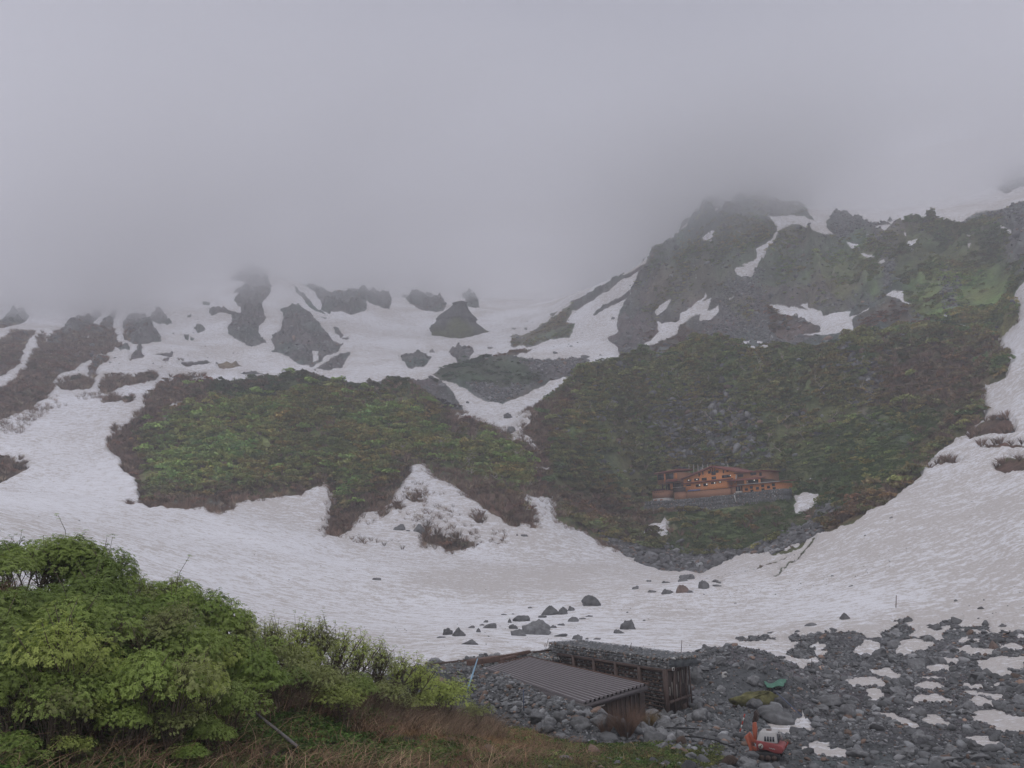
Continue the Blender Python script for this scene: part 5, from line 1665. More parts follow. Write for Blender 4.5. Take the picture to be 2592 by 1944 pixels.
M_stem = simple_mat('shrub_stems', (0.11, 0.085, 0.06), 0.85, 0.25, 5.0)
M_near = {'g': leaf_mat('bright_leaves', (0.26, 0.34, 0.08)), 'd': leaf_mat('deep_leaves', (0.20, 0.28, 0.06)), 'y': leaf_mat('young_leaves', (0.35, 0.41, 0.10)), 'o': leaf_mat('olive_leaves', (0.28, 0.31, 0.11))}
NT = {}
for nm, mt, kw in (('g1', 'g', dict(seed=1)), ('g2', 'g', dict(seed=2)), ('d1', 'd', dict(seed=3)), ('d2', 'd', dict(seed=4)),
                   ('o1', 'o', dict(seed=5, ncl=800, shell=0.6)), ('y1', 'y', dict(seed=6, ncl=1000, leaf=0.034)),
                   ('s1', 'y', dict(seed=7, ncl=330, leaf=0.034, nst=26, lean=(0.9, 0), shell=0.9)), ('s2', 'o', dict(seed=8, ncl=300, leaf=0.034, nst=26, lean=(0.8, 0), shell=0.9))):
    mb, V, Fc, tt = leaf_tips_shrub(**kw)
    e = empty('leafy_bush', (0, 0, 0))
    mb.build('stems', M_stem, e)
    mk('foliage', V, Fc, M_near[mt], e)
    NT[nm] = [e, False]
# template, crop D x, crop D top y, distance r, size, label
NB = [
    ('g1', -60, 330, 29, 1.0, 'bright green bush cut by the photo edge high on the near slope'),
    ('d1', 90, 250, 30, 0.8, 'thin-topped dark green bush at the upper left edge of the near slope'),
    ('g2', 260, 232, 28, 1.15, 'broad domed green bush crowning the near slope'),
    ('g1', 420, 225, 29, 1.1, 'green bush right beside the domed one that crowns the near slope'),
    ('d1', 540, 290, 29, 1.05, 'dark green bush where the thicket outline starts to fall'),
    ('d2', 660, 350, 28, 1.0, 'dark green bush one step down the falling thicket outline'),
    ('g2', 800, 430, 28, 0.95, 'rounded green bush against the snow, one third down the thicket outline'),
    ('o1', 930, 490, 28, 0.85, 'olive green bush in the dip of the thicket outline'),
    ('g1', 1050, 480, 28, 0.95, 'humped green bush standing clear against the snow midway down'),
    ('d2', 1130, 560, 27, 0.85, 'dark bush tucked under the humped one midway down'),
    ('o1', 1220, 600, 28, 0.8, 'airy bush with snow showing through, past the middle of the outline'),
    ('g2', 1330, 610, 28, 0.85, 'small round bush two thirds down the thicket outline'),
    ('o1', 1430, 690, 28, 0.75, 'olive bush where the outline flattens out'),
    ('s2', 1530, 740, 29, 0.75, 'wispy leaning bush next to the olive one on the flattening outline'),
    ('d1', 60, 520, 24, 1.0, 'dark green bush at the left edge, second tier'),
    ('g2', 190, 560, 23, 1.0, 'large light green bush in the left second tier'),
    ('g1', 420, 560, 23, 1.1, 'spreading green bush in the middle of the second tier'),
    ('d2', 560, 470, 26, 1.0, 'very dark green bush behind the spreading one'),
    ('d1', 700, 560, 25, 0.9, 'dark bush with bare stems below the rounded one'),
    ('o1', 840, 660, 24, 1.0, 'olive bush with dense small leaves in the centre of the thicket'),
    ('o1', 960, 640, 25, 0.9, 'second olive bush right of the centre of the thicket'),
    ('g1', 1120, 730, 24, 0.9, 'mid-green bush below the humped one'),
    ('g2', 1300, 760, 25, 0.85, 'mid-green bush under the small round one'),
    ('y1', 1440, 860, 25, 0.85, 'yellow-green bush at the lower right part of the thicket'),
    ('g1', 40, 700, 22, 1.0, 'big light green bush at the left edge, third tier'),
    ('g2', 230, 780, 21.5, 0.95, 'light green bush left of the brown stems'),
    ('y1', 500, 700, 21, 0.85, 'yellowish green bush above the brown stems'),
    ('g1', 850, 880, 21, 0.85, 'bright green bush standing alone among brown twigs'),
    ('o1', 1050, 930, 21, 0.75, 'small dull green bush right of the lone bright one'),
    ('y1', 1240, 960, 22, 0.7, 'small yellow-green bush among twigs in the lower thicket'),
    ('d2', 1560, 900, 25, 0.75, 'small dark bush at the right end of the dense thicket'),
    ('g2', 120, 950, 20.5, 0.75, 'small green bush at the left edge above the dead stems'),
    ('g1', 420, 1010, 20.5, 0.65, 'small green bush at the upper rim of the dead stems'),
    ('d1', 60, 1400, 19.6, 0.4, 'low dark green plant in the bottom left corner'),
    ('g2', 180, 1500, 19.3, 0.35, 'lowest small leafy plant in the bottom left corner'),
    ('o1', 330, 1120, 20.2, 0.5, 'low olive bush in the dead stems near the left edge'),
    ('y1', 600, 1060, 21, 0.5, 'low yellow-green bush in the middle of the dead stems'),
    ('g1', 760, 1200, 20.5, 0.45, 'small green bush above the blue-grey pointed stone'),
    ('o1', 1050, 1230, 21, 0.45, 'low olive bush left of the dead branch'),
    ('g2', 1300, 1300, 21.5, 0.4, 'tiny green bush beside the dead branch'),
    ('d1', 1120, 1480, 20.5, 0.35, 'tiny dark bush at the bottom edge right of the blue-grey stone'),
    ('y1', 480, 1420, 19.8, 0.35, 'tiny yellow-green bush at the bottom edge left of the blue-grey stone'),
]
ex = [
    ('g2', 'D', 1560, 790, 28, 0.8, 'green bush rounding off the dense thicket at its right end'),
    ('o1', 'D', 1680, 860, 28, 0.75, 'olive bush in front of the first arching ones'),
    ('y1', 'D', 1790, 830, 29, 0.75, 'bright yellow-green domed bush at the start of the low ridge'),
    ('g1', 'D', 1500, 1000, 25, 0.75, 'green bush low in the gap between thicket and arching bushes'),
    ('d1', 'D', 1660, 1010, 26, 0.75, 'dull green bush among bare twigs below the low ridge'),
    ('o1', 'D', 1850, 960, 27, 0.75, 'olive bush tucked below the yellow-green domed one'),
    ('g1', 'D', 1380, 1100, 22.5, 0.65, 'small green bush above the dead branch'),
    ('o1', 'D', 700, 1010, 22, 0.7, 'olive bush between brown stems left of the lone bright one'),
    ('d2', 'D', 640, 860, 24, 0.8, 'deep green bush behind the brown stems'),
    ('o1', 'E', -60, 1000, 28, 0.75, 'olive bush under the third arching bush'),
    ('g1', 'E', 120, 1060, 29.5, 0.7, 'green bush low behind the pale hazy one'),
    ('o1', 'E', 280, 1090, 32, 0.7, 'olive bush at the foot of the arching bushes'),
    ('s1', 'E', -300, 720, 31, 0.80, 'arching young-leaved bush with bare stems, leftmost on the low ridge'),
    ('s2', 'E', -180, 735, 31, 0.80, 'second arching bush on the low ridge, stems combed to the right'),
    ('s1', 'E', -60, 780, 32, 0.85, 'third arching bush on the low ridge, in front of the snow'),
    ('s1', 'E', 60, 840, 33, 0.85, 'arching see-through bush in the middle of the low ridge'),
    ('s2', 'E', 180, 880, 34, 0.85, 'arching bush with dark bare stems right of the middle of the ridge'),
    ('s1', 'E', 300, 930, 35, 0.85, 'arching bush near the right end of the low ridge'),
    ('s1', 'E', 420, 985, 36, 0.80, 'last arching bush before the bright green one'),
    ('y1', 'E', 560, 1055, 38, 1.0, 'bright green bush beside the stone heap left of the metal roof'),
    ('y1', 'E', 660, 1110, 38.5, 0.95, 'bright green bush nearest the stone heap'),
    ('y1', 'E', 500, 1180, 36, 0.85, 'bright green bush in front of the one beside the stone heap'),
    ('o1', 'E', 840, 1240, 40, 0.6, 'sparse small bush at the foot of the stone heap'),
    ('y1', 'E', 60, 1110, 27, 0.75, 'hazy pale green bush low on the near slope'),
    ('s2', 'E', 330, 1180, 32, 0.7, 'bare-stemmed bush hanging over the dry grass'),
]
allnb = [(t, 'D', x, y, r, s, l) for t, x, y, r, s, l in NB] + ex
for t, c, x, y, r, s, lab in allnb:
    u, v = px(c, x, y)
    want = 1.75 * s
    rr_ = r
    for _ in range(60):
        p = pt(u, v, rr_)
        z0 = gz(p[0], p[1])
        if p[2] - z0 >= want * 0.8 or rr_ < 13 or rr_ < r - 4.5:
            break
        rr_ -= 0.25
    hgt = float(np.clip(p[2] - z0, 0.6, 3.3))
    e, used = NT[t]
    if used:
        e = copy_tree(e)
    else:
        NT[t][1] = True
    e.location = (p[0], p[1], z0 - 0.05)
    sx = s if t[0] == 's' else min(max(s, hgt / 2.05 / 1.3), hgt / 2.05 * 1.5)
    e.scale = (sx, sx, hgt / 2.05)
    e.rotation_euler = (0, 0, random.uniform(-0.5, 0.5) if t[0] == 's' else random.uniform(0, 6.28))
    tag(e, lab, 'bush')

_p = [ground(*px('D', x, y), 15, 40) for x, y in ((1230, 1180), (1290, 1270), (1420, 1330), (1540, 1420), (1700, 1540), (1780, 1610))]
_mb = MB()
_mb.tube([q + np.array([0, 0, 0.28]) for q in _p], [0.012, 0.02, 0.03, 0.035, 0.04, 0.045], 6)
_mb.tube([_p[2] + [0, 0, 0.28], _p[2] + np.array([0.25, 0.1, 0.75])], [0.03, 0.012], 5)
_mb.tube([_p[3] + [0, 0, 0.28], _p[3] + np.array([-0.3, 0.1, 0.7])], [0.03, 0.012], 5)
_o = _mb.build('dead_branch', simple_mat('weathered_wood', (0.16, 0.15, 0.15), 0.8, 0.3, 5.0), None, off=_p[0])
_o.location = _p[0]
tag(_o, 'grey dead branch lying down the near slope among brown stems', 'branch')

# undergrowth: dead arching stems, dry grass, small herbs --------------------
near_veg = np.where((BAND > 0.75) & (BAND < 2.45) & (PU > -250) & (PU < 2100), WT['soil'] + WT['dry'] + 0.8 * WT['olive'], 0)


def arch_stems(seed, n=9, L=1.0, lean=0.8, w=0.009):
    rg = np.random.default_rng(seed)
    V, Fc = [], []
    for _ in range(n):
        an = rg.normal(0, 1.2)
        l = L * rg.uniform(0.5, 1.1)
        d = np.array([math.cos(an), math.sin(an), 0])
        s = np.array([-d[1], d[0], 0.2]) * w
        st = rg.normal(0, 0.22, 3) * np.array([1, 1, 0])
        b = len(V)
        for k, t in enumerate(np.linspace(0, 1, 5)):
            p = st + d * (l * lean * t ** 1.4) + np.array([0, 0, l * (0.95 * t - 0.45 * t * t)]) + rg.normal(0, 0.015, 3)
            V += [p - s * (1 - 0.75 * t), p + s * (1 - 0.75 * t)]
        Fc += [(b + 2 * k, b + 2 * k + 1, b + 2 * k + 3, b + 2 * k + 2) for k in range(4)]
    return np.array(V), np.array(Fc), np.ones(len(V))


def stems_stuff(name, label, wgt, n, smin, smax, temps, tint, seed, rz=0.6, var=0.3, mat=None):
    rng = np.random.default_rng(seed)
    i, j, P = pick(wgt, n, rng)
    s = rng.uniform(smin, smax, n)
    Rm = rotz(rng.normal(0, rz, n))
    t = np.array(tint)[rng.integers(0, len(tint), n)] * rng.lognormal(0, var, n)[:, None]
    which = rng.integers(0, len(temps), n)
    Vs, Fs, Ts = [], [], []
    b = 0
    for k, (tv, tf, sh) in enumerate(temps):
        m = which == k
        V, Fc, Tt = scatter_merge(tv, tf, P[m], Rm[m], s[m], t[m])
        Vs.append(V)
        Fs.append(Fc + b)
        Ts.append(Tt * np.tile(sh, m.sum())[:, None])
        b += len(V)
    o = mk(name, np.concatenate(Vs), np.concatenate(Fs), mat or M_twigs, cattr={'tint': np.concatenate(Ts)})
    return tag(o, label, kind='stuff')


AR = [arch_stems(700 + k) for k in range(6)]
GR = [arch_stems(720 + k, 26, 0.42, 0.5, 0.006) for k in range(4)]
sl = WT['soil'] * near_veg
stems_stuff('undergrowth', 'dead brown arching stems matted over the near slope', sl * np.clip(0.5 + fbm(XX / 2.5, YY / 2.5, 233, 3), 0.05, 1), 5200, 0.35, 1.1, AR, [(0.20, 0.125, 0.075), (0.27, 0.19, 0.12), (0.12, 0.08, 0.055), (0.17, 0.10, 0.065)], 81, 2.0)
HERB = [hill_crown(760 + k, 40, 1.0, 0.13, 0.5) for k in range(4)]
w_herb = sl * np.clip(0.55 + fbm(XX / 1.8, YY / 1.8, 230, 3), 0, 1)
stems_stuff('undergrowth', 'small green herbs and seedlings between the dead stems', w_herb, 15000, 0.14, 0.42, HERB, [(0.09, 0.16, 0.035), (0.13, 0.17, 0.05), (0.07, 0.12, 0.03)], 82, 3.0, 0.25, M_leaf)
stems_stuff('dry_grass', 'tawny dry grass on the bank below the stone heap', np.where(near_veg > 0, WT['dry'] + 0.1 * WT['soil'], 0), 7000, 0.4, 0.9, GR, [(0.34, 0.23, 0.11), (0.24, 0.145, 0.07), (0.20, 0.12, 0.065)], 83, 1.6)
stems_stuff('undergrowth', 'mossy green tufts along the bottom of the rubble', np.where(near_veg > 0, WT['olive'], 0), 5500, 0.10, 0.28, HERB, [(0.12, 0.15, 0.05), (0.17, 0.17, 0.06), (0.09, 0.12, 0.045)], 84, 3.0, 0.3, M_leaf)
w_tw = np.where((BAND > 1.0) & (BAND < 2.6), inpoly(poly('E', -600, 900, 100, 1000, 560, 1150, 700, 1330, 950, 1420, 1000, 1520, 600, 1500, -100, 1400, -900, 1400)) * 1.0, 0)
stems_stuff('undergrowth', 'fine bare dark twigs on the slope under the arching bushes', w_tw, 1300, 0.5, 1.1, [twig_spray(790 + k, 22, 1.1, 0.007, 0.5) for k in range(4)], [(0.14, 0.10, 0.075), (0.22, 0.16, 0.11)], 85, 1.0)
# grass on the steep meadow right of the hut
w_m = np.where((S < -3) & (BAND > 7) & (BAND < 12) & grassy, WT['green'] + WT['olive'], 0)
stems_stuff('grass', 'short green grass on the meadow slope right of the hut', w_m, 7000, 0.5, 1.1, HERB, [(0.09, 0.15, 0.045), (0.08, 0.125, 0.045)], 86, 3.0, 0.15, M_leaf)


# red-brown twiggy bush in front of the lean-to
def twig_bush(c, x, y, r, hpx, lab, seed, tint, n=520, wid=1.0):
    u, v = px(c, x, y)
    g = ground(u, v, 30, 75)
    rr_ = np.linalg.norm(g)
    hgt = hpx / CR[c][2] * rr_ / F
    V, Fc, _ = twig_spray(seed, n, 1.0 * wid, 0.006 / hgt)
    V = V * hgt
    m = simple_mat('twig_bark_%d' % seed, tint, 0.85, 0.3, 5)
    o = mk('bare_bush', V, Fc, m)
    o.location = g
    tag(o, lab, 'bush')


twig_bush('E', 1740, 1480, 50, 190, 'big red-brown leafless bush in front of the lean-to end wall', 901, (0.17, 0.105, 0.075), 900, 1.0)
twig_bush('E', 1620, 1470, 50, 110, 'smaller leafless bush at the left foot of the big red-brown one', 902, (0.15, 0.095, 0.07), 360)
twig_bush('E', 1880, 1420, 54, 100, 'ochre leafless bush at the foot of the crib wall corner', 903, (0.20, 0.14, 0.06), 360)
for q, (x, y, h) in enumerate([(540, 230, 70), (620, 285, 60), (700, 285, 60), (740, 280, 50), (160, 305, 45), (290, 330, 40), (400, 350, 40)]):
    u, v = px('E', x, y)
    g = ground(u, v, 120, 300)
    V, Fc, _ = twig_spray(950 + q, 60, 1.1, 0.010)
    hg = h / 2.37 * np.linalg.norm(g) / F
    o = mk('bare_bush', V * hg, Fc, M_stem)
    o.location = g
    tag(o, ['thin bare bush behind the triangular boulder', 'bare bush at the left end of the brown bare patch', 'bare bush in the middle of the brown bare patch', 'bare bush at the right end of the brown bare patch', 'bare bush farthest left on the snow below the tongue', 'bare bush on the snow left of the brown bare patch', 'low bare bush on the snow just before the brown bare patch'][q], 'bush')
# ------------------------------------------------------------------ the mountain hut across the valley
U0, V0 = px('Hh', 1000, 560)
HC = pt(U0, V0, 262.0)
HC[2] = gz(HC[0], HC[1]) if False else HC[2]
YAW = R(-38) - math.atan2(HC[0], HC[1])            # local x runs along the front, local -y faces the valley
ex_ = np.array([math.cos(YAW), math.sin(YAW), 0])
ey_ = np.array([-math.sin(YAW), math.cos(YAW), 0])


def hp(x, y, off=0.0):
    """front-plane coordinates (along, up) of a measured point; off = metres in front of the main wall"""
    u, v = px('Hh', x, y)
    d = np.array([(u - W / 2) / F, (H / 2 - v) / F, -1.0]) @ MR.T
    o = HC - ey_ * off
    t = np.dot(o, ey_) / np.dot(d, ey_)
    q = d * t - HC
    return float(np.dot(q, ex_)), float(q[2])


M_or = simple_mat('orange_boards', (0.62, 0.245, 0.09), 0.75, 0.12, 3.0)
M_br = simple_mat('brown_boards', (0.34, 0.17, 0.10), 0.8, 0.15, 3.0)
M_rd = simple_mat('red_brown_roof', (0.22, 0.075, 0.06), 0.6, 0.15, 2.0)
M_dk = simple_mat('dark_timber', (0.05, 0.035, 0.03), 0.7, 0.2, 3.0)
M_gl = simple_mat('window_glass', (0.03, 0.035, 0.045), 0.15, 0.1, 2.0, spec=0.6)
M_wh = simple_mat('pale_plaster', (0.50, 0.49, 0.47), 0.8, 0.1, 3.0)
M_fr = simple_mat('white_frame', (0.45, 0.42, 0.38), 0.7, 0.08, 3.0)
M_bl = simple_mat('solar_glass', (0.05, 0.08, 0.20), 0.25, 0.1, 2.0, spec=0.6)
M_gab = simple_mat('packed_stones', (0.115, 0.125, 0.13), 0.9, 0.55, 2.2, bump=1.0)
m_l, nt_l, b_l = new_mat('lit_lamp')
b_l.inputs['Emission Color'].default_value = (1.0, 0.93, 0.8, 1)
b_l.inputs['Emission Strength'].default_value = 1.6
b_l.inputs['Base Color'].default_value = (0.8, 0.8, 0.8, 1)


class HB:
    """one building in front-plane coordinates"""

    def __init__(s, name, label, cat, x, y, off):
        a, z = hp(x, y, off)
        s.o = np.array([a, -off, z])
        w = HC + ex_ * a + ey_ * (-off)
        w[2] = HC[2] + z
        s.e = empty(name, w, YAW, label, cat)

    def p(s, name, mb, mat, parent=None, **k):
        o = mb.build(name, mat, parent or s.e, off=s.o if parent is None else s.o, **k)
        return o

    def box(s, name, mat, x0, x1, z0, z1, y0, y1, parent=None):
        mb = MB()
        mb.box(x0, x1, y0, y1, z0, z1)
        return s.p(name, mb, mat, parent)

    def window(s, x, y, w, h, off, y_wall, frame=M_dk, glass=M_gl, shutter=False):
        a, z = hp(x, y, off)
        k = 0.0211
        w2, h2 = w * k * 1.27 / 2, h * k / 2
        mb = MB()
        t = 0.10
        yo = y_wall - 0.07
        mb.box(a - w2, a + w2, yo, y_wall + 0.02, z + h2 - t, z + h2)
        mb.box(a - w2, a + w2, yo, y_wall + 0.02, z - h2, z - h2 + t)
        mb.box(a - w2, a - w2 + t, yo + .003, y_wall + 0.02, z - h2 + t, z + h2 - t)
        mb.box(a + w2 - t, a + w2, yo + .003, y_wall + 0.02, z - h2 + t, z + h2 - t)
        if w2 > 0.5:
            mb.box(a - 0.03, a + 0.03, yo + .003, y_wall + 0.02, z - h2 + t, z + h2 - t)
        fr = s.p('window', mb, frame)
        g = MB()
        g.box(a - w2 + t, a + w2 - t, y_wall - 0.025, y_wall + 0.01, z - h2 + t, z + h2 - t)
        s.p('pane', g, glass, fr)

    def lamp(s, x, y, off, r=0.11):
        a, z = hp(x, y, off)
        mb = MB()
        pts = [(a, -off - 0.32, z - r), (a, -off - 0.32, z), (a, -off - 0.32, z + r)]
        mb.tube(pts, [r * 0.6, r, r * 0.5], 8)
        s.p('lamp', mb, m_l)


# main house ---------------------------------------------------------
hb = HB('mountain_hut', 'orange gabled mountain hut with a wide red-brown roof on the hillside', 'hut', 990, 500, 0)
xl, _ = hp(612, 450)
xr, _ = hp(1335, 320)
_, zb = hp(1000, 480)
ax, az = hp(1015, 172)
_, zl = hp(606, 345)
_, zr = hp(1336, 228)
zl, zr = zl + 0.15, zr - 0.1
D = 11.0
mb = MB()
mb.prism([(xl, zb - 1.0), (xr, zb - 1.0), (xr, zr - 0.2), (ax, az - 0.25), (xl, zl - 0.2)], 0, D)
wall = hb.p('wall', mb, M_or)
mb = MB()
ov = 0.6
th_ = 0.28
xl2, zl2 = xl - 0.5, zl - 0.25
xr2, zr2 = xr + 0.5, zr - 0.2
mb.prism([(xl2, zl2 - 0.16), (ax, az - 0.18), (ax, az + th_), (xl2, zl2 + th_ - 0.1)], -ov, D + 0.4)
mb.prism([(ax + 0.004, az - 0.18), (xr2, zr2 - 0.16), (xr2, zr2 + th_ - 0.1), (ax + 0.004, az + th_)], -ov, D + 0.4)
roof = hb.p('roof', mb, M_rd)
for x in (830, 885, 990, 1020, 1050, 1170):     # timber brackets under the eaves
    a, z = hp(x, 255 if x < 900 else 215)
    fr_ = (a - xl) / (ax - xl) if a < ax else (xr - a) / (xr - ax)
    zt = (zl if a < ax else zr) + (az - (zl if a < ax else zr)) * fr_ - 0.35
    hb.box('bracket', M_dk, a - 0.08, a + 0.08, zt - 0.9, zt, -0.35, 0.0)
for x, y, w, h in [(1030, 262, 58, 52), (972, 252, 34, 34), (1082, 240, 34, 34), (690, 368, 60, 30), (795, 353, 66, 32), (900, 347, 66, 36), (1035, 330, 58, 38), (1180, 310, 58, 38), (1242, 304, 58, 38), (832, 278, 30, 18), (1226, 233, 28, 18)]:
    hb.window(x, y, w, h, 0, 0)
# pent roof and front room
po = 3.2
mb = MB()
a0, z0 = hp(606, 418, po)
a1, z1 = hp(1192, 352, po)
zp = (z0 + z1) / 2
mb.prism([(a0 - 0.3, zp - 0.12), (a1 + 0.3, zp - 0.12), (a1 + 0.3, zp + 0.12), (a0 - 0.3, zp + 0.12)], -po - 0.5, -po)
mb.hexa([(a0 - 0.3, -po + .002, zp - 0.12), (a1 + 0.3, -po + .002, zp - 0.12), (a1 + 0.3, -0.002, zp + 0.35), (a0 - 0.3, -0.002, zp + 0.35), (a0 - 0.3, -po + .002, zp + 0.12), (a1 + 0.3, -po + .002, zp + 0.12), (a1 + 0.3, -0.002, zp + 0.6), (a0 - 0.3, -0.002, zp + 0.6)])
hb.p('pent_roof', mb, M_rd)
_, zf = hp(900, 500, po)
hb.box('front_room', M_or, a0, a1, zf - 0.9, zp - 0.12, -po, -0.01)
for x, y, w, h in [(680, 434, 60, 18), (815, 438, 60, 34), (918, 426, 58, 38), (1030, 402, 66, 24), (1122, 390, 34, 22)]:
    hb.window(x, y, w, h, po, -po)
for x, y in [(843, 430), (945, 418), (1055, 401), (1131, 389)]:
    hb.lamp(x, y, po)
hb.lamp(692, 363, 0, 0.10)
hb.lamp(805, 352, 0, 0.10)
hb.lamp(1275, 294, 0, 0.09)
mb = MB()
pa, pz = hp(1352, 285, 0.1)
pb, pzb = hp(1350, 360, 0.1)
pc, pzc = hp(1335, 397, 0.1)
mb.tube([(pa, -0.3, pz), (pb, -0.3, pzb), (pc, -0.4, pzc)], 0.11, 6)
hb.p('drainpipe', mb, M_wh)

# front deck with brown board parapet
dk = HB('deck', 'long brown boarded deck wall in front of the orange hut', 'deck', 960, 590, 8)
do = 8.0
a0, zt0 = hp(655, 528, do)
a1, zt1 = hp(1262, 470, do)
_, zb0 = hp(655, 622, do)
_, zb1 = hp(1262, 560, do)
zt, zbm = (zt0 + zt1) / 2, (zb0 + zb1) / 2
dk.box('parapet', M_br, a0, a1, zbm - 0.6, zt, -do, -do + 0.25)
dk.box('floor_boards', M_dk, a0, a1, zt - 1.0, zt - 0.85, -do + 0.26, -po - 0.02)
dk.box('handrail', M_dk, a0 - 0.05, a1 + 0.05, zt + 0.003, zt + 0.12, -do - 0.05, -do + 0.3)
sp0, sz = hp(668, 497, 6.5)
sp1, _ = hp(845, 480, 6.5)
so = HB('solar_panel', 'blue solar panels leaning on the deck before the hut', 'solar panel', 755, 505, 6.5)
n_p = 6
for k in range(n_p):
    x0_ = sp0 + (sp1 - sp0) * k / n_p
    x1_ = sp0 + (sp1 - sp0) * (k + 0.93) / n_p
    mb = MB()
    mb.hexa([(x0_, -6.9, zt - 0.1), (x1_, -6.9, zt - 0.1), (x1_, -6.8, zt - 0.1), (x0_, -6.8, zt - 0.1), (x0_, -6.4, zt + 0.62), (x1_, -6.4, zt + 0.62), (x1_, -6.3, zt + 0.62), (x0_, -6.3, zt + 0.62)])
    so.p('panel', mb, M_bl)
for k, x in enumerate((880, 930, 965, 1045, 1085, 1125, 1160)):
    a, z = hp(x, 468 - k * 2, 6.8)
    t = HB('bench_table', 'dark bench table on the hut deck, %s from the solar panels' % ORD[k], 'table', x, 470 - k * 2, 6.8)
    t.box('table_top', M_dk, a - 0.5, a + 0.5, zt - 0.02, zt + 0.06, -7.1, -6.4)
    t.box('leg', M_dk, a - 0.4, a - 0.32, zt - 0.84, zt - 0.02, -6.9, -6.6)
    t.box('leg', M_dk, a + 0.32, a + 0.4, zt - 0.84, zt - 0.02, -6.9, -6.6)

# right lower wing
rw = HB('hut_wing', 'low orange wing with small square windows right of the main hut', 'building', 1700, 540, 8)
wo = 8.0
a0, z0 = hp(1412, 552, wo)
a1, z1 = hp(1952, 510, wo)
zbm = (z0 + z1) / 2
_, t0 = hp(1412, 440, wo)
_, t1 = hp(1975, 375, wo)
ztm = (t0 + t1) / 2
rw.box('wall', M_or, a0 + 0.6, a1, zbm - 0.3, ztm - 0.1, -wo, -wo + 6)
rw.box('recess', M_dk, a0, a0 + 0.58, zbm - 0.3, ztm - 0.1, -wo + 0.4, -wo + 6)
mb = MB()
mb.hexa([(a0 - 0.5, -wo - 0.7, ztm - 0.1), (a1 + 0.8, -wo - 0.7, ztm - 0.1), (a1 + 0.8, -wo + 6.4, ztm + 0.5), (a0 - 0.5, -wo + 6.4, ztm + 0.5),
         (a0 - 0.5, -wo - 0.7, ztm + 0.16), (a1 + 0.8, -wo - 0.7, ztm + 0.16), (a1 + 0.8, -wo + 6.4, ztm + 0.76), (a0 - 0.5, -wo + 6.4, ztm + 0.76)])
rw.p('roof', mb, M_rd)
mb = MB()
mb.tube([(a0 - 0.5, -wo - 0.78, ztm + 0.1), (a1 + 0.8, -wo - 0.78, ztm + 0.1)], 0.09, 6)
rw.p('gutter', mb, M_fr)
for x, y in [(1492, 490), (1560, 462), (1567, 512), (1645, 475), (1718, 442), (1723, 495), (1800, 458), (1868, 426), (1879, 478)]:
    rw.window(x, y, 34, 34, wo, -wo)

# entrance hall between deck and wing
en = HB('entrance_hall', 'small brown entrance hall with dark doors and pale steps', 'building', 1330, 540, 8.2)
a0, z0 = hp(1262, 556, 7.6)
a1, z1 = hp(1410, 545, 7.6)
_, zt_ = hp(1340, 455, 7.6)
en.box('wall', M_br, a0, a1, z0 - 0.4, zt_, -7.6, -4)
en.box('roof', M_rd, a0 - 0.2, a1 + 0.2, zt_ + 0.003, zt_ + 0.16, -8.0, -4)
d0, _ = hp(1345, 500, 7.6)
d1, _ = hp(1405, 500, 7.6)
_, zd0 = hp(1375, 515, 7.6)
_, zd1 = hp(1375, 452, 7.6)
dr = en.box('door', M_gl, d0, d1, zd0, zd1, -7.68, -7.603)
en.box('door_frame', M_wh, (d0 + d1) / 2 - 0.07, (d0 + d1) / 2 + 0.07, zd0, zd1, -7.72, -7.683, dr)
s0, _ = hp(1338, 530, 8.4)
s1, _ = hp(1416, 530, 8.4)
_, zs = hp(1376, 516, 8.4)
_, zs0 = hp(1376, 552, 8.4)
en.box('step', M_fr, s0, s1, zs0, zs, -8.4, -7.73)

# right upper wing
ru = HB('upper_wing', 'brown upper wing with red roof between the main hut and the slope', 'building', 1550, 350, -0.5)
uo = -0.5
a0, z0 = hp(1352, 375, uo)
a1, z1 = hp(1736, 325, uo)
_, t0 = hp(1352, 275, uo)
_, t1 = hp(1736, 232, uo)
zbm, ztm = (z0 + z1) / 2, (t0 + t1) / 2
ru.box('wall', M_br, a0, a1, zbm - 2.2, ztm, -uo, -uo + 7)
ru.box('roof', M_rd, a0 - 0.2, a1 + 0.5, ztm + 0.003, ztm + 0.26, -uo - 0.6, -uo + 7.3)
for x, y, w, h in [(1418, 298, 46, 36), (1388, 302, 26, 32), (1567, 275, 36, 38), (1608, 270, 36, 34), (1688, 278, 28, 44)]:
    ru.window(x, y, w, h, uo, -uo)
lo_ = 2.6
a0, z0 = hp(1200, 385, lo_)
a1, z1 = hp(1670, 335, lo_)
zc = (z0 + z1) / 2
mb = MB()
mb.hexa([(a0, -lo_, zc - 0.1), (a1, -lo_, zc - 0.1), (a1, -uo - 0.02, zc + 0.5), (a0, -uo - 0.02, zc + 0.5), (a0, -lo_, zc + 0.12), (a1, -lo_, zc + 0.12), (a1, -uo - 0.02, zc + 0.72), (a0, -uo - 0.02, zc + 0.72)])
ru.p('porch_roof', mb, M_rd)
b0, _ = hp(1482, 380, lo_ - 0.3)
b1, _ = hp(1658, 360, lo_ - 0.3)
ru.box('dark_opening', M_gl, b0, b1, zc - 1.3, zc - 0.12, -1.2, -1.0)
for x in (1464, 1664):
    q0, _ = hp(x, 380, lo_)
    ru.box('porch_post', M_or, q0 - 0.22, q0 + 0.22, zc - 1.6, zc - 0.1, -lo_ + 0.1, -lo_ + 0.5)
for x in (1608, 1512):
    ru.lamp(x, 362 if x > 1600 else 385, 1.4, 0.11 if x > 1600 else 0.06)
g0, _ = hp(1675, 350, 1.0)
g1, _ = hp(1790, 345, 1.0)
_, zg = hp(1730, 338, 1.0)
mb = MB()
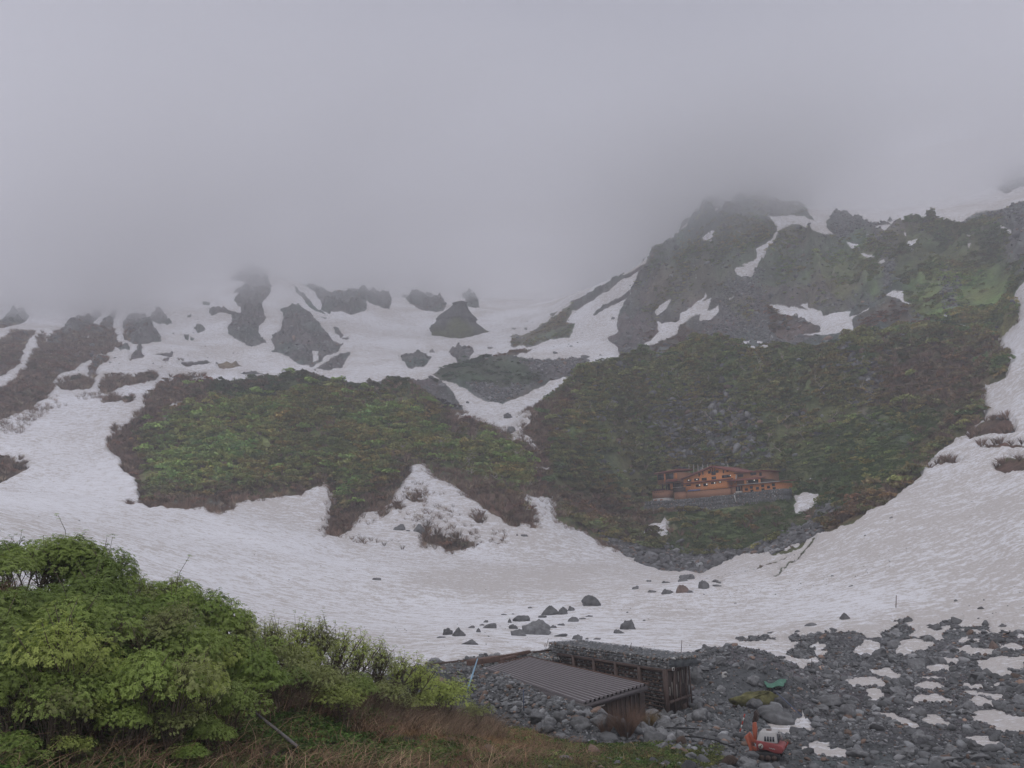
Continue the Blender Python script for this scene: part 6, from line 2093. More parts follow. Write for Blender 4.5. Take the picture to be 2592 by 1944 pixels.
mb.hexa([(g0, -1.2, zg - 0.9), (g1, -1.2, zg - 1.3), (g1, 4.5, zg - 1.3), (g0, 4.5, zg - 0.9), (g0, -1.2, zg + 0.2), (g1, -1.2, zg - 0.9), (g1, 4.5, zg - 0.9), (g0, 4.5, zg + 0.2)])
ru.p('side_shed', mb, M_dk)

# left upper house on posts
lh_ = HB('annex_house', 'red-roofed glazed annex on dark posts left of the main hut', 'building', 440, 440, 0)
a0, z0 = hp(240, 395, 0)
a1, z1 = hp(548, 385, 0)
zfl = z1
_, tr0 = hp(225, 275, 0)
_, tr1 = hp(550, 215, 0)
tr1 = min(tr1, tr0 + 0.9)
lh_.box('wall', M_br, a0, a1, zfl - 0.2, tr0 - 0.15, 0.2, 6)
mb = MB()
mb.hexa([(a0 - 0.6, -0.6, tr0 - 0.2), (a1 + 0.4, -0.6, tr1 - 0.2), (a1 + 0.4, 6.3, tr1), (a0 - 0.6, 6.3, tr0), (a0 - 0.6, -0.6, tr0 + 0.25), (a1 + 0.4, -0.6, tr1 + 0.25), (a1 + 0.4, 6.3, tr1 + 0.45), (a0 - 0.6, 6.3, tr0 + 0.45)])
lh_.p('roof', mb, M_rd)
for x0_, x1_ in ((246, 335), (358, 462)):
    p0, _ = hp(x0_, 330, 0)
    p1, _ = hp(x1_, 330, 0)
    lh_.box('glazing', M_gl, p0, p1, zfl + 1.1, tr0 - 0.3, 0.12, 0.198)
p0, _ = hp(350, 330, 0)
lh_.box('corner_post', M_or, p0 - 0.1, p0 + 0.1, zfl + 0.2, tr0 - 0.2, -0.3, 0.19)
p1, _ = hp(478, 330, 0)
p2, _ = hp(515, 330, 0)
lh_.box('orange_panel', M_or, p1, p2, zfl + 0.6, tr0 - 0.3, 0.1, 0.197)
p0, _ = hp(352, 330, 1.2)
p1, _ = hp(520, 330, 1.2)
lh_.box('balcony_rail', M_rd, p0, p1, zfl + 0.1, zfl + 0.85, -1.2, -1.05)
lh_.box('balcony_floor', M_dk, p0, p1, zfl - 0.1, zfl + 0.09, -1.2, 0.19)
for x in (300, 355, 395, 455, 510, 545):
    q0, _ = hp(x, 430, 0)
    lh_.box('post', M_dk, q0 - 0.12, q0 + 0.12, zfl - 3.0, zfl - 0.2, 0.3, 0.6)
p0, _ = hp(402, 430, 0)
p1, _ = hp(452, 430, 0)
lh_.box('lower_panel', M_or, p0, p1, zfl - 2.0, zfl - 0.3, 0.62, 0.9)
lh_.box('lower_wall', M_dk, a0 + 3, a1, zfl - 3.0, zfl - 0.2, 1.2, 5.5)

# left boxes
bx_ = HB('water_shed', 'square brown shed with a white base at the left end of the terrace', 'shed', 270, 655, 8)
a0, z0 = hp(182, 660, 8)
a1, z1 = hp(362, 655, 8)
_, zt1 = hp(270, 512, 8)
zbm = (z0 + z1) / 2
bx_.box('base', M_wh, a0, a1, zbm - 0.6, zbm + 0.9, -8, -4.5)
bx_.box('wall', M_br, a0 - 0.05, a1 + 0.05, zbm + 0.903, zt1, -8.05, -4.45)
bx_.box('roof', M_rd, a0 - 0.2, a1 + 0.2, zt1 + 0.003, zt1 + 0.12, -8.2, -4.3)
for k in range(5):
    q = a0 + (a1 - a0) * (0.12 + 0.17 * k)
    bx_.box('vent', M_dk, q, q + 0.35, zt1 - 0.5, zt1 - 0.25, -8.10, -8.052)
    bx_.box('roof_vent', M_dk, q, q + 0.45, zt1 + 0.125, zt1 + 0.6, -7.8, -7.4)
for k in range(2):
    q = a0 + (a1 - a0) * (0.1 + 0.45 * k)
    bx_.box('hatch', M_br, q, q + 1.2, zbm + 0.1, zbm + 0.6, -8.04, -8.002)
b2 = HB('tool_shed', 'small plain brown shed beside the deck wall', 'shed', 550, 630, 8)
a0, z0 = hp(482, 632, 8)
a1, _ = hp(622, 632, 8)
_, zt1 = hp(550, 530, 8)
b2.box('wall', M_br, a0, a1, z0 - 0.6, zt1, -8, -5)
b2.box('roof', M_rd, a0 - 0.15, a1 + 0.15, zt1 + 0.003, zt1 + 0.12, -8.15, -4.9)
b3 = HB('storage_shed', 'dark brown storage shed with a railing behind the small plain one', 'shed', 560, 525, 4.4)
a0, z0 = hp(478, 560, 4.4)
a1, _ = hp(606, 560, 4.4)
_, zt1 = hp(550, 462, 4.4)
b3.box('wall', M_dk, a0, a1, z0 - 0.5, zt1, -4.4, -2)
b3.box('railing', M_fr, a0 - 0.8, a1, zt1 + 0.003, zt1 + 0.1, -4.5, -4.4)
# retaining wall: stone-filled cages stepping up
rt = HB('retaining_wall', 'long grey stone cage wall carrying the hut terrace', 'wall', 1000, 700, 10)
RTP = []
rgh = np.random.default_rng(77)
for k, (x0_, x1_, yt, yb) in enumerate([(70, 330, 666, 800), (330, 660, 645, 790), (660, 1000, 618, 770), (1000, 1320, 588, 735), (1320, 1700, 545, 730), (1700, 2010, 500, 740)]):
    a0, z0 = hp(x0_, yt, 9.6)
    a1, z1 = hp(x1_, yt - 20, 9.6)
    _, zb_ = hp((x0_ + x1_) / 2, yb, 9.6)
    zt_ = (z0 + z1) / 2
    mb = MB()
    nn_ = 12
    hgt = max(1.2, zt_ - zb_)
    for c_ in range(3):
        mb.box(a0, a1 - 0.02, -9.6 - 0.35 * (2 - c_) , -6.2 + 0.1 * c_, zb_ - 0.8 + (hgt + 0.8) * c_ / 3 + 0.004, zb_ - 0.8 + (hgt + 0.8) * (c_ + 1) / 3)
    rt.p('stone_cage', mb, M_gab)
    for xx_ in np.arange(a0, a1, 0.42):
        for zz_ in np.arange(zb_ - 0.4, zt_ + 0.1, 0.34):
            cc_ = int(np.clip((zz_ - zb_ + 0.8) / ((hgt + 0.8) / 3), 0, 2))
            RTP.append((xx_ + rgh.uniform(-.1, .1), -9.6 - 0.35 * (2 - cc_) + 0.02, zz_ + rgh.uniform(-.08, .08)))
q0, z0 = hp(1330, 575, 10.2)
q1, z1 = hp(1350, 662, 10.6)
mb = MB()
mb.tube([(q0, -10.5, z0), (q1, -10.9, z1)], 0.12, 6)
rt.p('drainpipe', mb, M_wh)
# terrace ground under the buildings
t0, tz0 = hp(60, 640, 6)
t1, tz1 = hp(2000, 505, 6)
# avalanche posts behind the roof
for k, x in enumerate((685, 750, 812, 878, 945, 1230)):
    a, z = hp(x, 195, -16)
    _, z2 = hp(x, 140, -16)
    e = HB('fence_post', 'thin grey post behind the hut roof, %s from the left' % ORD[k], 'post', x, 195, -16)
    mb = MB()
    mb.tube([(a, 16, z - 4), (a, 16, z2)], 0.10, 5)
    mb.tube([(a, 16, z2 - 0.5), (a + 0.6, 16, z2 - 0.9)], 0.05, 4)
    e.p('post', mb, M_fr)

# ------------------------------------------------------------------ shelter with the ribbed roof and stone crib
M_rib = simple_mat('brown_sheet_metal', (0.085, 0.072, 0.074), 0.45, 0.12, 1.5, metal=0.0, spec=0.5)
M_steel = simple_mat('rusty_steel', (0.075, 0.05, 0.042), 0.6, 0.3, 3.0)
M_wood = simple_mat('red_brown_planks', (0.125, 0.078, 0.062), 0.8, 0.35, 4.0, bump=0.4)
M_rebar = simple_mat('galvanised_mesh', (0.22, 0.24, 0.26), 0.5, 0.15, 3.0, metal=0.3)


def P_(c, x, y, r):
    u, v = px(c, x, y)
    return pt(u, v, r)


A = P_('E', 1168, 1002, 65)
Dd = P_('E', 890, 1066, 60.5)
Bq = P_('E', 1868, 1164, 54.5)
Cq = P_('E', 1492, 1277, 49.5)
n_rib = 15
rf = empty('lean_to_shelter', ((A + Bq + Cq + Dd) / 4)[:3] * np.array([1, 1, 1]) - np.array([0, 0, 1.6]), 0, 'low shelter under a brown ribbed metal roof at the foot of the near slope', 'shelter')
off = np.array(rf.location)
V, Fc = [], []
prof = []
for k in range(n_rib):
    t0_ = k / n_rib
    for dt, hgt in ((0, 0), (0.50, 0), (0.58, 0.13), (0.92, 0.13)):
        prof.append((t0_ + dt / n_rib, hgt))
prof.append((1.0, 0))
ns_ = 2
for t, hgt in prof:
    p0 = A + (Dd - A) * t
    p1 = Bq + (Cq - Bq) * t
    V += [p0 + [0, 0, hgt], p1 + [0, 0, hgt]]
m_ = len(prof)
Fc = [(2 * k, 2 * k + 2, 2 * k + 3, 2 * k + 1) for k in range(m_ - 1)]
V2 = [v - np.array([0, 0, 0.16]) for v in (A, Bq, Cq, Dd)]
b = len(V)
V += V2
Fc += [(b, b + 1, b + 2, b + 3)]
M_rib2 = simple_mat('skylit_rib_metal', (0.20, 0.18, 0.185), 0.4, 0.15, 1.5, spec=0.5)  # sky reflection along the rib tops, painted as a lighter metal
M_rib0 = simple_mat('shaded_valley_metal', (0.035, 0.03, 0.031), 0.5, 0.15, 1.5, spec=0.4)  # shade in the valleys between ribs, painted as a darker metal
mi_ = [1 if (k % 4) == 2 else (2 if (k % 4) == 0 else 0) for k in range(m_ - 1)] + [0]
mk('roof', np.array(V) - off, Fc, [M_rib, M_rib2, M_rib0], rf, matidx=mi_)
dirAB = (Bq - A) / np.linalg.norm(Bq - A)


def slab(p, q, t, h, mat, name, parent, up=0.0, base=0.0):
    """vertical board from p to q: thickness t, height h downwards"""
    d = q - p
    n = np.array([-d[1], d[0], 0])
    n = n / np.linalg.norm(n) * t / 2
    z = np.array([0, 0, 1.0])
    mb = MB()
    mb.hexa([p - n - z * h, q - n - z * h, q + n - z * h, p + n - z * h, p - n + z * up, q - n + z * up, q + n + z * up, p + n + z * up])
    return mb.build(name, mat, parent, off=off)


slab(Dd, Cq, 0.08, 0.55, M_rib, 'fascia', rf, -0.02)
slab(Cq, Bq, 0.08, 0.26, M_rib, 'fascia', rf, -0.02)
slab(A, Dd, 0.10, 0.5, M_steel, 'fascia', rf, 0.04)
inC = Cq + dirAB * -0.35
inB = Bq + dirAB * -0.35
slab(inC, inB, 0.1, 2.1, M_dk, 'end_wall', rf, -0.28)
cb = (inB - inC)
nrm = np.array([cb[1], -cb[0], 0])
nrm /= np.linalg.norm(nrm)
if np.dot(nrm, -Cq) < 0:
    nrm = -nrm
for t0_ in np.linspace(0.30, 0.9, 9):
    p = inC + cb * t0_ + nrm * 0.09
    mb = MB()
    mb.tube([p + [0, 0, -0.35], p + [0, 0, -1.7]], 0.035, 5)
    mb.build('wall_batten', M_steel, rf, off=off)
for (a_, b_, za, zb_) in ((0.05, 0.33, -0.42, -0.42), (0.16, 0.30, -0.78, -0.78)):
    p, q = inC + cb * a_ + nrm * 0.1, inC + cb * b_ + nrm * 0.1
    mb = MB()
    mb.tube([p + [0, 0, za - 0.6], p + [0, 0, za], q + [0, 0, zb_]], 0.035, 5)
    mb.build('pale_rail', M_fr, rf, off=off)
mb = MB()
mb.tube([Cq + dirAB * 0.1 + [0, 0, -0.35], P_('E', 1565, 1370, 49)], 0.05, 5)
mb.build('brace', M_fr, rf, off=off)
mb = MB()
mb.tube([A + [0.05, 0, 0.1], Bq + [0.05, 0, 0.1]], 0.05, 5)
mb.build('edge_trim', M_wood, rf, off=off)

# crib wall: posts, stacked rails, stones behind, mesh cage on top
C0 = P_('Q', 1640, 575, 58.0)
C1 = P_('Q', -20, 428, 68.0)
C2 = P_('Q', 1965, 492, 60.8)
C1[2] = C0[2]
C2[2] = C0[2] + 0.02
bottom = C0[2] - 3.15
cr = empty('stone_crib', (C0[0], C0[1], bottom), 0, 'tall crib of steel posts and rails filled with stones, capped by a stone cage', 'retaining wall')
coff = np.array(cr.location)
d1 = C1 - C0
L1 = np.linalg.norm(d1)
d1 /= L1
d2 = C2 - C0
L2 = np.linalg.norm(d2)
d2 /= L2
n1 = np.array([d1[1], -d1[0], 0])
if np.dot(n1, -C0) < 0:
    n1 = -n1
n2 = np.array([d2[1], -d2[0], 0])
if np.dot(n2, -C0) < 0:
    n2 = -n2
Z = np.array([0, 0, 1.0])


def cbuild(mb, name, mat):
    return mb.build(name, mat, cr, off=coff)


def post(p, q, w, name, mat=M_steel, dd=d1, nn=n1):
    mb = MB()
    a = dd * w / 2
    b = nn * w / 2
    mb.hexa([p - a - b, p + a - b, p + a + b, p - a + b, q - a - b, q + a - b, q + a + b, q - a + b])
    return cbuild(mb, name, mat)


for k, t in enumerate([0, 2.55, 5.1, 7.65, 10.2]):
    if t < L1:
        p = C0 + d1 * t
        post(np.array([p[0], p[1], bottom]) + n1 * 0.12, p + n1 * 0.12, 0.24, 'post')
post(C0 + n1 * 0.14 + n2 * 0 - Z * 0.16, C1 + n1 * 0.14 - Z * 0.16, 0.2, 'top_beam', dd=Z, nn=n1) if False else None
mb = MB()
mb.hexa([C0 - Z * 0.2, C1 - Z * 0.2, C1 - Z * 0.2 + n1 * 0.2, C0 - Z * 0.2 + n1 * 0.2, C0, C1, C1 + n1 * 0.2, C0 + n1 * 0.2])
cbuild(mb, 'top_beam', M_steel)
nr_ = 13
for k in range(nr_):
    z = bottom + 0.12 + k * (3.0 / nr_)
    p = np.array([C0[0], C0[1], z])
    q = np.array([C1[0], C1[1], z])
    mb = MB()
    mb.hexa([p, q, q + n1 * 0.08, p + n1 * 0.08, p + Z * 0.075, q + Z * 0.075, q + n1 * 0.08 + Z * 0.075, p + n1 * 0.08 + Z * 0.075])
    cbuild(mb, 'rail', M_steel)
# dark core so that no light passes through the stones
mb = MB()
bk = -n1 * 0.4
c3 = C0 + d1 * L1
mb.hexa([np.array([C0[0], C0[1], bottom]) + bk + d2 * 0.3, np.array([C1[0], C1[1], bottom]) + bk, np.array([C1[0], C1[1], bottom]) - n1 * 2.6, np.array([C2[0], C2[1], bottom]) - n2 * 0.4 ,
         C0 + bk + d2 * 0.3 - Z * 0.02, C1 + bk - Z * 0.02, C1 - n1 * 2.6 - Z * 0.02, C2 - n2 * 0.4 - Z * 0.02])
cbuild(mb, 'core', M_dk)
# stones: packed layers
rg = np.random.default_rng(5)


def packed(pos, s, name, parent, o_, seed, kind=None):
    n = len(pos)
    tint = stone_tint(n, rg) * np.array([1.55, 1.5, 1.42])
    wh_ = rg.integers(0, len(ROCKS), n)
    Rm = rot_rand(n, 1.2, rg)
    Vs, Fs, Ts = [], [], []
    b = 0
    for k, (tv, tf) in enumerate(ROCKS):
        m = wh_ == k
        if not m.any():
            continue
        V, Fc, Tt = scatter_merge(tv, tf, pos[m], Rm[m], s[m], tint[m])
        Vs.append(V)
        Fs.append(Fc + b)
        Ts.append(Tt)
        b += len(V)
    o = mk(name, np.concatenate(Vs) - o_, np.concatenate(Fs), M_rubble, parent, cattr={'tint': np.concatenate(Ts)})
    o['kind'] = 'stuff'
    return o


pos = []
for k in range(nr_):
    z = bottom + 0.12 + (k + 0.62) * (3.0 / nr_)
    for t in np.arange(0.1, L1, 0.21):
        pos.append(C0 * [1, 1, 0] + d1 * (t + rg.uniform(-.05, .05)) + n1 * rg.uniform(-0.10, 0.0) + Z * (z + rg.uniform(-.02, .02)))
packed(np.array(pos), rg.uniform(0.09, 0.15, len(pos)), 'stone_filling', cr, coff, 1)
# right face: slanting struts over dark boards
mb = MB()
q = C0 + d2 * L2
mb.hexa([np.array([C0[0], C0[1], bottom + 0.5]) + n2 * -0.1, np.array([q[0], q[1], bottom + 0.9]) + n2 * -0.1, np.array([q[0], q[1], bottom + 0.9]), np.array([C0[0], C0[1], bottom + 0.5]),
         C0 - n2 * 0.1, q - n2 * 0.1, q, C0])
cbuild(mb, 'side_boards', M_dk)
mb = MB()
mb.hexa([C0 - Z * 0.14 + n2 * .003, q - Z * 0.14 + n2 * .003, q - Z * 0.14 + n2 * 0.18, C0 - Z * 0.14 + n2 * 0.18, C0 + n2 * .003, q + n2 * .003, q + n2 * 0.18, C0 + n2 * 0.18])
cbuild(mb, 'side_beam', M_steel)
lowb = np.array([0, 0, bottom - C0[2] + 1.1])
mb = MB()
mb.hexa([C0 + lowb + n2 * .003, q + lowb + n2 * .003, q + lowb + n2 * 0.2, C0 + lowb + n2 * 0.2, C0 + lowb + n2 * .003 + Z * .16, q + lowb + n2 * .003 + Z * .16, q + lowb + n2 * 0.2 + Z * .16, C0 + lowb + n2 * 0.2 + Z * .16])
cbuild(mb, 'side_beam', M_steel)
for t in (0.18, 0.47, 0.76, 0.97):
    p = C0 + d2 * (L2 * t)
    w_ = p + d2 * 0.25 * (1 if t < 0.9 else 0)
    mb = MB()
    mb.tube([w_ + n2 * 0.12 - Z * 0.1, p + n2 * 0.16 - Z * 1.5, p + n2 * 0.2 - Z * 2.6], 0.06, 5)
    cbuild(mb, 'strut', M_steel)
rg2 = np.random.default_rng(9)
for k in range(9):
    t = (k + 0.7) / 9.5
    p = C0 + d2 * (L2 * t) + n2 * 0.05
    z0_ = rg2.uniform(0.3, 1.2)
    mb = MB()
    mb.tube([p - Z * z0_, p - Z * (z0_ + rg2.uniform(0.4, 0.9))], 0.02, 4)
    cbuild(mb, 'wire_tie', M_fr)
mb = MB()
sg = C0 + d2 * 0.35 + n2 * 0.2 - Z * 0.02
mb.hexa([sg - Z * .14, sg + d2 * .34 - Z * .14, sg + d2 * .34 - Z * .14 + n2 * .02, sg - Z * .14 + n2 * .02, sg + Z * .08, sg + d2 * .34 + Z * .08, sg + d2 * .34 + Z * .08 + n2 * .02, sg + Z * .08 + n2 * .02])
sgn = cbuild(mb, 'sign_plate', M_wh)
mb = MB()
s2_ = sg + n2 * 0.023 + d2 * 0.10
mb.hexa([s2_ - Z * .09, s2_ + d2 * .14 - Z * .09, s2_ + d2 * .14 - Z * .09 + n2 * .004, s2_ - Z * .09 + n2 * .004, s2_ + Z * .03, s2_ + d2 * .14 + Z * .03, s2_ + d2 * .14 + Z * .03 + n2 * .004, s2_ + Z * .03 + n2 * .004])
mb.build('mark', M_dk, sgn, off=coff)
# cage
cg = empty('stone_cage', (C0[0], C0[1], C0[2] + 0.02), 0, 'flat wire cage of stones lying along the top of the crib', 'gabion')
goff = np.array(cg.location)
HT = 0.62
DEP = 2.7
inn = -n1
pos = []
for t in np.arange(0.0, L1 + 1.5, 0.17):
    for z in np.arange(0.10, HT, 0.15):
        pos.append(C0 + d1 * t + inn * rg.uniform(0.05, 0.16) + Z * (z + rg.uniform(-.03, .03)))
for t in np.arange(0.0, L1 + 1.5, 0.22):
    for w_ in np.arange(0.15, DEP, 0.22):
        pos.append(C0 + d1 * t + inn * w_ + Z * (HT - 0.06 + rg.uniform(-.05, .05)))
for w_ in np.arange(0.0, L2, 0.17):
    for z in np.arange(0.10, HT, 0.15):
        pos.append(C0 + d2 * w_ - n2 * 0.08 + Z * (z + rg.uniform(-.03, .03)))
packed(np.array(pos), rg.uniform(0.09, 0.19, len(pos)), 'stone_filling', cg, goff, 2)
mb = MB()
I3 = inn * DEP
mb.hexa([C0 + inn * .25 + d1 * .2, C0 + d1 * (L1 + 1.4) + inn * .25, C0 + d1 * (L1 + 1.4) + I3, C0 + I3 + d1 * .2, C0 + inn * .25 + d1 * .2 + Z * (HT - .15), C0 + d1 * (L1 + 1.4) + inn * .25 + Z * (HT - .15), C0 + d1 * (L1 + 1.4) + I3 + Z * (HT - .15), C0 + I3 + d1 * .2 + Z * (HT - .15)])
mb.build('fill', M_gab, cg, off=goff)
mb = MB()
for t in np.arange(0, L1 + 1.5, 0.5):
    mb.tube([C0 + d1 * t + n1 * 0.06, C0 + d1 * t + n1 * 0.06 + Z * (HT + 0.06), C0 + d1 * t + inn * DEP + Z * (HT + 0.06)], 0.012, 4)
for z in (0.02, 0.22, 0.42, HT + 0.06):
    mb.tube([C0 + n1 * 0.07 + Z * z, C0 + d1 * (L1 + 1.5) + n1 * 0.07 + Z * z], 0.014, 4)
    mb.tube([C0 + n2 * 0.05 + Z * z, C0 + d2 * L2 + n2 * 0.05 + Z * z], 0.014, 4)
for w_ in np.arange(0.3, DEP, 0.45):
    mb.tube([C0 + inn * w_ + Z * (HT + 0.06), C0 + d1 * (L1 + 1.5) + inn * w_ + Z * (HT + 0.06)], 0.012, 4)
mb.build('wire_mesh', M_rebar, cg, off=goff)

packed(np.array(RTP) - rt.o, rgh.uniform(0.17, 0.3, len(RTP)), 'stone_filling', rt.e, np.zeros(3), 4)

# low stone bank running left from the crib, with stacked planks
bk0 = C0 + d1 * (L1 + 0.8) - n1 * 0.6
bk1 = P_('E', 560, 1040, 61)
bank_b = MB()
gzl = lambda p: np.array([p[0], p[1], gz(p[0], p[1]) - 0.5])
tp0 = P_('E', 1290, 948, 69.0)
tp1 = P_('E', 575, 1032, 62.0)
nrmb = np.array([tp1[1] - tp0[1], -(tp1[0] - tp0[0]), 0])
nrmb /= np.linalg.norm(nrmb)
if np.dot(nrmb, -tp0) < 0:
    nrmb = -nrmb
bank = empty('stone_bank', ((tp0 + tp1) / 2) * np.array([1, 1, 1]) - np.array([0, 0, 1.2]), 0, 'low stone bank behind the metal roof with a steel rim', 'embankment')
boff = np.array(bank.location)
q0, q1 = tp0.copy(), tp1.copy()
f0, f1 = q0 + nrmb * 1.2, q1 + nrmb * 1.2
mb = MB()
mb.hexa([gzl(f0), gzl(f1), gzl(q1) - nrmb * .6, gzl(q0) - nrmb * .6, f0 - Z * .45, f1 - Z * .45, q1 - Z * .12, q0 - Z * .12])
mb.build('fill', M_gab, bank, off=boff)
mb = MB()
mb.hexa([q0 - Z * .3, q1 - Z * .3, q1 - Z * .3 - nrmb * .1, q0 - Z * .3 - nrmb * .1, q0, q1, q1 - nrmb * .1, q0 - nrmb * .1])
mb.build('steel_rim', M_steel, bank, off=boff)
pos = []
Lb = np.linalg.norm(q1 - q0)
for t in np.arange(0, 1, 0.2 / Lb):
    for w_ in np.arange(0.05, 1.5, 0.2):
        pos.append(q0 + (q1 - q0) * t + nrmb * w_ - Z * (0.14 + w_ * 0.28) + rg.normal(0, .04, 3))
packed(np.array(pos), rg.uniform(0.08, 0.17, len(pos)), 'stone_filling', bank, boff, 3)

PL = [('R', 650, 470, 1110, 400, 61.5, 0.22, 'thick red-brown beam lying on the bank beside the metal roof, lowest of the stack'),
      ('R', 680, 440, 1100, 382, 62.0, 0.14, 'red-brown beam on top of the thick lowest one'),
      ('R', 1100, 440, 1380, 372, 63.0, 0.12, 'short loose plank in the middle of the plank stack'),
      ('R', 1130, 470, 1370, 452, 62.4, 0.09, 'broken orange plank end below the plank stack'),
      ('R', 1150, 385, 1600, 300, 65.0, 0.13, 'long weathered plank at the right end of the plank stack'),
      ('R', 1300, 445, 1635, 385, 64.0, 0.10, 'thin plank with an orange end lying along the roof edge'),
      ('R', 1380, 350, 1560, 318, 65.5, 0.10, 'uppermost plank of the stack near the stone cage')]
for c, x0_, y0_, x1_, y1_, r, t, lab in PL:
    p, q = P_(c, x0_, y0_, r), P_(c, x1_, y1_, r + 1.6)
    d = (q - p)
    n = np.array([-d[1], d[0], 0])
    n = n / np.linalg.norm(n) * t
    mb = MB()
    mb.hexa([p - n - Z * t, q - n - Z * t, q + n - Z * t, p + n - Z * t, p - n + Z * t * .6, q - n + Z * t * .6, q + n + Z * t * .6, p + n + Z * t * .6])
    o = mb.build('plank', M_wood, None, off=(p + q) / 2, bevel=0.015)
    o.location = (p + q) / 2
    tag(o, lab, 'plank')

# ------------------------------------------------------------------ poles, stakes, hoses, tarp
M_pb = simple_mat('pale_blue_pole', (0.22, 0.36, 0.47), 0.5, 0.1, 3)
M_db = simple_mat('dark_blue_pole', (0.06, 0.08, 0.14), 0.5, 0.1, 3)
M_grn = simple_mat('green_net', (0.075, 0.18, 0.13), 0.7, 0.25, 4)
M_bk = simple_mat('black_rubber', (0.02, 0.02, 0.022), 0.5, 0.1, 4)


def pole(name, lab, cat, c, x0_, y0_, x1_, y1_, r, rad, mat, dr=0.0):
    p, q = P_(c, x0_, y0_, r), P_(c, x1_, y1_, r + dr)
    mb = MB()
    mb.tube([p - (q - p) * 0.08, (p + q) / 2, q], [rad, rad, rad * 0.8], 6)
    o = mb.build(name, mat, None, off=p)
    o.location = p
    return tag(o, lab, cat)


pole('marker_pole', 'long pale blue pole leaning over the stone heap', 'pole', 'R', 645, 870, 790, 420, 54, 0.055, M_pb, 5)
pole('marker_pole', 'dark blue pole standing in the stone heap before the roof', 'pole', 'R', 1512, 1200, 1503, 880, 50, 0.03, M_db)
pole('snow_stake', 'thin leaning stake on the stone cage', 'stake', 'Q', 1065, 292, 1097, 165, 62.5, 0.022, M_steel)
pole('snow_stake', 'thin upright stake near the right end of the stone cage', 'stake', 'Q', 1866, 356, 1880, 120, 61.0, 0.022, M_steel)
pole('snow_stake', 'thin tall pole standing on the right snow slope', 'stake', 'F', 1364, 718, 1367, 622, 112, 0.05, M_wood)
pole('snow_stake', 'left one of two crossed thin stakes behind the stone cage', 'stake', 'R', 1855, 232, 1895, 100, 70, 0.02, M_steel)
pole('snow_stake', 'right one of two crossed thin stakes behind the stone cage', 'stake', 'R', 1830, 228, 1850, 170, 70, 0.018, M_steel)
pole('snow_stake', 'small thin stake at the rubble edge right of the crib', 'stake', 'F', 347, 1004, 347, 985, 70, 0.018, M_steel)
pole('snow_stake', 'thin dark stake beside the snow at the rubble edge', 'stake', 'F', 860, 1050, 860, 1003, 66, 0.02, M_steel)
pole('hose', 'blue hose running down beside the mossy ledge', 'hose', 'F', 655, 1212, 800, 1345, 57, 0.035, M_db, -3)

# red and white surveying pole by the excavator
p = P_('F', 417, 1485, 51.5)
q = P_('F', 458, 1335, 51.5)
e = empty('marker_pole', p, 0, 'red and white banded pole leaning left of the orange excavator', 'pole')
M_red = simple_mat('red_paint', (0.35, 0.05, 0.035), 0.5, 0.12, 2)
for k in range(7):
    a_, b_ = p + (q - p) * k / 7, p + (q - p) * (k + 1) / 7
    mb = MB()
    mb.tube([a_, b_], 0.035 + 0.0005 * k, 6)
    mb.build('band', M_red if k % 2 == 0 else M_wh, e, off=p)

# green net sheet on the rubble
uv = np.array([px('F', x, y) for x, y in ((568, 1150), (640, 1146), (705, 1148), (712, 1168), (680, 1185), (620, 1200), (585, 1192))])
gx, gy = np.meshgrid(np.linspace(0, 1, 18), np.linspace(0, 1, 12))
top = np.array([px('F', 566, 1150), px('F', 712, 1146)])
bot = np.array([px('F', 592, 1200), px('F', 690, 1188)])
Vt = []
gnet = ground(*px('F', 640, 1175), 45, 80)
for yy_, xx_ in zip(gy.ravel(), gx.ravel()):
    uvp = (top[0] * (1 - xx_) + top[1] * xx_) * (1 - yy_) + (bot[0] * (1 - xx_) + bot[1] * xx_) * yy_
    rr_ = np.hypot(gnet[0], gnet[1]) + 0.8 - 2.0 * yy_
    p = pt(uvp[0], uvp[1], rr_)
    p[2] += 0.22 + 0.10 * math.sin(xx_ * 9 + yy_ * 5) * math.sin(yy_ * 6)
    Vt.append(p)
Vt = np.array(Vt)
ii = np.arange(18 * 12).reshape(12, 18)
ft = np.stack([ii[:-1, :-1], ii[:-1, 1:], ii[1:, 1:], ii[1:, :-1]], -1).reshape(-1, 4)
o = mk('tarpaulin', Vt - Vt.mean(0), ft, M_grn, smooth=True)
o.location = Vt.mean(0)
md = o.modifiers.new('thick', 'SOLIDIFY')
md.thickness = 0.02
tag(o, 'green tarpaulin lying in a hollow of the rubble', 'tarpaulin')

# big flat rocks and the mossy ledge
def big_rock(c, x, y, w, h, lab, mat, seed, depth=0.6, name='boulder', rmin=40):
    g = ground(*px(c, x, y), rmin, 90)
    m = np.linalg.norm(g) / F / CR[c][2]
    V, Fc = rock_fine(seed, (1, 1, 1), 8)
    V = V / np.abs(V).max(0) * np.array([w * m / 2, w * m * depth / 2, h * m * 0.62])
    th = math.atan2(g[0], g[1])
    o = mk(name, V, Fc, mat)
    o.location = (g[0], g[1] + 0.3, g[2] + h * m * 0.3)
    o.rotation_euler = (0.1, 0.08, -th)
    tag(o, lab, 'boulder')


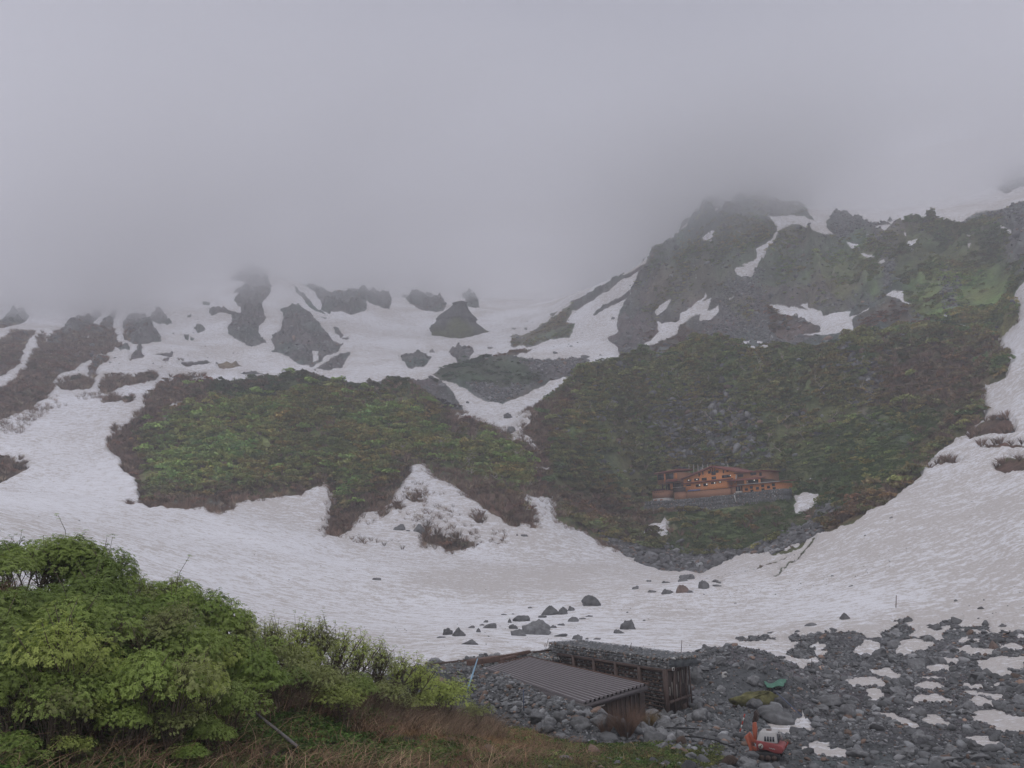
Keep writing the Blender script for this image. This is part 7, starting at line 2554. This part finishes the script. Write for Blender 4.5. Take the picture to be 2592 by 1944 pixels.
M_moss = simple_mat('mossy_stone', (0.12, 0.115, 0.05), 0.95, 0.7, 2.5, bump=1.0)
big_rock('F', 670, 1400, 220, 110, 'broad dark slab above the curved snow patch near the excavator', M_boulder_dark, 611, 0.5)
big_rock('F', 560, 1300, 340, 100, 'mossy yellow-green ledge below the green tarpaulin', M_moss, 612, 0.35)
big_rock('F', 700, 1300, 130, 80, 'dark overhanging rock at the right end of the mossy ledge', M_boulder_dark, 613, 0.5)
big_rock('F', 180, 1160, 80, 80, 'pale round boulder just right of the crib wall', M_boulder, 614, 0.8)
big_rock('F', 350, 1145, 45, 40, 'white-faced stone in the rubble right of the crib wall', M_wh, 615, 0.8)
big_rock('F', 500, 1080, 80, 60, 'tall angular block on the heap above the green tarpaulin', M_boulder, 616, 0.8)
big_rock('F', 935, 1330, 70, 45, 'rounded grey boulder right of the broad dark slab', M_boulder, 617, 0.8)
big_rock('F', 1080, 1370, 100, 90, 'tall pale boulder in the middle of the rubble', M_boulder, 618, 0.7)
big_rock('F', 1230, 1300, 60, 60, 'upright grey boulder left of the slanting snow patch', M_boulder, 619, 0.7)
big_rock('F', 1900, 1625, 130, 40, 'bluish grey boulder at the bottom right corner', M_boulder, 620, 0.7)
big_rock('F', 1150, 1600, 120, 60, 'grey boulder right of the lowest snow patch', M_boulder, 621, 0.7)
big_rock('F', 470, 1440, 60, 90, 'tall dark rock behind the excavator arm', M_boulder_dark, 622, 0.7)
big_rock('F', 1740, 1130, 60, 30, 'dark flat boulder between snow patches in the right rubble', M_boulder_dark, 623, 0.7)
big_rock('F', 1880, 1130, 90, 50, 'blue-grey boulder below the largest right-hand snow patch', M_boulder, 624, 0.7)
big_rock('E', 1470, 1450, 130, 80, 'big grey boulder at the foot of the stone heap', M_boulder, 625, 0.6)
big_rock('E', 1350, 1400, 110, 70, 'grey boulder left of the big one at the foot of the heap', M_boulder, 626, 0.6)
big_rock('E', 1350, 1500, 110, 40, 'flat grey boulder in the dry grass under the heap', M_boulder, 627, 0.6)
big_rock('E', 1760, 1505, 80, 40, 'dark boulder under the red-brown leafless bush', M_boulder_dark, 628, 0.7)
big_rock('D', 830, 1540, 80, 110, 'blue-grey pointed stone among the dead stems at the bottom', M_boulder, 629, 0.6, rmin=12)
big_rock('F', 40, 1270, 90, 110, 'large angular boulder touching the crib wall corner', M_boulder, 630, 0.8)
big_rock('F', 90, 1310, 70, 60, 'brownish boulder before the one touching the crib wall', M_boulder_red, 631, 0.8)
for k, (x, y) in enumerate(((1958 - 2, 1468), (2065, 1488))):
    big_rock('E', x, y, 46 if k == 0 else 22, 16, ['white scrap of plastic lying right of the leafless bush', 'small white plastic bag near the black hose'][k], M_wh, 640 + k, 0.6, name='litter')


def hose(c, pts, lab, rad=0.04, mat=M_bk):
    P = []
    for x, y in pts:
        g = ground(*px(c, x, y), 38, 80)
        P.append(g + [0, 0, 0.22])
    mb = MB()
    mb.tube(P, rad, 6)
    o = mb.build('hose', mat, None, off=P[0])
    o.location = P[0]
    tag(o, lab, 'hose')


hose('F', [(-10, 1442), (60, 1445), (130, 1448), (185, 1452)], 'short black hose lying on the gravel, upper one')
hose('F', [(100, 1500), (180, 1506), (280, 1520), (330, 1540), (400, 1565)], 'longer black hose running toward the excavator, lower one')

# ------------------------------------------------------------------ small excavator
EX = ground(*px('X', 1350, 1130), 40, 60)
em = np.linalg.norm(EX) / F / 11.06      # metres per measured pixel
EY = -math.atan2(EX[0], EX[1]) - R(10)
ex = empty('mini_excavator', EX, EY, 'small red and white excavator with a raised orange arm on the rubble', 'excavator')
M_or2 = simple_mat('orange_paint', (0.38, 0.11, 0.065), 0.5, 0.15, 2)
M_rb = simple_mat('red_body_paint', (0.27, 0.06, 0.06), 0.45, 0.12, 2)
M_cw = simple_mat('white_cab_paint', (0.45, 0.44, 0.43), 0.5, 0.1, 3)
S_ = em


def ep(x, y):   # measured pixel -> local x, z (upright)
    return (x - 1350) * S_, (1130 - y) * S_ * 1.02


def exb(name, mat, x0_, y0_, x1_, y1_, ya, yb, bevel=0.02, parent=None):
    a0, z1_ = ep(x0_, y0_)
    a1, z0_ = ep(x1_, y1_)
    mb = MB()
    mb.box(a0, a1, ya, yb, z0_, z1_)
    return mb.build(name, mat, parent or ex, bevel=bevel)


def exprism(name, mat, pts, ya, yb, bevel=0.02, parent=None):
    mb = MB()
    mb.prism([ep(x, y) for x, y in pts], ya, yb)
    return mb.build(name, mat, parent or ex, bevel=bevel)


for yy_ in (-0.62, 0.30):
    t = exprism('track', M_bk, [(1080, 1120), (1040, 1050), (1070, 960), (1140, 920), (1600, 930), (1700, 980), (1710, 1060), (1650, 1130)], yy_, yy_ + 0.32, 0.03)
    for k in range(4):
        mb = MB()
        cx_, cz_ = ep(1130 + k * 150, 1050)
        mb.tube([(cx_, yy_ - 0.03, cz_), (cx_, yy_ + 0.01, cz_)], 0.13, 12)
        mb.build('roller', M_steel, t)
exb('undercarriage', M_dk, 1180, 930, 1600, 1060, -0.28, 0.28)
body = exprism('body', M_rb, [(1160, 870), (1150, 660), (1640, 715), (1790, 780), (1815, 860), (1760, 940), (1600, 940), (1400, 880)], -0.62, 0.62, 0.05)
for k_, (y0b, nm_) in enumerate(((-0.64, 'cab'),)):
    # tapered cab: lower rectangle to smaller roof
    a0, zl_ = ep(1155, 700)
    a1, _ = ep(1675, 700)
    zl2_ = ep(0, 655)[1]
    zt__ = ep(0, 520)[1] + 0.10
    mb = MB()
    mb.hexa([(a0, -0.58, zl_ - 0.02), (a1, -0.58, zl_ - 0.02), (a1, 0.58, zl_ - 0.02), (a0, 0.58, zl_ - 0.02), (a0 + 0.20, -0.46, zt__), (a1 - 0.06, -0.46, zt__), (a1 - 0.06, 0.46, zt__), (a0 + 0.20, 0.46, zt__)])
    cab = mb.build('cab', M_cw, ex, bevel=0.03)
    mb = MB()
    mb.tube([((a0 + a1) / 2 + 0.05, 0.05, zt__ - 0.01), ((a0 + a1) / 2 + 0.05, 0.05, zt__ + 0.03)], 0.14, 16)
    mb.build('roof_hatch', M_wood, cab)
    for k in range(4):
        x_ = a1 - 0.62 + k * 0.13
        mb = MB()
        mb.hexa([(x_, -0.595, zl_ + 0.06), (x_ + 0.09, -0.595, zl_ + 0.06), (x_ + 0.09, -0.55, zl_ + 0.06), (x_, -0.55, zl_ + 0.06), (x_, -0.52, zl_ + 0.27), (x_ + 0.09, -0.52, zl_ + 0.27), (x_ + 0.09, -0.48, zl_ + 0.27), (x_, -0.48, zl_ + 0.27)])
        mb.build('side_window', M_gl, cab)
# rear window frame with loops
mb = MB()
a1, _ = ep(1675, 0)
z0_, z1_ = ep(0, 710)[1], ep(0, 530)[1] + 0.08
mb.tube([(a1, -0.5, z0_), (a1 - 0.04, -0.42, z1_), (a1 + 0.10, -0.2, z1_ - 0.05), (a1 + 0.14, 0.0, z0_)], 0.025, 6)
mb.tube([(a1 - 0.04, 0.42, z1_), (a1 + 0.1, 0.45, z0_)], 0.025, 6)
mb.build('cab_frame', M_cw, ex)
mb = MB()
mb.hexa([(a1 - 0.01, -0.44, z0_), (a1 + 0.02, -0.44, z0_), (a1 + 0.02, 0.4, z0_), (a1 - 0.01, 0.4, z0_), (a1 - 0.055, -0.36, z1_ - .06), (a1 - 0.03, -0.36, z1_ - .06), (a1 - 0.03, 0.36, z1_ - .06), (a1 - 0.055, 0.36, z1_ - .06)])
mb.build('rear_window', M_gl, ex)
# round emblem: a pale disc with a slanted bar, and the small worn lettering strip
cx_, cz_ = ep(1270, 790)
mb = MB()
mb.tube([(cx_, -0.625, cz_), (cx_, -0.65, cz_)], 0.125, 24)
emb = mb.build('emblem', M_fr, body)
mb = MB()
mb.hexa([(cx_ - .06, -0.655, cz_ - .07), (cx_ - .02, -0.655, cz_ - .08), (cx_ - .02, -0.651, cz_ - .08), (cx_ - .06, -0.651, cz_ - .07), (cx_ + .03, -0.655, cz_ + .08), (cx_ + .07, -0.655, cz_ + .07), (cx_ + .07, -0.651, cz_ + .07), (cx_ + .03, -0.651, cz_ + .08)])
mb.hexa([(cx_ - .09, -0.656, cz_ - .01), (cx_ + .03, -0.656, cz_ - .04), (cx_ + .03, -0.652, cz_ - .04), (cx_ - .09, -0.652, cz_ - .01), (cx_ - .09, -0.656, cz_ + .01), (cx_ + .03, -0.656, cz_ - .02), (cx_ + .03, -0.652, cz_ - .02), (cx_ - .09, -0.652, cz_ + .01)])
mb.build('emblem_mark', M_dk, body)
mb = MB()
lx0, lz0 = ep(1470, 825)
rgl = random.Random(3)
for k in range(6):
    x_ = lx0 + k * 0.048
    z_ = lz0 - k * 0.006
    mb.box(x_, x_ + 0.012, -0.632, -0.621, z_ - 0.03, z_ + 0.03)
    if k % 2 == 0:
        mb.box(x_ + 0.012, x_ + 0.034, -0.632, -0.621, z_ + 0.018, z_ + 0.03)
        mb.box(x_ + 0.012, x_ + 0.034, -0.632, -0.621, z_ - 0.006, z_ + 0.006)
    else:
        mb.box(x_ + 0.024, x_ + 0.034, -0.632, -0.621, z_ - 0.03, z_ + 0.03)
        mb.box(x_ + 0.012, x_ + 0.024, -0.632, -0.621, z_ - 0.03, z_ - 0.018)
mb.build('lettering', M_cw, body)
# arm
exprism('boom', M_or2, [(1060, 690), (1045, 450), (1065, 300), (1150, 295), (1160, 450), (1140, 600), (1120, 720)], -0.12, 0.10, 0.02)
exprism('arm_bracket', M_or2, [(1000, 760), (940, 640), (960, 530), (1010, 590), (1060, 680), (1130, 710), (1120, 770)], -0.16, 0.14, 0.02)
exprism('blade', M_or2, [(985, 1000), (975, 860), (880, 600), (930, 560), (1000, 740), (1040, 860), (1020, 1010)], -0.55, 0.35, 0.02)
exprism('blade_arm', M_or2, [(1000, 900), (1000, 830), (1130, 860), (1200, 940), (1120, 960)], -0.3, -0.15, 0.015)
mb = MB()
x0_, z0_ = ep(1070, 310)
x1_, z1_ = ep(1110, 160)
mb.tube([(x0_, 0.0, z0_), (x1_ + 0.0, 0.1, z1_)], 0.06, 8)
mb.build('cylinder', M_dk, ex)
exprism('bucket', M_dk, [(1080, 250), (1100, 60), (1150, 20), (1200, 120), (1190, 260), (1140, 300)], 0.0, 0.42, 0.02)
mb = MB()
x0_, z0_ = ep(1800, 870)
x1_, z1_ = ep(1880, 730)
mb.tube([(x0_, 0, z0_), (x1_, 0.1, z1_), (x1_ - 0.1, 0.3, z1_ - 0.02)], 0.03, 6)
mb.build('rear_rail', M_red, ex)
